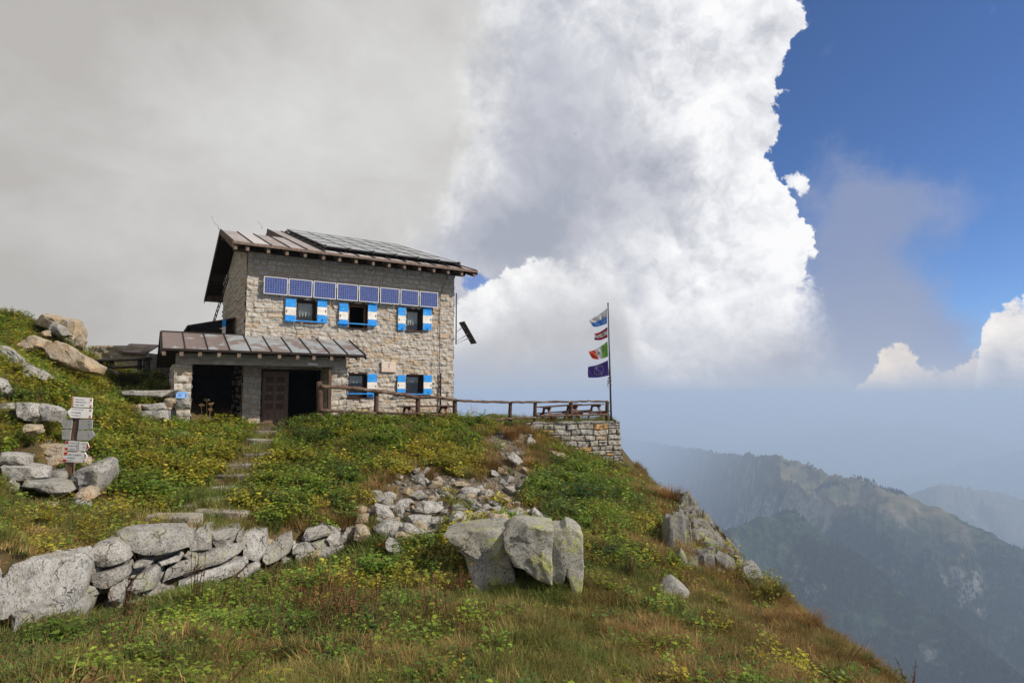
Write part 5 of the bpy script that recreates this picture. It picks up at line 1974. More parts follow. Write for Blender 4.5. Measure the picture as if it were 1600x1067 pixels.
def boulders():
    C4 = lambda pts: crop(pts, 680, 790, .25)
    C2 = lambda pts: crop(pts, 0, 680, 200 / 1423)
    C1 = lambda pts: crop(pts, 0, 470, 200 / 928)
    C5 = lambda pts: crop(pts, 1020, 770, .15)
    C3 = lambda pts: crop(pts, 540, 700, 200 / 1067)
    CR = lambda pts: crop(pts, 700, 660, 220 / 1174)
    C6 = lambda pts: crop(pts, 0, 460, 280 / 1494)
    L = [
        # central boulders
        (C4([(60, 198), (180, 172), (300, 158), (440, 148), (480, 175), (480, 260), (470, 330), (490, 400), (500, 460), (500, 560), (430, 650), (300, 650), (250, 560), (215, 420), (190, 320), (110, 255)]), 9.95, 1.1, M_LICH, 'boulder', 'lichened sloping boulder, left of the cracked block in mid slope', (.05, .20)),
        (C4([(426, 190), (452, 150), (482, 128), (530, 121), (640, 138), (742, 158), (733, 260), (724, 330), (736, 500), (690, 488), (640, 474), (590, 430), (560, 404), (490, 382), (448, 300)]), 9.70, 1.0, M_LICH, 'boulder', 'big rounded boulder, middle part of the cracked block below the rubble', (-.04, .12)),
        (C4([(700, 158), (800, 158), (822, 126), (870, 148), (928, 198), (930, 420), (908, 640), (866, 600), (846, 500), (800, 420), (790, 360), (800, 470), (800, 520), (760, 505), (700, 480)]), 9.80, .95, M_LICH, 'boulder', 'split right part of the cracked boulder with overhanging hollow', (-.10, .10)),
        (C4([(540, 390), (720, 480), (860, 560), (850, 640), (500, 640), (490, 470)]), 10.35, .5, M_LICH, 'boulder', 'shaded rock under the overhang of the cracked boulder', (0, 0)),
        (C4([(1380, 560), (1440, 500), (1490, 470), (1560, 520), (1605, 580), (1580, 640), (1400, 640)]), None, .5, M_GRAN, 'boulder', 'smooth grey boulder alone in the grass of the lower right slope', (-.2, .5)),
        (C5([(930, 870), (960, 800), (1000, 772), (1060, 752), (1105, 790), (1170, 960), (1110, 1000), (940, 980)]), 13.3, .5, M_GRAN, 'rock', 'small pointed rock standing on the right skyline against the valley', (0, .2)),
        # by the signpost
        (C2([(-60, 205), (100, 208), (308, 240), (275, 345), (-60, 330)]), 10.9, .5, M_GRANL, 'rock', 'flat pale block at the left picture edge, upper one beside the signpost', (0, .3)),
        (C2([(10, 338), (370, 350), (485, 385), (452, 520), (350, 518), (120, 500), (-20, 480)]), 10.7, .6, M_GRANL, 'rock', 'long pale granite block lying left of the signpost foot', (0, .25)),
        (C2([(465, 425), (560, 405), (715, 398), (730, 545), (450, 545)]), 11.35, .5, M_GRAN, 'rock', 'dark shaded block directly behind the signpost foot', (0, .1)),
        (C2([(200, 500), (400, 540), (470, 525), (600, 530), (695, 548), (760, 640), (600, 712), (570, 665), (370, 600), (210, 565)]), 10.5, .6, M_GRAN, 'rock', 'jutting slab with pale broken end in front of the signpost', (.05, .35)),
        (C2([(35, 565), (100, 498), (170, 565), (60, 582)]), 10.5, .3, M_GRANL, 'rock', 'small pointed stone wedged under the long pale block', (0, 0)),
        (C2([(-40, 590), (170, 575), (180, 640), (60, 680), (-40, 680)]), 10.4, .4, M_GRANL, 'rock', 'pale square stone at the left edge below the pointed one', (0, 0)),
        (C2([(775, 440), (850, 380), (960, 310), (1110, 283), (1185, 320), (1205, 400), (1150, 560), (1080, 680), (960, 680), (780, 640)]), 11.3, .9, M_GRAN, 'rock', 'rough rounded rock right of the signpost foot', (-.15, .2)),
        (C2([(820, 640), (930, 588), (1010, 618), (1048, 695), (950, 770), (800, 740)]), 10.8, .5, M_WARMG, 'rock', 'small warm brown rock below the rounded one by the signpost', (0, .2)),
        (C2([(320, 95), (500, 105), (720, 120), (900, 240), (1010, 290), (720, 430), (480, 395), (320, 340)]), 12.4, .5, M_WARMG, 'rock', 'broad flat tan rock slab behind the signpost', (0, .9)),
        (C2([(225, 870), (300, 820), (450, 775), (600, 785), (480, 880), (300, 930)]), 9.9, .4, M_WARMG, 'rock', 'half buried tan rock in grass below the signpost', (0, .6)),
        (C2([(785, 730), (850, 718), (1000, 790), (1000, 830), (880, 800)]), 10.6, .3, M_GRANL, 'rock', 'thin pale slab lying in weeds right below the signpost', (0, .4)),
        # upper left
        (C1([(-80, 300), (0, 322), (60, 345), (110, 390), (150, 440), (250, 490), (330, 550), (300, 575), (200, 565), (100, 545), (-80, 520)]), 15.2, .9, M_GRANL, 'boulder', 'large smooth pale boulder at the left edge of the hillside', (-.1, .5)),
        (C1([(-60, 540), (10, 570), (48, 640), (40, 690), (-60, 700)]), 13.3, .5, M_GRANL, 'boulder', 'grey rock cut by the left picture edge below the smooth boulder', (0, .3)),
        (C1([(-60, 740), (70, 742), (90, 790), (130, 850), (-60, 830)]), 12.9, .5, M_GRAN, 'rock', 'dark grey block at the left edge beside the cracked pale slab', (0, .2)),
        (C1([(72, 738), (260, 743), (272, 800), (300, 880), (235, 892), (130, 845)]), 12.7, .5, M_GRANL, 'rock', 'pale flat slab, left half of the cracked pair left of the signs', (0, .35)),
        (C1([(268, 745), (380, 765), (450, 790), (440, 840), (415, 890), (300, 870)]), 12.75, .5, M_GRANL, 'rock', 'pale slab, right half of the cracked pair left of the signs', (0, .35)),
        (C1([(120, 315), (170, 260), (215, 238), (325, 280), (305, 335), (240, 370), (130, 370)]), 18.6, .8, M_WARMG, 'boulder', 'pale angular boulder in mid hillside above the smooth one', (0, .3)),
        (C1([(310, 345), (380, 288), (480, 318), (570, 380), (640, 430), (720, 480), (680, 540), (560, 520), (430, 480), (380, 430)]), 18.2, 1.0, M_WARMG, 'boulder', 'long mossy boulder sloping towards the old log table', (0, .45)),
        (C1([(215, 88), (330, 83), (440, 105), (550, 123), (580, 225), (545, 290), (480, 270), (380, 220), (230, 180)]), 21.6, 1.4, M_WARMG, 'boulder', 'large ochre boulder on the hillside skyline', (0, .25)),
        (C1([(345, 160), (378, 138), (460, 190), (505, 245), (430, 262), (350, 225)]), 20.8, .6, M_GRAN, 'boulder', 'grey wedge leaning against the ochre skyline boulder', (.1, .2)),
        (C1([(62, 78), (95, 56), (132, 65), (128, 100), (68, 100)]), 22.2, .4, M_GRAN, 'rock', 'small dark rock on the skyline left of the ochre boulder', (0, .1)),
        (C1([(535, 275), (590, 233), (608, 290), (585, 360), (535, 340)]), 20.2, .5, M_WARMG, 'rock', 'reddish upright rock right below the ochre boulder', (0, .1)),
        (C1([(300, 215), (345, 208), (348, 250), (290, 260)]), 20.2, .4, M_WARMG, 'rock', 'small tan rock below the grey wedge', (0, .1)),
        (C1([(150, 900), (270, 900), (285, 960), (200, 990), (160, 950)]), 12.0, .4, M_WARMG, 'rock', 'low rock in weeds under the cracked pale pair', (0, .5)),
        (C1([(250, 1010), (360, 1005), (370, 1040), (260, 1050)]), 12.9, .3, M_GRANL, 'rock', 'thin grey stone in grass left of the lower signs', (0, .5)),
        # stones left of the hut
        (C6([(1160, 918), (1250, 915), (1340, 903), (1368, 960), (1170, 980)]), 17.2, .5, M_GRANL, 'rock', 'flat dressed stone on the pile left of the porch, upper', (0, .4)),
        (C6([(1080, 985), (1200, 972), (1365, 965), (1372, 1055), (1085, 1070)]), 17.0, .6, M_GRANL, 'rock', 'broad dressed block of the pile left of the porch, lower', (0, .2)),
        (C6([(1110, 920), (1165, 915), (1165, 980), (1095, 985)]), 17.1, .5, M_WARMG, 'rock', 'small tan block at the left end of the porch stone pile', (0, .2)),
        (C6([(990, 808), (1080, 798), (1300, 800), (1460, 800), (1470, 860), (1200, 850), (1000, 840)]), 18.6, .5, M_GRANL, 'rock', 'long grey kerb stone in grass left of the porch pillar', (0, .5)),
        (crop([(300, 715), (350, 685), (400, 690), (440, 710), (440, 760), (330, 770)], 0, 630, 400 / 1581), 17.4, .4, M_WARMG, 'rock', 'brown half buried rock among weeds below the porch', (0, .4)),
        (crop([(500, 200), (560, 182), (605, 185), (605, 230), (545, 245), (500, 230)], 200, 630, 400 / 1581), 17.6, .4, M_GRANL, 'rock', 'pale rock among weeds at the top left of the steps', (0, .3)),
        (crop([(290, 190), (340, 175), (400, 205), (410, 250), (340, 280), (300, 240)], 200, 630, 400 / 1581), 16.8, .4, M_WARMG, 'rock', 'tan rock under dead grass left of the stone steps', (0, .5)),
        # larger rubble
        (C3([(228, 482), (330, 500), (400, 590), (310, 625), (250, 560)]), None, .4, M_GRANL, 'rock', 'pale block with a notch, highest in the rubble beside the brown tussock', (.2, .4)),
        (C3([(215, 690), (330, 630), (468, 660), (452, 720), (340, 748), (250, 735)]), None, .45, M_GRANL, 'rock', 'wide wedge shaped pale stone in the rubble wall end', (0, .4)),
        (C3([(468, 650), (530, 640), (605, 690), (548, 752), (468, 712)]), None, .35, M_GRANL, 'rock', 'square pale stone right of the wide wedge in the rubble', (0, .3)),
        (C3([(410, 735), (480, 715), (562, 750), (552, 832), (430, 850)]), None, .4, M_WARMG, 'rock', 'tan square stone at the bottom of the rubble', (0, .2)),
        (C3([(628, 463), (700, 462), (762, 470), (822, 510), (740, 550), (660, 592)]), None, .4, M_GRANL, 'rock', 'slanting slab with shaded left side in the rubble', (.3, .6)),
        (C3([(828, 640), (920, 555), (1042, 580), (1055, 640), (1005, 720), (890, 725)]), None, .5, M_GRANL, 'rock', 'large cube like stone with dark left face above the boulders', (.5, .2)),
        (C3([(510, 590), (600, 580), (705, 590), (712, 650), (640, 692), (520, 645)]), None, .4, M_GRANL, 'rock', 'long pale rock in the middle of the rubble', (0, .4)),
        (C3([(50, 500), (120, 495), (167, 510), (175, 560), (55, 560)]), None, .4, M_WARMG, 'rock', 'flat pinkish stone beside the brown tussock', (0, .3)),
        (C3([(55, 570), (182, 570), (185, 655), (55, 650)]), None, .4, M_WARMG, 'rock', 'pinkish block under the flat pinkish stone', (0, .1)),
        (C3([(65, 665), (160, 658), (220, 750), (185, 820), (65, 790)]), None, .45, M_WARMG, 'rock', 'tan triangular block at the end of the retaining wall', (0, .2)),
        (C3([(290, 765), (430, 808), (525, 930), (500, 960), (420, 930), (330, 830)]), None, .45, M_GRAN, 'rock', 'half hidden rock behind the reddish plants under the rubble', (0, .5)),
        (CR([(490, 285), (535, 253), (580, 280), (625, 330), (578, 380)]), None, .35, M_GRANL, 'rock', 'bright rectangular slab lying high in the rubble chute', (.2, .6)),
        (CR([(655, 128), (690, 122), (742, 170), (722, 205), (665, 200)]), None, .35, M_GRANL, 'rock', 'bright white stone at the top of the rubble by the dry stone wall', (.1, .4)),
        (CR([(108, 558), (190, 553), (280, 575), (180, 640), (108, 620)]), None, .4, M_GRANL, 'rock', 'flat pale slab under brown grass in the rubble', (.1, .5)),
        (CR([(188, 790), (260, 753), (303, 800), (252, 888), (195, 880)]), None, .4, M_GRANL, 'rock', 'upright pale stone just above the left boulder', (.2, .2)),
        (CR([(300, 830), (350, 770), (470, 768), (525, 820), (480, 890), (330, 900)]), None, .5, M_WARMG, 'rock', 'rounded tan stone with shaded hollow above the boulders', (0, .2)),
        (CR([(690, 745), (720, 722), (770, 770), (825, 812), (790, 835), (700, 805)]), None, .35, M_GRANL, 'rock', 'bright stone at the lower right end of the rubble', (0, .5)),
        (CR([(515, 760), (580, 748), (660, 800), (735, 840), (640, 880), (540, 875)]), None, .4, M_GRAN, 'rock', 'low grey rock behind the rounded boulder', (0, .6)),
        (CR([(840, 240), (960, 255), (1000, 280), (990, 360), (940, 350)]), None, .4, M_WARMG, 'rock', 'tan rock in brown grass below the dry stone wall', (0, .5)),
        (CR([(880, 600), (930, 590), (970, 605), (960, 640), (890, 640)]), None, .3, M_GRANL, 'rock', 'pale stone among dark leaves right of the rubble', (0, .4)),
    ]
    for i, (p, Y, th, mat, nm, lab, tl) in enumerate(L):
        cx = sum(q[0] for q in p) / len(p); yb = max(q[1] for q in p)
        if Y is None:
            h = hit(cx, yb - 4)
            Y = h.y - .18
        big = i in (0, 1, 2)
        o = outline_stone(nm, p, Y, th, mat, None, 200 + i * 3, rough=(1.0 if big else 1.25), round_=.13 if big else .12, tilt=tl, n=80 if big else 52, chop=(1 if i == 1 else 0) if big else 13)
        tag(o, lab, nm)


M_CLIFF = granite('fissured_granite', (.21, .20, .18), (.06, .057, .053), (.15, .135, .11), (.27, .28, .07), .6, 1.6)
M_LICHY = granite('yellow_lichened_granite', (.33, .31, .25), (.15, .15, .13), (.30, .29, .16), (.38, .38, .09), .95, 1.0)
boulders()


def outcrop():
    """fractured bedrock breaking through the grass on the right skyline: blocks of random height with deep joints"""
    poly = [(1030, 845), (1042, 815), (1062, 796), (1092, 797), (1118, 820), (1142, 858), (1162, 894), (1148, 906), (1110, 902), (1060, 893), (1040, 870)]
    xs = np.arange(3.4, 7.4, .035)
    ys = np.arange(12.9, 20.0, .035)
    X, Y = np.meshgrid(xs, ys)
    Z0 = hz(X, Y)
    PX, PY = proj(X, Y, Z0)
    sd, _ = poly_sd(PX, PY, poly)
    rd, _ = poly_sd(X, Y, RIM)
    sd = np.where((rd < .25) & (rd > -1.6) & (PY > 795) & (PY < 897), np.maximum(sd, 14 + rd * 4), sd)
    mask = sstep(sd, -5, 10)
    rng = np.random.default_rng(21)
    # joints run down to the right: cells stretched along that direction
    u = (X * .80 - Y * .6) * 2.1 + fbm(X * 1.5, Y * 1.5, 0, 3, 71) * .45
    v = (X * .6 + Y * .80) * .62 + fbm(X * 1.5, Y * 1.5, 4, 3, 72) * .30
    n = 75
    su, sv = rng.uniform(u.min(), u.max(), n), rng.uniform(v.min(), v.max(), n)
    hh, t1, t2 = rng.uniform(.08, .55, n), rng.normal(0, .20, n), rng.normal(0, .16, n)
    d1 = np.full(X.shape, 9e9); d2 = d1.copy(); id_ = np.zeros(X.shape, int)
    for i in range(n):
        q = np.hypot(u - su[i], v - sv[i])
        new = q < d1
        d2 = np.where(new, d1, np.minimum(d2, q)); id_ = np.where(new, i, id_); d1 = np.where(new, q, d1)
    gap = sstep(d2 - d1, .0, .13)
    h = hh[id_] + t1[id_] * (u - su[id_]) + t2[id_] * (v - sv[id_])
    bump = (np.maximum(h, -.05) * gap - (1 - gap) * .10) * mask + fbm(X * 5, Y * 5, 0, 4, 75) * .035 * mask
    Z = Z0 + bump - (1 - mask) * .25
    k = mask > .02
    nx = len(xs)
    V = np.c_[X.ravel(), Y.ravel(), Z.ravel()]
    i = np.arange((len(ys) - 1) * (nx - 1))
    a = (i // (nx - 1)) * nx + i % (nx - 1)
    Fq = np.c_[a, a + 1, a + nx + 1, a + nx]
    Fq = Fq[k.ravel()[Fq].any(1)]
    used = np.unique(Fq)
    re_ = -np.ones(len(V), int); re_[used] = np.arange(len(used))
    o0 = P(1100, 860, 15.5)
    o = mesh_obj('rock_outcrop', V[used] - np.array(o0), [tuple(f) for f in re_[Fq].tolist()], M_CLIFF, None, True, o0)
    o.data.set_sharp_from_angle(angle=R(32))
    tag(o, 'dark fractured rock outcrop on the right skyline, grass between its ribs', 'rock outcrop')


outcrop()


# rubble stones: a few shapes, copied
def rubble():
    rnd = random.Random(77)
    meshes = []
    for k in range(9):
        bm = bmesh.new()
        for i in range(16):
            v = Vector((rnd.gauss(0, 1), rnd.gauss(0, 1), rnd.gauss(0, 1))).normalized()
            v = Vector((v.x * rnd.uniform(.75, 1.0), v.y * rnd.uniform(.55, .85), v.z * rnd.uniform(.4, .7)))
            bm.verts.new(v * .5)
        bmesh.ops.convex_hull(bm, input=bm.verts)
        bmesh.ops.bevel(bm, geom=list(bm.edges), offset=.012, segments=1, affect='EDGES', profile=.5)
        bmesh.ops.triangulate(bm, faces=bm.faces)
        bmesh.ops.subdivide_edges(bm, edges=[e for e in bm.edges if e.calc_length() > .12], cuts=1)
        for v in bm.verts:
            n = mnoise.noise_vector(v.co * 5 + Vector((k * 7, 0, 0)))
            v.co += n * .012
        bmesh.ops.recalc_face_normals(bm, faces=bm.faces)
        me = bpy.data.meshes.new('rubble_stone')
        bm.to_mesh(me); bm.free()
        me.materials.append((M_GRANL, M_GRANL, M_GRAN, M_WARMG)[k % 4])
        meshes.append(me)
    poly = RUBBLE

    def inside(x, y):
        c = False
        for i in range(len(poly)):
            (ax, ay), (bx, by) = poly[i], poly[(i + 1) % len(poly)]
            if (ay > y) != (by > y) and x < (bx - ax) * (y - ay) / (by - ay) + ax: c = not c
        return c
    n = 0
    proto = None
    for t in range(4000):
        if n >= 296: break
        x, y = rnd.uniform(560, 860), rnd.uniform(670, 850)
        if not inside(x, y): continue
        if y < 770 and rnd.random() < .3: continue
        h = hit(x, y)
        if h is None: continue
        s = rnd.choice((.13, .16, .19, .22, .26, .3, .36, .46)) * rnd.uniform(.85, 1.2)
        if proto is None:
            o = proto = bpy.data.objects.new('rubble_stone', meshes[0])
        else:
            o = proto.copy(); o.data = meshes[rnd.randrange(9)]
        COL.objects.link(o)
        o.location = h + Vector((0, 0, s * .16))
        o.scale = (s * rnd.uniform(.85, 1.5), s * rnd.uniform(.85, 1.3), s * rnd.uniform(.8, 1.2))
        o.rotation_euler = (rnd.uniform(-.6, .6), rnd.uniform(-.6, .6), rnd.uniform(0, 6.3))
        tag(o, 'small broken granite stone in the rubble spilling below the terrace', 'stone', 'rubble stones below the terrace')
        n += 1
    # stones of the little path on the right edge
    first = None
    for (x, y, s) in [(1152, 930, .28), (1163, 938, .2), (1172, 950, .25), (1178, 963, .3), (1190, 972, .22), (1202, 968, .25), (1210, 985, .2), (1216, 1000, .22), (1225, 1012, .2), (1240, 1030, .2), (1252, 1042, .26), (1246, 1052, .2), (1268, 1058, .22), (1282, 1050, .15), (1196, 962, .16), (1229, 1004, .16), (1160, 920, .2)]:
        h = hit(x, y)
        if h is None: continue
        o = bpy.data.objects.new('path_stone', meshes[rnd.choice((2, 3, 7, 6))]) if first is None else first.copy()
        if first is None: first = o
        o.data = meshes[rnd.choice((2, 3, 7, 6))]
        COL.objects.link(o)
        o.location = h + Vector((0, 0, .02))
        o.scale = (s * 1.5, s * 1.0, s * .55)
        o.rotation_euler = (rnd.uniform(-.2, .2), rnd.uniform(.1, .5), rnd.uniform(0, 6.3))
        tag(o, 'small flat stone set in the narrow worn path along the right slope', 'stone', 'stones of the worn path on the right slope')
    return meshes


RUB = rubble()


def steps():
    B = lambda x, y: (200 + x * 400 / 1581, 630 + y * 400 / 1581)
    rows = [((770, 930), 185), ((745, 905), 238), ((700, 830), 332), ((600, 800), 398), ((545, 765), 468), ((515, 680), 552), ((470, 690), 618), ((265, 470), 655), ((400, 690), 705), ((95, 380), 745)]
    base = hit(*B(500, 600))
    root = empty('stone_steps', base)
    tag(root, 'worn overgrown stone steps climbing to the hut door', 'steps')
    for k, ((x0, x1), y) in enumerate(rows):
        (a, py), (b, _) = B(x0 - 25, y), B(x1 + 25, y)
        h = hit((a + b) / 2, py + 3)
        Y = h.y
        h0, h1 = P(a, py, Y).x, P(b, py, Y).x
        z = h.z + .10
        rnd = random.Random(k)
        n = 14
        # irregular slab plan
        dep = .38 + .1 * rnd.random()
        plan = []
        for i in range(n):
            an = 2 * math.pi * i / n
            ex = abs(math.cos(an)) ** .5 * math.copysign(1, math.cos(an)); ey = abs(math.sin(an)) ** .6 * math.copysign(1, math.sin(an))
            plan.append(((h0 + h1) / 2 + (h1 - h0) / 2 * ex * rnd.uniform(.92, 1.05), Y + dep / 2 + dep / 2 * ey * rnd.uniform(.85, 1.1)))
        m_ = MB()
        rnd2 = random.Random(k + 20)
        sl = rnd2.uniform(-.06, .06)
        m_.prism([Vector((x, y_, z - .16)) - base for x, y_ in plan][::1], (0, 0, .16 + .02))
        o = m_.build('step', M_KERB, root, bevel=.02)
        for v in o.data.vertices:
            if v.co.z + base.z > z - .1: v.co.z += mnoise.noise(v.co * 4) * .03 + sl * (v.co.x + base.x - (h0 + h1) / 2)


steps()


# ------------------------------------------------------------------ small things round the hut
def old_table():
    Y = 21.5
    M = M_DARK
    M2 = basic('silvered_log', (.085, .07, .058), (.045, .036, .03), 8, .9, .4)
    base = P(190, 600, Y)
    root = empty('log_table', base)
    tag(root, 'old dark log table with bench on the hillside left of the hut', 'table')
    q = lambda x, y, dy=0.0: P(130 + x * 120 / 1600, 530 + y * 80 / 1067, Y + dy) - base
    b = MB(); b.beam(q(190, 450), q(1370, 400), .45, .09, (0, 0, 1)); b.build('table_top', M2, root, bevel=.02)
    for (x, y0, y1, w) in ((345, 460, 700, .10), (1180, 410, 640, .11), (590, 440, 620, .11), (1320, 410, 680, .2)):
        b = MB(); b.beam(q(x, y0, .05), q(x, y1, .05), w, .1, (0, 1, 0)); b.build('leg', M2, root)
    b = MB(); b.tube([q(570, 340, -.1), q(570, 420, -.1)], .06, 8); b.build('stump', M2, root)
    b = MB(); b.beam(q(630, 595, -.3), q(1230, 570, -.3), .28, .07, (0, 0, 1)); b.build('seat', M, root)
    b = MB(); b.beam(q(570, 430, -.05), q(640, 600, -.2), .09, .1, (0, 1, 0)); b.build('brace', M, root)
    b = MB(); b.beam(q(540, 630, -.4), q(760, 740, -.6), .08, .09, (0, 1, 0)); b.build('fallen_log', M2, root)
    # stone store behind
    Y2 = 24.2
    base = P(185, 590, Y2)
    root = empty('stone_shed', base)
    tag(root, 'low ruined stone shed with rusty sheet roof behind the log table', 'shed')
    q = lambda x, y, dy=0.0: P(130 + x * 120 / 1600, 530 + y * 80 / 1067, Y2 + dy) - base
    w = q(1340, 330).x - q(80, 330).x
    h0 = q(700, 800).z; h1 = q(700, 130).z
    relief_obj('wall', q(80, 800), (1, 0, 0), (0, 0, 1), (0, -1, 0), block_relief(w, h1 - h0, .05, 91, (.16, .3), (.3, .6), .05, .05, rough=.025), M_SHEDW, root)
    b = MB()
    x0, x1 = q(80, 0).x, q(1340, 0).x
    b.box(x0 + .02, x1 - .02, .05, 1.8, h0, h1 - .3)
    b.build('wall', M_CONC, root)
    rf = MB()
    M3 = metal_roof('rusty_sheet', (.12, .07, .06), (.20, .14, .125), (.32, .30, .29), .7)
    z1, z0 = q(1200, 140, .9).z, q(1200, 320, -.25).z
    rf.hexa([(q(820, 0).x, -.25, q(850, 285, -.25).z), (x1 + .1, -.25, z0), (x1 - .02, .9, z1), (q(680, 0).x, .9, q(700, 115, .9).z)],
            [(q(820, 0).x, -.25, q(850, 285, -.25).z + .05), (x1 + .1, -.25, z0 + .05), (x1 - .02, .9, z1 + .05), (q(680, 0).x, .9, q(700, 115, .9).z + .05)])
    rf.build('roof', M3, root)
    bt = MB()
    for (xa, ya, xb, yb) in ((810, 178, 1250, 190), (840, 262, 1220, 262)):
        bt.beam(q(xa, ya, .35 if ya < 200 else -.1) + Vector((0, 0, .02)), q(xb, yb, .35 if ya < 200 else -.1) + Vector((0, 0, .02)), .09, .05)
    bt.build('batten', M_ALU, root)


M_SHEDW = stone_wall_material('shed_stone', ((.46, .38, .28), (.38, .33, .26)), (.40, .30, .19), (.32, .25, .17))
old_table()


def blue_sign():
    s0, z1 = Wall(275, 612, 1.57); s1, z0 = Wall(292, 622, 1.57)
    root = empty('blue_sign', HL(s0, -1.60, z0), ALPHA)
    tag(root, 'small faded light blue sign on the left porch pillar', 'sign')
    b = MB(); b.box(0, s1 - s0, 0, .02, 0, z1 - z0)
    b.build('board', basic('faded_blue_paint', (.16, .36, .72), (.32, .52, .80), 9, .5, .02), root)
    b = MB()
    for i in range(3):
        b.box(.05, .03 + (s1 - s0) * (.5 - .1 * i), -.004, -.001, (z1 - z0) * (.25 + .22 * i), (z1 - z0) * (.32 + .22 * i))
    b.box((s1 - s0) * .83, (s1 - s0) * .93, -.004, -.001, (z1 - z0) * .2, (z1 - z0) * .6)
    b.build('lettering', basic('deep_blue_ink', (.05, .12, .45), None, 5, .5, 0), root)
    # stone bench by the pillar
    Y = 18.3
    base = P(275, 655, Y)
    root = empty('stone_bench', base)
    tag(root, 'low stone bench with a wooden slab seat at the foot of the left porch pillar', 'bench')
    q = lambda x, y, dy=0.0: P(x, y, Y + dy) - base
    b = MB(); z = q(275, 640).z
    b.box(q(256, 0).x, q(297, 0).x, -.05, .45, z, z + .07); b.build('seat', basic('bleached_plank', (.40, .33, .24), (.28, .22, .16), 8, .9, .3), root, bevel=.01)
    b = MB(); b.box(q(262, 0).x, q(296, 0).x, .03, .42, z - .45, z - .003); b.build('bench_base', M_GRAN, root, bevel=.03)
    b = MB(); b.box(q(256, 0).x + .02, q(260, 0).x + .02, -.03, .4, z - .45, z - .003); b.build('leg', M_DARK, root)
    o = outline_stone('rock', [(256, 624), (262, 620), (272, 622), (272, 639), (257, 639)], 18.4, .3, M_WARMG, None, 901)
    tag(o, 'small tan stone standing on the bench by the porch pillar', 'rock')
    o = outline_stone('rock', [(274, 625), (290, 623), (296, 628), (296, 639), (274, 640)], 18.35, .3, M_GRAN, None, 903)
    tag(o, 'dark mottled stone on the bench under the blue sign', 'rock')


blue_sign()

# ------------------------------------------------------------------ the valley and the mountains across it
def hills_height(az, r):
    """az in degrees, r in metres (arrays); crests are lists of (picture x, picture y, range)"""
    ridges = [
        ([(880, 960, 1300), (1000, 905, 1450), (1090, 850, 1600), (1150, 822, 1750), (1205, 808, 1880), (1245, 807, 1920), (1300, 846, 1820), (1400, 922, 1720), (1500, 985, 1640), (1620, 1075, 1560), (1750, 1200, 1500)], .62, .50, 70),
        ([(700, 640, 17000), (900, 668, 17000), (1000, 688, 14000), (1060, 697, 9000), (1120, 705, 5200), (1180, 711, 3300), (1205, 711, 2950), (1218, 707, 2850), (1235, 716, 2800), (1290, 737, 2650), (1330, 748, 2550), (1365, 760, 2500), (1410, 776, 2450), (1500, 812, 2400), (1620, 870, 2350), (1800, 960, 2350)], .40, .6, 130),
        ([(1300, 850, 6000), (1380, 790, 6000), (1430, 764, 6000), (1470, 754, 6000), (1500, 757, 6100), (1560, 768, 6300), (1620, 785, 6500), (1800, 850, 6500)], .5, .6, 110),
        ([(1200, 830, 13000), (1300, 785, 13000), (1380, 753, 13000), (1480, 728, 13000), (1600, 699, 13000), (1800, 668, 13000)], .5, .6, 200),
        ([(1150, 700, 19000), (1240, 680, 19000), (1300, 664, 19000), (1335, 652, 19000), (1362, 664, 19000), (1400, 665, 19000), (1418, 653, 19000), (1450, 661, 19000), (1490, 668, 19000), (1540, 684, 19000), (1700, 690, 19000)], .6, .8, 160)]
    x, y = r * np.sin(np.radians(az)), r * np.cos(np.radians(az))
    n1 = fbm(x / 420, y / 420, 0, 6, 31, .52)
    z = -140 - (r - 150) * .62
    z = np.maximum(z, -1880 + n1 * 30)
    rid = 1 - np.abs(fbm(x / 260 + n1 * .4, y / 260, 3, 5, 33, .5))
    sml = fbm(x / 45, y / 45, 0, 3, 35, .55)
    crest_d = np.full(np.shape(z), 1e9)
    for pts, ns, fs, amp in ridges:
        aa, rr, zz = [], [], []
        for px, py, rg in pts:
            a, e = AE(px, py)
            aa.append(a); rr.append(rg); zz.append(rg * math.tan(math.radians(e)))
        rc = np.interp(az, aa, rr); zc = np.interp(az, aa, zz)
        d = r - rc
        end = np.clip((az - aa[0]) / 4 + 1, 0, 1) * np.clip((aa[-1] - az) / 4 + 1, 0, 1)
        w = 1 - np.exp(-np.abs(d) / (amp * 2.2))
        h = zc - np.where(d < 0, -d * ns, d * fs) - (1 - end) * 900
        h = h + w * amp * ((rid - .72) * 1.5 + n1 * .5) + (sml * amp * .05)
        h = h + (1 - w) * amp * .07 * n1
        z = np.maximum(z, h)
    return z + sml * np.clip(3.0 - r / 1500, .4, 3)


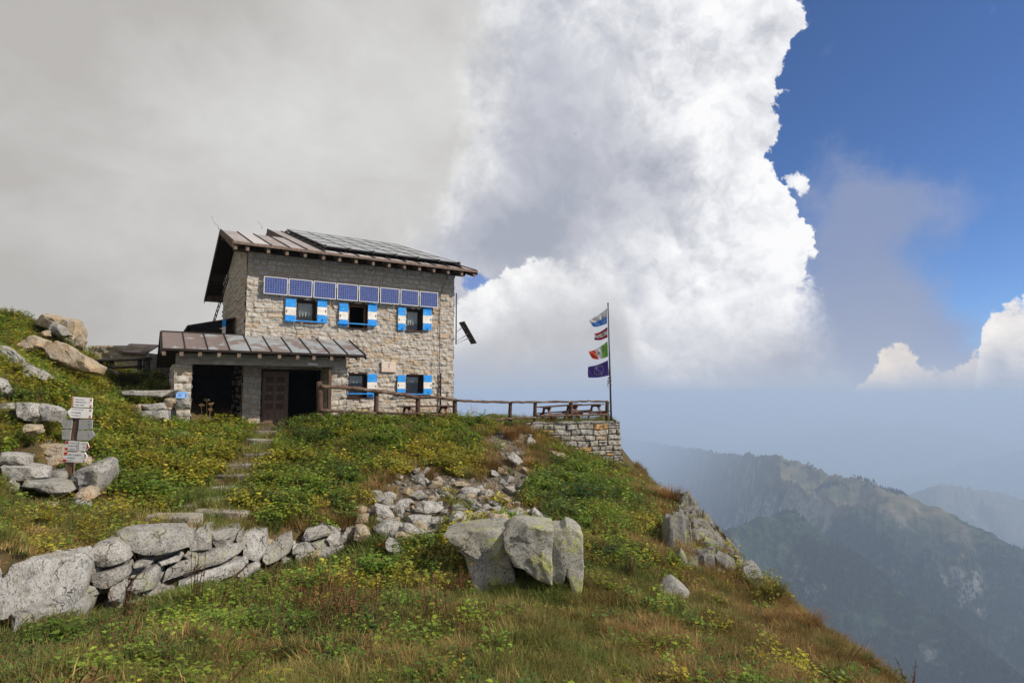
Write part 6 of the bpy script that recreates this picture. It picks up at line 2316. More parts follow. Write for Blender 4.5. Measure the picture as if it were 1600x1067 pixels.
def hills():
    az = np.r_[np.arange(-75, 4, 1.5), np.arange(4, 46, .065), np.arange(46, 90, 1.5)]
    r = np.geomspace(150, 20000, 640)
    A_, R_ = np.meshgrid(az, r)
    Z = hills_height(A_, R_)
    X, Y = R_ * np.sin(np.radians(A_)), R_ * np.cos(np.radians(A_))
    V = np.c_[X.ravel(), Y.ravel(), Z.ravel()]
    nx, ny = len(az), len(r)
    i = np.arange((ny - 1) * (nx - 1))
    a = (i // (nx - 1)) * nx + i % (nx - 1)
    Fq = np.c_[a, a + 1, a + nx + 1, a + nx]
    me = bpy.data.meshes.new('hills')
    me.vertices.add(len(V)); me.vertices.foreach_set('co', V.ravel())
    me.loops.add(len(Fq) * 4); me.loops.foreach_set('vertex_index', Fq.ravel().astype(np.int32))
    me.polygons.add(len(Fq)); me.polygons.foreach_set('loop_start', (np.arange(len(Fq)) * 4).astype(np.int32))
    me.polygons.foreach_set('use_smooth', np.ones(len(Fq), bool))
    m, g, b = material('mountain_slopes')
    co = g.node('ShaderNodeTexCoord').outputs['Object']
    sp = g.node('ShaderNodeSeparateXYZ'); g.put(sp.inputs[0], co)
    ge = g.node('ShaderNodeNewGeometry')
    nz = g.node('ShaderNodeSeparateXYZ'); g.put(nz.inputs[0], ge.outputs['Normal'])
    n1 = g.noise(co, 1 / 300, 7, .62)
    n2 = g.noise(g.v('ADD', co, (900, 0, 0)), 1 / 70, 6, .68)
    n3 = g.noise(co, 1 / 16, 3, .6)
    forest = g.mix(g.sm(n3, .42, .62), (.010, .019, .012), (.036, .056, .024))
    grass = g.mix(g.sm(n2, .4, .6), (.085, .090, .042), (.14, .115, .065))
    rock = g.mix(n2, (.27, .26, .24), (.15, .145, .135))
    far = g.v('LENGTH', co); far = far.node.outputs['Value']
    high = g.sm(g.add(g.mad(far, .2, sp.outputs[2]), g.add(g.mul(g.sub(n1, .5), 800.0), g.mul(g.sub(n2, .5), 380.0))), -10.0, 160.0)
    col = g.mix(high, forest, grass)
    rk = g.sm(g.add(g.mul(g.sub(n2, .5), 1.5), g.add(g.mul(g.sub(n1, .5), .9), g.mul(g.sub(.78, nz.outputs[2]), .35))), .17, .36)
    col = g.mix(g.mul(rk, g.sm(n3, .35, .6, .55, 1.0)), col, rock)
    g.put(b.inputs['Base Color'], col)
    b.inputs['Roughness'].default_value = 1
    b.inputs['Specular IOR Level'].default_value = 0
    bp = g.node('ShaderNodeBump'); bp.inputs['Strength'].default_value = .8; bp.inputs['Distance'].default_value = 9
    g.put(bp.inputs['Height'], g.add(n2, g.mul(n3, .6)))
    g.l.new(bp.outputs[0], b.inputs['Normal'])
    me.materials.append(m)
    me.update(calc_edges=True)
    o = bpy.data.objects.new('hills', me)
    COL.objects.link(o)
    tag(o, 'hazy forested and rocky mountains across the deep valley', 'mountains', kind='structure')


hills()

PROTO = bpy.data.collections.new('plant_shapes')     # never linked to the scene: only read by the scatter trees


def scatter(name, protos, pts, rots, scls, idx, tints):
    """one object that draws many small plants: points carrying rotation, scale, kind and tint"""
    col = bpy.data.collections.new(name + '_shapes')
    for i, p in enumerate(protos):
        col.objects.link(p)
    order = sorted(range(len(protos)), key=lambda k: protos[k].name)
    rank = {k: j for j, k in enumerate(order)}
    idx = np.array([rank[k] for k in range(len(protos))])[np.asarray(idx)]
    me = bpy.data.meshes.new(name)
    n = len(pts)
    me.vertices.add(n)
    me.vertices.foreach_set('co', np.asarray(pts, float).ravel())
    for nm, ty, key, val in (('rot', 'FLOAT_VECTOR', 'vector', rots), ('scl', 'FLOAT', 'value', scls), ('kindno', 'INT', 'value', idx), ('tint', 'FLOAT_VECTOR', 'vector', tints)):
        at = me.attributes.new(nm, ty, 'POINT')
        at.data.foreach_set(key, np.asarray(val, np.int32 if ty == 'INT' else float).ravel())
    ng = bpy.data.node_groups.new(name, 'GeometryNodeTree')
    ng.interface.new_socket('Geometry', in_out='INPUT', socket_type='NodeSocketGeometry')
    ng.interface.new_socket('Geometry', in_out='OUTPUT', socket_type='NodeSocketGeometry')
    N, L = ng.nodes, ng.links
    gi, go = N.new('NodeGroupInput'), N.new('NodeGroupOutput')
    m2p = N.new('GeometryNodeMeshToPoints')
    iop = N.new('GeometryNodeInstanceOnPoints')
    ci = N.new('GeometryNodeCollectionInfo')
    ci.inputs['Collection'].default_value = col
    ci.inputs['Separate Children'].default_value = True
    ci.inputs['Reset Children'].default_value = True

    def attr(nm, ty):
        a = N.new('GeometryNodeInputNamedAttribute')
        a.data_type = ty
        a.inputs['Name'].default_value = nm
        return a.outputs['Attribute']
    e2r = N.new('FunctionNodeEulerToRotation')
    L.new(attr('rot', 'FLOAT_VECTOR'), e2r.inputs[0])
    L.new(gi.outputs[0], m2p.inputs['Mesh'])
    L.new(m2p.outputs[0], iop.inputs['Points'])
    L.new(ci.outputs[0], iop.inputs['Instance'])
    iop.inputs['Pick Instance'].default_value = True
    L.new(attr('kindno', 'INT'), iop.inputs['Instance Index'])
    L.new(e2r.outputs[0], iop.inputs['Rotation'])
    L.new(attr('scl', 'FLOAT'), iop.inputs['Scale'])
    L.new(iop.outputs[0], go.inputs[0])
    o = bpy.data.objects.new(name, me)
    COL.objects.link(o)
    md = o.modifiers.new('scatter', 'NODES')
    md.node_group = ng
    return o


def conifer_forest():
    m, g, b = material('conifer_needles')
    t = g.node('ShaderNodeAttribute', attribute_name='tint', attribute_type='INSTANCER').outputs['Color']
    g.put(b.inputs['Base Color'], t)
    b.inputs['Roughness'].default_value = 1
    b.inputs['Specular IOR Level'].default_value = 0
    protos = []
    for k in range(3):
        rnd = random.Random(k)
        mb = MB()
        for j in range(4):
            z0 = .12 + j * .2; r0 = .22 * (1 - j * .2); n = 7
            ring = [(r0 * rnd.uniform(.7, 1.2) * math.cos(2 * math.pi * i / n), r0 * rnd.uniform(.7, 1.2) * math.sin(2 * math.pi * i / n), z0 + rnd.uniform(-.03, .03)) for i in range(n)]
            mb.raw(ring + [(0, 0, z0 + .36)], [(i, (i + 1) % n, n) for i in range(n)])
        mb.tube([(0, 0, -.1), (0, 0, .4)], .02, 5)
        protos.append(mb.build('conifer', m, link=False))
    rng = np.random.default_rng(4)
    n = 150000
    az = rng.uniform(7, 44, n)
    r = np.sqrt(rng.uniform(600 ** 2, 2900 ** 2, n))
    z = hills_height(az, r)
    x, y = r * np.sin(np.radians(az)), r * np.cos(np.radians(az))
    dens = fbm(x / 130, y / 130, 0, 5, 41, .6) - (z + .2 * r + 60) / 220
    k = dens > -.15 + rng.uniform(-.25, .25, n)
    x, y, z = x[k], y[k], z[k]
    n = len(x)
    rots = np.c_[np.zeros(n), np.zeros(n), rng.uniform(0, 6.28, n)]
    scl = rng.uniform(6, 13, n)
    c = rng.uniform(.6, 1.3, n)[:, None] * np.array([.020, .034, .019])
    o = scatter('conifer_forest', protos, np.c_[x, y, z], rots, scl, rng.integers(0, 3, n), c)
    tag(o, 'dark conifer forest covering the far valley slopes', 'forest', kind='stuff')


conifer_forest()


def haze():
    b = MB()
    b.box(-21000, 21000, -6000, 20500, -2060, 24)
    m = bpy.data.materials.new('valley_haze')
    m.use_nodes = True
    g = NT(m.node_tree)
    v = g.node('ShaderNodeVolumePrincipled')
    v.inputs['Color'].default_value = (.53, .65, .83, 1)
    v.inputs['Density'].default_value = 0.00021
    v.inputs['Anisotropy'].default_value = 0.0
    o = g.node('ShaderNodeOutputMaterial')
    g.l.new(v.outputs[0], o.inputs['Volume'])
    ob = b.build('haze', m)
    tag(ob, 'pale blue haze filling the valley air', 'haze', kind='stuff')


haze()

# ------------------------------------------------------------------ plants
def leaf_material(name, tint=None, trans=.42):
    m, g, b = material(name)
    lv = g.node('ShaderNodeAttribute', attribute_name='lv').outputs['Fac']
    if tint is None:
        t = g.node('ShaderNodeAttribute', attribute_name='tint', attribute_type='INSTANCER').outputs['Color']
    else:
        t = tint
    d = g.mix(g.sm(lv, 0, 1, kind='LINEAR'), (.55, .62, .55), (1.95, 1.75, 1.4))
    col = g.mix(1.0, t, d, 'MULTIPLY')
    col = g.mix(g.sm(lv, .97, .99), col, (.24, .18, .035))
    col = g.mix(g.sm(lv, .985, .995), col, (.20, .06, .02))
    g.put(b.inputs['Base Color'], col)
    b.inputs['Roughness'].default_value = .5
    b.inputs['Specular IOR Level'].default_value = .35
    tr = g.node('ShaderNodeBsdfTranslucent')
    g.put(tr.inputs[0], g.mix(1.0, col, (1.25, 1.2, .6), 'MULTIPLY'))
    mx = g.node('ShaderNodeMixShader'); mx.inputs[0].default_value = trans
    out = [n for n in g.n if n.type == 'OUTPUT_MATERIAL'][0]
    g.l.new(b.outputs[0], mx.inputs[1]); g.l.new(tr.outputs[0], mx.inputs[2]); g.l.new(mx.outputs[0], out.inputs[0])
    return m


def blade_material(name, tint=None):
    m, g, b = material(name)
    lv = g.node('ShaderNodeAttribute', attribute_name='lv').outputs['Fac']
    t = tint if tint is not None else g.node('ShaderNodeAttribute', attribute_name='tint', attribute_type='INSTANCER').outputs['Color']
    col = g.mix(1.0, t, g.mix(g.sm(lv, 0, 1, kind='LINEAR'), (.6, .65, .6), (1.45, 1.3, 1.2)), 'MULTIPLY')
    g.put(b.inputs['Base Color'], col)
    b.inputs['Roughness'].default_value = .65
    b.inputs['Specular IOR Level'].default_value = .2
    tr = g.node('ShaderNodeBsdfTranslucent')
    g.put(tr.inputs[0], col)
    mx = g.node('ShaderNodeMixShader'); mx.inputs[0].default_value = .3
    out = [n for n in g.n if n.type == 'OUTPUT_MATERIAL'][0]
    g.l.new(b.outputs[0], mx.inputs[1]); g.l.new(tr.outputs[0], mx.inputs[2]); g.l.new(mx.outputs[0], out.inputs[0])
    return m


M_LEAF = leaf_material('weed_leaf')
M_BLADE = blade_material('grass_blade')
M_STEM = basic('plant_stem', (.10, .075, .03), (.14, .09, .04), 20, .8, 0)
M_DRYST = basic('dry_stem', (.15, .075, .035), (.09, .045, .025), 20, .9, 0)

OVATE = [(0, 0), (.30, .22), (.40, .5), (.24, .82), (0, 1.06), (-.24, .82), (-.40, .5), (-.30, .22)]
LOBED = [(0, 0), (.28, -.02), (.5, .22), (.36, .36), (.62, .62), (.34, .64), (.22, .84), (0, 1.1), (-.22, .84), (-.34, .64), (-.62, .62), (-.36, .36), (-.5, .22), (-.28, -.02)]


def put_attr(o, vals):
    at = o.data.attributes.new('lv', 'FLOAT', 'FACE')
    at.data.foreach_set('value', vals)


def add_leaf(mb, lv, base, direc, up, size, shape, val, fold=.25):
    d = direc.normalized()
    s = d.cross(up)
    if s.length < 1e-3: s = Vector((1, 0, 0))
    s.normalize()
    n = s.cross(d)
    vs = [base + d * (y * size) + s * (x * size) + n * (abs(x) * size * fold - (y * y) * size * .22) for x, y in shape]
    k = len(vs)
    half = k // 2
    mid = base + d * (.5 * size) - n * (.25 * size * .22)
    mb.raw(vs + [mid], [(i, (i + 1) % k, k) for i in range(k)])
    lv += [val] * k


def weed(name, seed, stems=8, height=.30, spread=.24, size=.06, per=6, shape=OVATE, mats=None, link=False, upright=.5):
    rnd = random.Random(seed)
    mb, lv = MB(), []
    for s in range(stems):
        an = rnd.uniform(0, 6.283)
        out = spread * math.sqrt(rnd.random())
        tip = Vector((math.cos(an) * out, math.sin(an) * out, height * rnd.uniform(.45, 1.1)))
        b0 = Vector((math.cos(an) * out * .25, math.sin(an) * out * .25, -.03))
        mid = b0.lerp(tip, .5) + Vector((0, 0, height * .12))
        mb.k = 1
        nf = len(mb.f)
        mb.tube([b0, mid, tip], [.004, .0035, .002], 3)
        lv += [.3] * (len(mb.f) - nf)
        mb.k = 0
        for j in range(per):
            t = .3 + .7 * (j + rnd.random()) / per
            p = b0.lerp(mid, t * 2) if t < .5 else mid.lerp(tip, t * 2 - 1)
            a2 = rnd.uniform(0, 6.283)
            dr = Vector((math.cos(a2), math.sin(a2), rnd.uniform(-.25, .65)))
            add_leaf(mb, lv, p + dr * .01, dr, Vector((rnd.uniform(-.3, .3), rnd.uniform(-.3, .3), 1)), size * rnd.uniform(.6, 1.25), shape, rnd.random(), rnd.uniform(.05, .4))
    o = mb.build(name, mats or [M_LEAF, M_STEM], smooth=False, link=link)
    put_attr(o, lv)
    return o


def tuft(name, seed, n=70, height=.28, spread=.10, width=.0045, droop=.6, mat=None, link=False):
    rnd = random.Random(seed)
    mb, lv = MB(), []
    for i in range(n):
        an = rnd.uniform(0, 6.283)
        b0 = Vector((math.cos(an), math.sin(an), 0)) * spread * math.sqrt(rnd.random())
        an2 = an + rnd.uniform(-.9, .9)
        o = Vector((math.cos(an2), math.sin(an2), 0))
        h = height * rnd.uniform(.5, 1.15)
        lean = rnd.uniform(.15, 1.0) * droop
        sd = Vector((-o.y, o.x, 0)) * width * rnd.uniform(.7, 1.3)
        pts = []
        for t in (0, .35, .7, 1.0):
            pts.append(b0 + o * (lean * h * t * t) + Vector((0, 0, h * (t - .42 * droop * t * t * t) - .02)))
        vs = [pts[0] - sd, pts[0] + sd, pts[1] - sd * .85, pts[1] + sd * .85, pts[2] - sd * .55, pts[2] + sd * .55, pts[3]]
        mb.raw(vs, [(0, 1, 3, 2), (2, 3, 5, 4), (4, 5, 6)])
        lv += [rnd.random()] * 3
    o = mb.build(name, mat or M_BLADE, smooth=True, link=link)
    put_attr(o, lv)
    return o


def dead_stalks(name, seed, n=5, height=.5, mats=None, link=False, umbel=False):
    rnd = random.Random(seed)
    mb, lv = MB(), []
    for i in range(n):
        an = rnd.uniform(0, 6.283)
        b0 = Vector((math.cos(an), math.sin(an), 0)) * .12 * rnd.random()
        h = height * rnd.uniform(.6, 1.15)
        tip = b0 + Vector((rnd.uniform(-.16, .16), rnd.uniform(-.16, .16), h))
        nf = len(mb.f)
        mid = b0.lerp(tip, .5) + Vector((rnd.uniform(-.02, .02), rnd.uniform(-.02, .02), 0))
        mb.tube([b0 - Vector((0, 0, .03)), mid, tip], [.006, .0045, .003], 4)
        if umbel:
            for k in range(9):
                d = Vector((rnd.uniform(-1, 1), rnd.uniform(-1, 1), rnd.uniform(.5, 1.2))).normalized() * .09
                mb.tube([tip, tip + d], [.002, .002], 3)
                q = tip + d
                mb.prism([q + Vector((-.018, -.01, 0)), q + Vector((.018, -.008, 0)), q + Vector((.014, .014, 0)), q + Vector((-.012, .014, 0))], (0, 0, .012))
        else:
            for k in range(int(14 * h / .5)):
                t = rnd.uniform(.35, 1.0)
                p = b0.lerp(tip, t)
                d = Vector((rnd.uniform(-1, 1), rnd.uniform(-1, 1), rnd.uniform(-.3, .7))).normalized()
                l = rnd.uniform(.015, .05)
                s = d.cross(Vector((0, 0, 1))).normalized() * l * .3
                mb.raw([p, p + d * l * .6 + s, p + d * l, p + d * l * .6 - s], [(0, 1, 2, 3)])
        lv += [rnd.random()] * (len(mb.f) - nf)
    o = mb.build(name, mats or M_BLADE, link=link)
    put_attr(o, lv)
    return o


# base mixture and picture-read patches: (x, y, rx, ry, {kind: weight})
PATCH = [
    (100, 610, 130, 60, dict(leafy=2.5, yell=2.2)), (40, 540, 60, 50, dict(green=1.5, leafy=1)), (200, 740, 90, 60, dict(leafy=2, yell=1.2, red=.3)),
    (230, 590, 50, 25, dict(dark=3)), (200, 650, 70, 30, dict(leafy=2, yell=2.5)), (80, 700, 60, 35, dict(leafy=1.5, red=.5, gold=.8)),
    (350, 665, 60, 22, dict(leafy=3.5, yell=1.8)), (300, 700, 60, 25, dict(leafy=1, green=1.5)), (310, 735, 70, 40, dict(leafy=1.5, yell=1.2, green=1)),
    (260, 790, 60, 30, dict(green=2, leafy=1)), (60, 850, 110, 22, dict(gold=6)), (250, 822, 70, 12, dict(gold=4)), (40, 725, 60, 22, dict(gold=5)), (20, 790, 60, 40, dict(green=1.5, gold=2, brown=1)),
    (490, 680, 40, 28, dict(dark=4)), (470, 760, 80, 40, dict(leafy=3.5, yell=1.5, dark=1)), (540, 690, 60, 30, dict(leafy=2, brown=1)), (640, 670, 110, 24, dict(leafy=3.5, yell=.8)),
    (690, 715, 45, 28, dict(yell=4)), (590, 710, 40, 35, dict(leafy=2)), (560, 745, 40, 40, dict(brown=2.5, red=.5)), (640, 730, 40, 40, dict(brown=3)), (770, 720, 50, 45, dict(brown=4)), (600, 650, 25, 12, dict(gold=3)),
    (515, 650, 20, 15, dict(gold=3, brown=2)), (810, 672, 50, 25, dict(brown=5)), (740, 660, 35, 18, dict(leafy=3)), (870, 705, 40, 30, dict(brown=5)), (905, 775, 60, 55, dict(dark=3, leafy=2, red=.3)), (840, 760, 30, 40, dict(leafy=2, brown=1)),
    (840, 730, 40, 30, dict(brown=3, green=1)), (990, 750, 50, 35, dict(brown=4, green=1)), (1040, 785, 50, 40, dict(brown=6)), (970, 830, 60, 40, dict(brown=4, leafy=.8)), (950, 870, 60, 30, dict(leafy=1.5, brown=1.5, yell=.3)),
    (1010, 880, 60, 35, dict(brown=4)), (1080, 920, 60, 30, dict(leafy=.5, brown=4, green=1.5)), (1180, 925, 70, 25, dict(brown=4)), (1250, 960, 80, 45, dict(brown=8)), (1320, 1010, 80, 45, dict(brown=9)), (1380, 1060, 70, 45, dict(brown=9)), (1200, 1040, 60, 40, dict(brown=4, green=2)),
    (1150, 970, 60, 40, dict(brown=2, green=2)), (1090, 1030, 80, 45, dict(herb=4, leafy=.6, brown=1)), (960, 1010, 120, 60, dict(green=7, brown=1.0)), (840, 985, 90, 40, dict(green=5, brown=.8)), (1130, 990, 80, 40, dict(green=4, brown=3)), (1060, 960, 60, 40, dict(green=2, brown=3)), (1100, 850, 60, 60, dict(brown=4)), (1020, 830, 50, 40, dict(brown=4)), (960, 930, 60, 30, dict(green=3, brown=1)), (1010, 950, 50, 25, dict(green=2, herb=1)), (1240, 1040, 50, 30, dict(brown=3, green=2)),
    (900, 940, 60, 25, dict(green=2, brown=1.5)), (730, 890, 40, 30, dict(brown=3)), (590, 885, 45, 30, dict(leafy=3)), (640, 900, 50, 20, dict(green=2.5)), (480, 890, 40, 50, dict(dry=.4, brown=1.2, red=.3)), (620, 855, 30, 20, dict(red=1.5)),
    (200, 1000, 250, 60, dict(herb=4.5, leafy=1.4, brown=1.0, green=.9, dry=.2)), (560, 1010, 200, 70, dict(herb=5.5, leafy=1.2, brown=1.1, green=.5, dry=.15)), (80, 1040, 100, 40, dict(herb=2, green=1.2, yell=.4)), (380, 1060, 120, 30, dict(green=1.5, brown=1.5)), (400, 930, 120, 30, dict(leafy=1.5, brown=.8, dry=.2)),
    (740, 1030, 90, 50, dict(herb=2.5, leafy=.4, brown=1, green=1)), (680, 960, 60, 40, dict(herb=2, green=.8)), (760, 800, 60, 20, dict(brown=1, red=.5)), (540, 815, 40, 25, dict(brown=3)), (330, 820, 60, 12, dict(gold=3, green=1)), (860, 655, 120, 8, dict(brown=3, gold=2))]
BASEW = dict(leafy=.75, yell=.35, dark=.14, green=.80, brown=.50, gold=.10, herb=.25, red=.02, dry=.025)
KINDS = list(BASEW)


def weights(px, py, x, y):
    W = {k: np.full(np.shape(px), v) for k, v in BASEW.items()}
    for cx, cy, rx, ry, d in PATCH:
        g = np.exp(-(((px - cx) / rx) ** 2 + ((py - cy) / ry) ** 2) * .9)
        for k, v in d.items():
            W[k] = W[k] + v * g * (1.15 if k == 'brown' else 1.7)
    for i, k in enumerate(KINDS):
        W[k] = W[k] * np.exp(fbm(x * .8 + i * 9.1, y * .8, 0, 4, 60 + i) * 2.0)
    return W


def plants():
    rng = np.random.default_rng(12)
    # candidates over the ground the camera can see, denser near
    n = 262000
    Y = 3.6 + (30 - 3.6) * rng.random(n) ** .80
    X = Y * rng.uniform(-1.95, 1.33, n)
    sd, _ = poly_sd(X, Y, RIM)
    k = (sd > -1.6) | ((sd > -7) & (rng.random(n) < .55))
    k &= (X > -32) & (X < 23)
    X, Y = X[k], Y[k]
    Z = hz(X, Y)
    PX, PY = proj(X, Y, Z)
    hx = (X - HO.x) * UX.x + (Y - HO.y) * UX.y
    hy = (X - HO.x) * UY.x + (Y - HO.y) * UY.y
    t, _ = poly_sd(X, Y, TERRACE)
    house = (hx > -2.5) & (hx < 9.5) & (hy > -1.75 + .0 * hx) & (hy < 12)
    house |= (hx > -.1) & (hx < 2.2) & (hy > -3.3) & (hy < 0)
    fd, fs, _ = seg_dist(X, Y, FL)
    behind = (fs > 0) & (fd > .35) & (X > FL[0][0]) & (X < FL[-1][0] + 2)
    keep = ~house & ~(behind & (t < .0)) & ~((t > .5) & (rng.random(len(X)) < .93))
    _, _, rub, stp, pth = bare_kinds(X, Y, Z)
    keep &= ~(rub & (rng.random(len(X)) < .975))
    slab = (PX > 55) & (PX < 120) & (PY > 692) & (PY < 735) & (Y < 13.5)
    u = rng.random(len(X))
    keep &= ~(stp & (u < .80)) & ~(pth & (u < .9)) & ~slab
    keep &= ~(in_poly(PX, PY, [(1045, 835), (1065, 815), (1085, 800), (1110, 800), (1150, 850), (1165, 895), (1120, 905), (1060, 895)]) & (u < .80))
    keep &= ~(in_poly(PX, PY, [(1165, 905), (1178, 880), (1200, 915), (1190, 930)]) & (u < .8))
    keep &= ~(in_poly(PX, PY, [(45, 690), (105, 695), (150, 725), (165, 770), (140, 790), (60, 800), (0, 780), (0, 715)]) & (u < .8))
    wd, ws, _ = seg_dist(X, Y, WALL_LINE)
    keep &= ~((wd < np.where(ws < 0, .26, .06)) & (X < WALL_LINE[-1][0]))
    low = (wd < 1.25) & (ws < 0)
    X, Y, Z, PX, PY, stp, t, low = (a[keep] for a in (X, Y, Z, PX, PY, stp, t, low))
    W = weights(PX, PY, X, Y)
    near = np.clip((PY - 915) / 30, 0, 1) * np.clip((1120 - PX) / 120, 0, 1)
    W['brown'] = W['brown'] * (1 - .15 * near); W['green'] = W['green'] * (1 + .3 * near); W['yell'] = W['yell'] * (1 - .8 * near); W['herb'] = W['herb'] * (1 + .3 * near)
    tot = sum(W.values())
    M = np.stack([W[q] / tot for q in KINDS])
    pick = (np.cumsum(M, 0) < rng.random(len(X))[None]).sum(0)
    pick = np.minimum(pick, len(KINDS) - 1)
    kind = np.array(KINDS)[pick]
    kind[stp | (t > -.1)] = np.where(rng.random((stp | (t > -.1)).sum()) < .6, 'gold', 'green')
    low |= in_poly(PX, PY, [(745, 905), (920, 905), (925, 965), (740, 965)])
    kind[low & np.isin(kind, ['leafy', 'yell', 'dark', 'brown', 'dry'])] = 'herb'
    # steepness thins out nothing; far leafy plants need fewer, near herbs more
    dist = Y
    thin = np.ones(len(X))
    thin[(kind == 'leafy') | (kind == 'yell') | (kind == 'dark')] = .30
    thin[kind == 'herb'] = .62
    thin[kind == 'dry'] = .16
    thin[kind == 'red'] = .35
    k = rng.random(len(X)) < thin * np.interp(dist, [4, 9, 30], [1.0, .95, .75])
    X, Y, Z, kind, PX, PY, stp = (a[k] for a in (X, Y, Z, kind, PX, PY, stp))
    n = len(X)
    base = {'leafy': (.095, .175, .024), 'yell': (.215, .215, .028), 'dark': (.042, .088, .018), 'green': (.115, .165, .036), 'brown': (.215, .145, .052), 'gold': (.38, .28, .11),
            'herb': (.048, .095, .018), 'red': (.30, .075, .025), 'dry': (.115, .058, .028)}
    alt = {'leafy': (.165, .225, .030), 'yell': (.27, .25, .032), 'dark': (.070, .12, .022), 'green': (.19, .16, .05), 'brown': (.30, .205, .085), 'gold': (.42, .31, .14),
           'herb': (.095, .135, .025), 'red': (.22, .10, .03), 'dry': (.18, .10, .05)}
    f = np.clip(.5 + fbm(X * 1.3, Y * 1.3, 0, 3, 90) * .6 + rng.normal(0, .22, n), 0, 1)[:, None]
    T = np.array([base[q] for q in kind]) * (1 - f) + np.array([alt[q] for q in kind]) * f
    T *= rng.uniform(.85, 1.45, (n, 1))
    rot = np.c_[rng.normal(0, .14, n), rng.normal(0, .14, n), rng.uniform(0, 6.283, n)]
    size = rng.uniform(.65, 1.3, n)
    wind = np.where(np.isin(kind, ['green', 'brown', 'gold']), 1.0, 0)
    rot[:, 1] += wind * .12
    P_ = np.c_[X, Y, Z - .01]

    def group(name, label, cat, sel, protos, scale, pickfn=None):
        k = np.isin(kind, sel)
        m_ = k.sum()
        idx = rng.integers(0, len(protos), m_)
        o = scatter(name, protos, P_[k], rot[k], size[k] * scale(P_[k]), idx, T[k])
        tag(o, label, cat, kind='stuff')
        print(name, m_)
    one = lambda p: np.ones(len(p))
    group('leafy_weeds', 'green and yellow leafy weeds covering the slope', 'weeds', ['leafy', 'yell', 'dark'],
          [weed('weed_%d' % i, 300 + i, stems=11 + i, height=.30, spread=.25, size=.050, per=7, shape=(OVATE, LOBED)[i % 2]) for i in range(5)], lambda p: np.interp(p[:, 1], [5, 9, 20], [.72, .95, 1.2]))
    group('ground_herbs', 'low small leaved herbs of the foreground', 'herbs', ['herb', 'red'],
          [weed('herb_%d' % i, 330 + i, stems=10, height=.13, spread=.19, size=.026, per=6, shape=(OVATE, LOBED, LOBED)[i % 3]) for i in range(4)], one)
    group('grass', 'green and brown autumn grass of the mountainside', 'grass', ['green', 'brown'],
          [tuft('tuft_%d' % i, 360 + i, n=52, height=.30, spread=.13, width=.0042, droop=(.5, .8, 1.0, .7)[i]) for i in range(4)], lambda p: np.interp(p[:, 1], [5, 10, 22], [.75, .95, 1.25]))
    group('dry_grass', 'short golden dry grass beside the path', 'grass', ['gold'],
          [tuft('dryt_%d' % i, 390 + i, n=60, height=.14, spread=.15, width=.004, droop=1.0) for i in range(2)], one)
    group('dead_stalks', 'brown dead flower stalks among the weeds', 'stalks', ['dry'],
          [dead_stalks('stalk_%d' % i, 395 + i, n=4, height=.48) for i in range(3)], one)


plants()


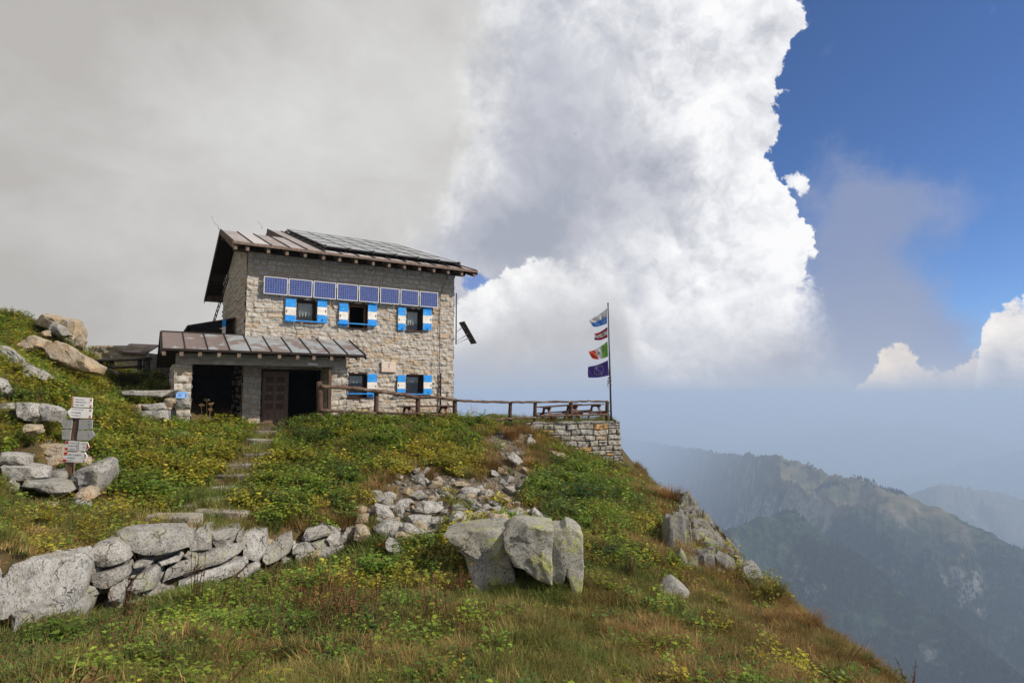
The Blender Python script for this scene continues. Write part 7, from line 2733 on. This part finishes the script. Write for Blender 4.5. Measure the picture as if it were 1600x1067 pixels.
# single plants that stand out
def single_plants():
    L = lambda nm, t: leaf_material(nm, t)
    mb_ = blade_material('brown_blade', (.23, .15, .055)); mo = blade_material('orange_blade', (.28, .165, .06)); mg = blade_material('green_blade', (.12, .125, .03))
    lg = leaf_material('bright_leaf', (.10, .185, .024)); ld = leaf_material('deep_green_leaf', (.038, .085, .018)); ly = leaf_material('yellow_green_leaf', (.19, .20, .026)); lr = leaf_material('reddish_leaf', (.26, .075, .025))
    ds = blade_material('dark_stalk', (.085, .04, .022))
    dry = blade_material('straw_stalk', (.34, .24, .13))
    tall = lambda nm, s, m, h=.5, n=420, sp=.22: tuft(nm, s, n=n, height=h, spread=sp, width=.0042, droop=.95, mat=m, link=True)

    def place(o, px, py, s, rz, label, cat, group=None, dz=0.0):
        h = hit(px, py)
        o.location = h + Vector((0, 0, dz))
        o.scale = (s, s, s)
        o.rotation_euler = (0, 0, rz)
        tag(o, label, cat, group)
    tus = [(tall('grass_tussock', 1, mb_), 535, 824, 1.05, 'round brown grass tussock at the right end of the retaining wall'),
           (tall('grass_tussock', 2, mo, .55), 800, 684, 1.35, 'big rusty grass tussock under the fence left of the dry stone wall'),
           (tall('grass_tussock', 3, mb_, .55), 770, 735, 1.3, 'wide brown tussock above the rubble chute'),
           (tall('grass_tussock', 4, mo, .6), 1045, 786, 1.5, 'bushy brown tussock on the skyline below the terrace corner'),
           (tall('grass_tussock', 5, mg, .6), 1205, 935, .95, 'green brown tussock on the right skyline beside the pointed rock'),
           (tall('grass_tussock', 6, mo, .6), 1262, 985, .95, 'rusty tussock on the right skyline, halfway between rock and corner'),
           (tall('grass_tussock', 7, mg, .6), 1290, 1030, .85, 'big green tussock beside the worn path, lowest on the right'),
           (tall('grass_tussock', 8, mo, .55), 1345, 1048, .85, 'brown tussock on the skyline nearest the lower right corner'),
           (tall('grass_tussock', 9, mo, .55), 1015, 890, .95, 'orange brown tussock above the lone grey boulder'),
           (tall('grass_tussock', 10, mg, .5), 655, 905, .9, 'green grass tussock below the tan rubble stone'),
           (tall('grass_tussock', 11, mo, .5), 880, 715, 1.2, 'rusty tussock in front of the dry stone wall'),
           (tall('grass_tussock', 12, mb_, .5), 668, 750, 1.1, 'brown tussock left above the rubble'),
           (tall('grass_tussock', 14, mg, .42), 770, 948, .8, 'green tussock at the foot of the left boulder'),
           (tall('grass_tussock', 15, mb_, .40), 905, 950, .75, 'brown tussock at the right foot of the cracked boulder'),
           (tall('grass_tussock', 16, mg, .36), 835, 952, .7, 'green tussock before the hollow under the boulder'),
           (tall('grass_tussock', 17, mb_, .45), 705, 920, .85, 'brown tussock in the shade left of the boulders'),
           (tall('grass_tussock', 13, mb_, .4), 862, 658, 1.0, 'brown grass clump on the terrace edge under the picnic tables')]
    for i, (o, x, y, s, lab) in enumerate(tus):
        place(o, x, y, s, i * 1.3, lab, 'grass tussock')
    W = lambda nm, s, m, **kw: weed(nm, s, mats=[m, M_STEM], link=True, **kw)
    sh = [(W('leafy_shrub', 21, ld, stems=60, height=.5, spread=.62, size=.075, per=9), 492, 697, 1.25, 'dark green leafy shrub right of the doorstep'),
          (W('leafy_shrub', 22, ly, stems=55, height=.5, spread=.62, size=.085, per=8, shape=LOBED), 345, 676, 1.15, 'yellow green shrub in front of the dark shed opening'),
          (W('leafy_shrub', 23, lg, stems=50, height=.45, spread=.5, size=.08, per=8, shape=LOBED), 480, 785, 1.1, 'bright green shrub right of the lower steps'),
          (W('leafy_shrub', 24, ly, stems=50, height=.45, spread=.5, size=.08, per=8, shape=LOBED), 455, 730, 1.15, 'yellowish shrub right of the middle steps'),
          (W('leafy_shrub', 25, lg, stems=50, height=.4, spread=.42, size=.075, per=8, shape=LOBED), 590, 905, .9, 'bright green shrub under the rubble wall end'),
          (W('leafy_shrub', 26, ld, stems=70, height=.5, spread=.75, size=.07, per=9), 890, 790, 1.3, 'dark leafy shrub on the slope right of the rubble'),
          (W('leafy_shrub', 27, lg, stems=50, height=.5, spread=.6, size=.075, per=8), 735, 668, 1.2, 'green shrub pushing through the fence at the hut corner'),
          (W('leafy_shrub', 28, ly, stems=60, height=.42, spread=.6, size=.07, per=8), 690, 735, 1.25, 'yellow leaved shrub above the rubble'),
          (W('leafy_shrub', 29, lg, stems=60, height=.45, spread=.6, size=.07, per=8), 590, 700, 1.25, 'mid green shrub below the second fence post'),
          (W('leafy_shrub', 30, ly, stems=50, height=.42, spread=.5, size=.07, per=8, shape=LOBED), 200, 712, 1.0, 'yellow green shrub right of the signpost'),
          (W('leafy_shrub', 31, ld, stems=60, height=.5, spread=.7, size=.07, per=8), 225, 606, 1.3, 'shaded dark shrub between log table and porch'),
          (W('leafy_shrub', 32, lg, stems=40, height=.36, spread=.42, size=.07, per=8, shape=LOBED), 960, 885, .9, 'green weed clump right of the cracked boulder'),
          (W('leafy_shrub', 33, lr, stems=40, height=.28, spread=.32, size=.045, per=8), 615, 868, .9, 'reddish plant in front of the half hidden rubble rock'),
          (W('leafy_shrub', 34, lr, stems=30, height=.26, spread=.3, size=.05, per=8, shape=LOBED), 97, 660, .9, 'orange red plant left of the grey signs'),
          (W('leafy_shrub', 35, ly, stems=30, height=.3, spread=.3, size=.07, per=7, shape=LOBED), 440, 822, .8, 'yellow leaved plant on top of the retaining wall'),
          (W('leafy_shrub', 36, lg, stems=40, height=.3, spread=.36, size=.06, per=8, shape=LOBED), 668, 858, .8, 'green clump with pale flowers beside the left boulder'),
          (W('leafy_shrub', 37, lg, stems=60, height=.4, spread=.5, size=.07, per=8, shape=LOBED), 230, 780, 1.0, 'green shrub left of the lower steps')]
    for i, (o, x, y, s, lab) in enumerate(sh):
        place(o, x, y, s, i * .9, lab, 'shrub')
    # more of the same shrubs, scattered over the leafy parts of the slope
    rnd = random.Random(5)
    src = [t[0] for t in sh if t[0].data.name.startswith('leafy_shrub')]
    spots = [(310, 690), (290, 720), (330, 720), (365, 700), (250, 740), (215, 760), (180, 690), (160, 640), (120, 610), (70, 600), (30, 630), (130, 660), (90, 625), (190, 660), (250, 690), (420, 760), (500, 750), (520, 790), (450, 795), (540, 760),
             (540, 690), (570, 670), (620, 680), (650, 690), (700, 690), (720, 715), (660, 665), (610, 715), (640, 712), (555, 720), (850, 770), (870, 820), (920, 800), (940, 760), (905, 830), (960, 850), (980, 800), (930, 870), (1100, 1020), (1060, 1045),
             (1130, 1050), (210, 960), (330, 985), (90, 1010), (440, 985), (600, 985), (520, 1020), (700, 1010), (270, 1030), (640, 1045), (380, 1040), (150, 1050), (1000, 900), (1080, 950)]
    for i, (x, y) in enumerate(spots):
        q = rnd.choice(src[:12] if y < 900 else [t for t in src if t.data.name in ('leafy_shrub.002', 'leafy_shrub.005', 'leafy_shrub.011', 'leafy_shrub.015')] or src[:4])
        h = hit(x + rnd.uniform(-6, 6), y + rnd.uniform(-4, 4))
        o = q.copy()
        COL.objects.link(o)
        s = rnd.uniform(.55, .95) * (1.0 if y < 900 else .55)
        o.location = h - Vector((0, 0, .02)); o.scale = (s, s, s * rnd.uniform(.8, 1.1)); o.rotation_euler = (0, 0, rnd.uniform(0, 6.28))
        tag(o, 'low leafy green shrub among the weeds of the slope', 'shrub', 'low leafy shrubs scattered over the slope')
    S = lambda nm, s, m, **kw: dead_stalks(nm, s, mats=m, link=True, **kw)
    st = [(S('dry_umbel', 51, dry, n=5, height=.85, umbel=True), 322, 672, 1.0, 'pale dry umbel stalks before the dark shed opening'),
          (S('dead_stalk', 52, ds, n=9, height=.75), 356, 672, 1.0, 'brown branching dead stalks left of the porch pillar'),
          (S('dead_stalk', 53, ds, n=9, height=.62), 505, 945, .95, 'tall reddish brown dead stalks below the retaining wall end'),
          (S('dead_stalk', 54, ds, n=7, height=.55), 470, 960, .95, 'dark dead stalks left of the tall reddish ones'),
          (S('dead_stalk', 55, ds, n=16, height=.6), 985, 912, .9, 'dark upright dead stalks under the orange brown tussock'),
          (S('dead_stalk', 56, dry, n=6, height=.55), 742, 655, 1.0, 'thin seed stalks rising above the fence at the hut corner'),
          (S('dead_stalk', 57, ds, n=6, height=.5), 468, 668, 1.0, 'thin brown stalk before the open doorway'),
          (S('dead_stalk', 58, ds, n=10, height=.7), 190, 985, .9, 'dead stalks before the long slanting wall stones'),
          (S('dead_stalk', 59, ds, n=8, height=.75), 300, 955, .9, 'thin dead stalks before the middle of the retaining wall')]
    for i, (o, x, y, s, lab) in enumerate(st):
        place(o, x, y, s, i * .7, lab, 'dead stalks')


single_plants()
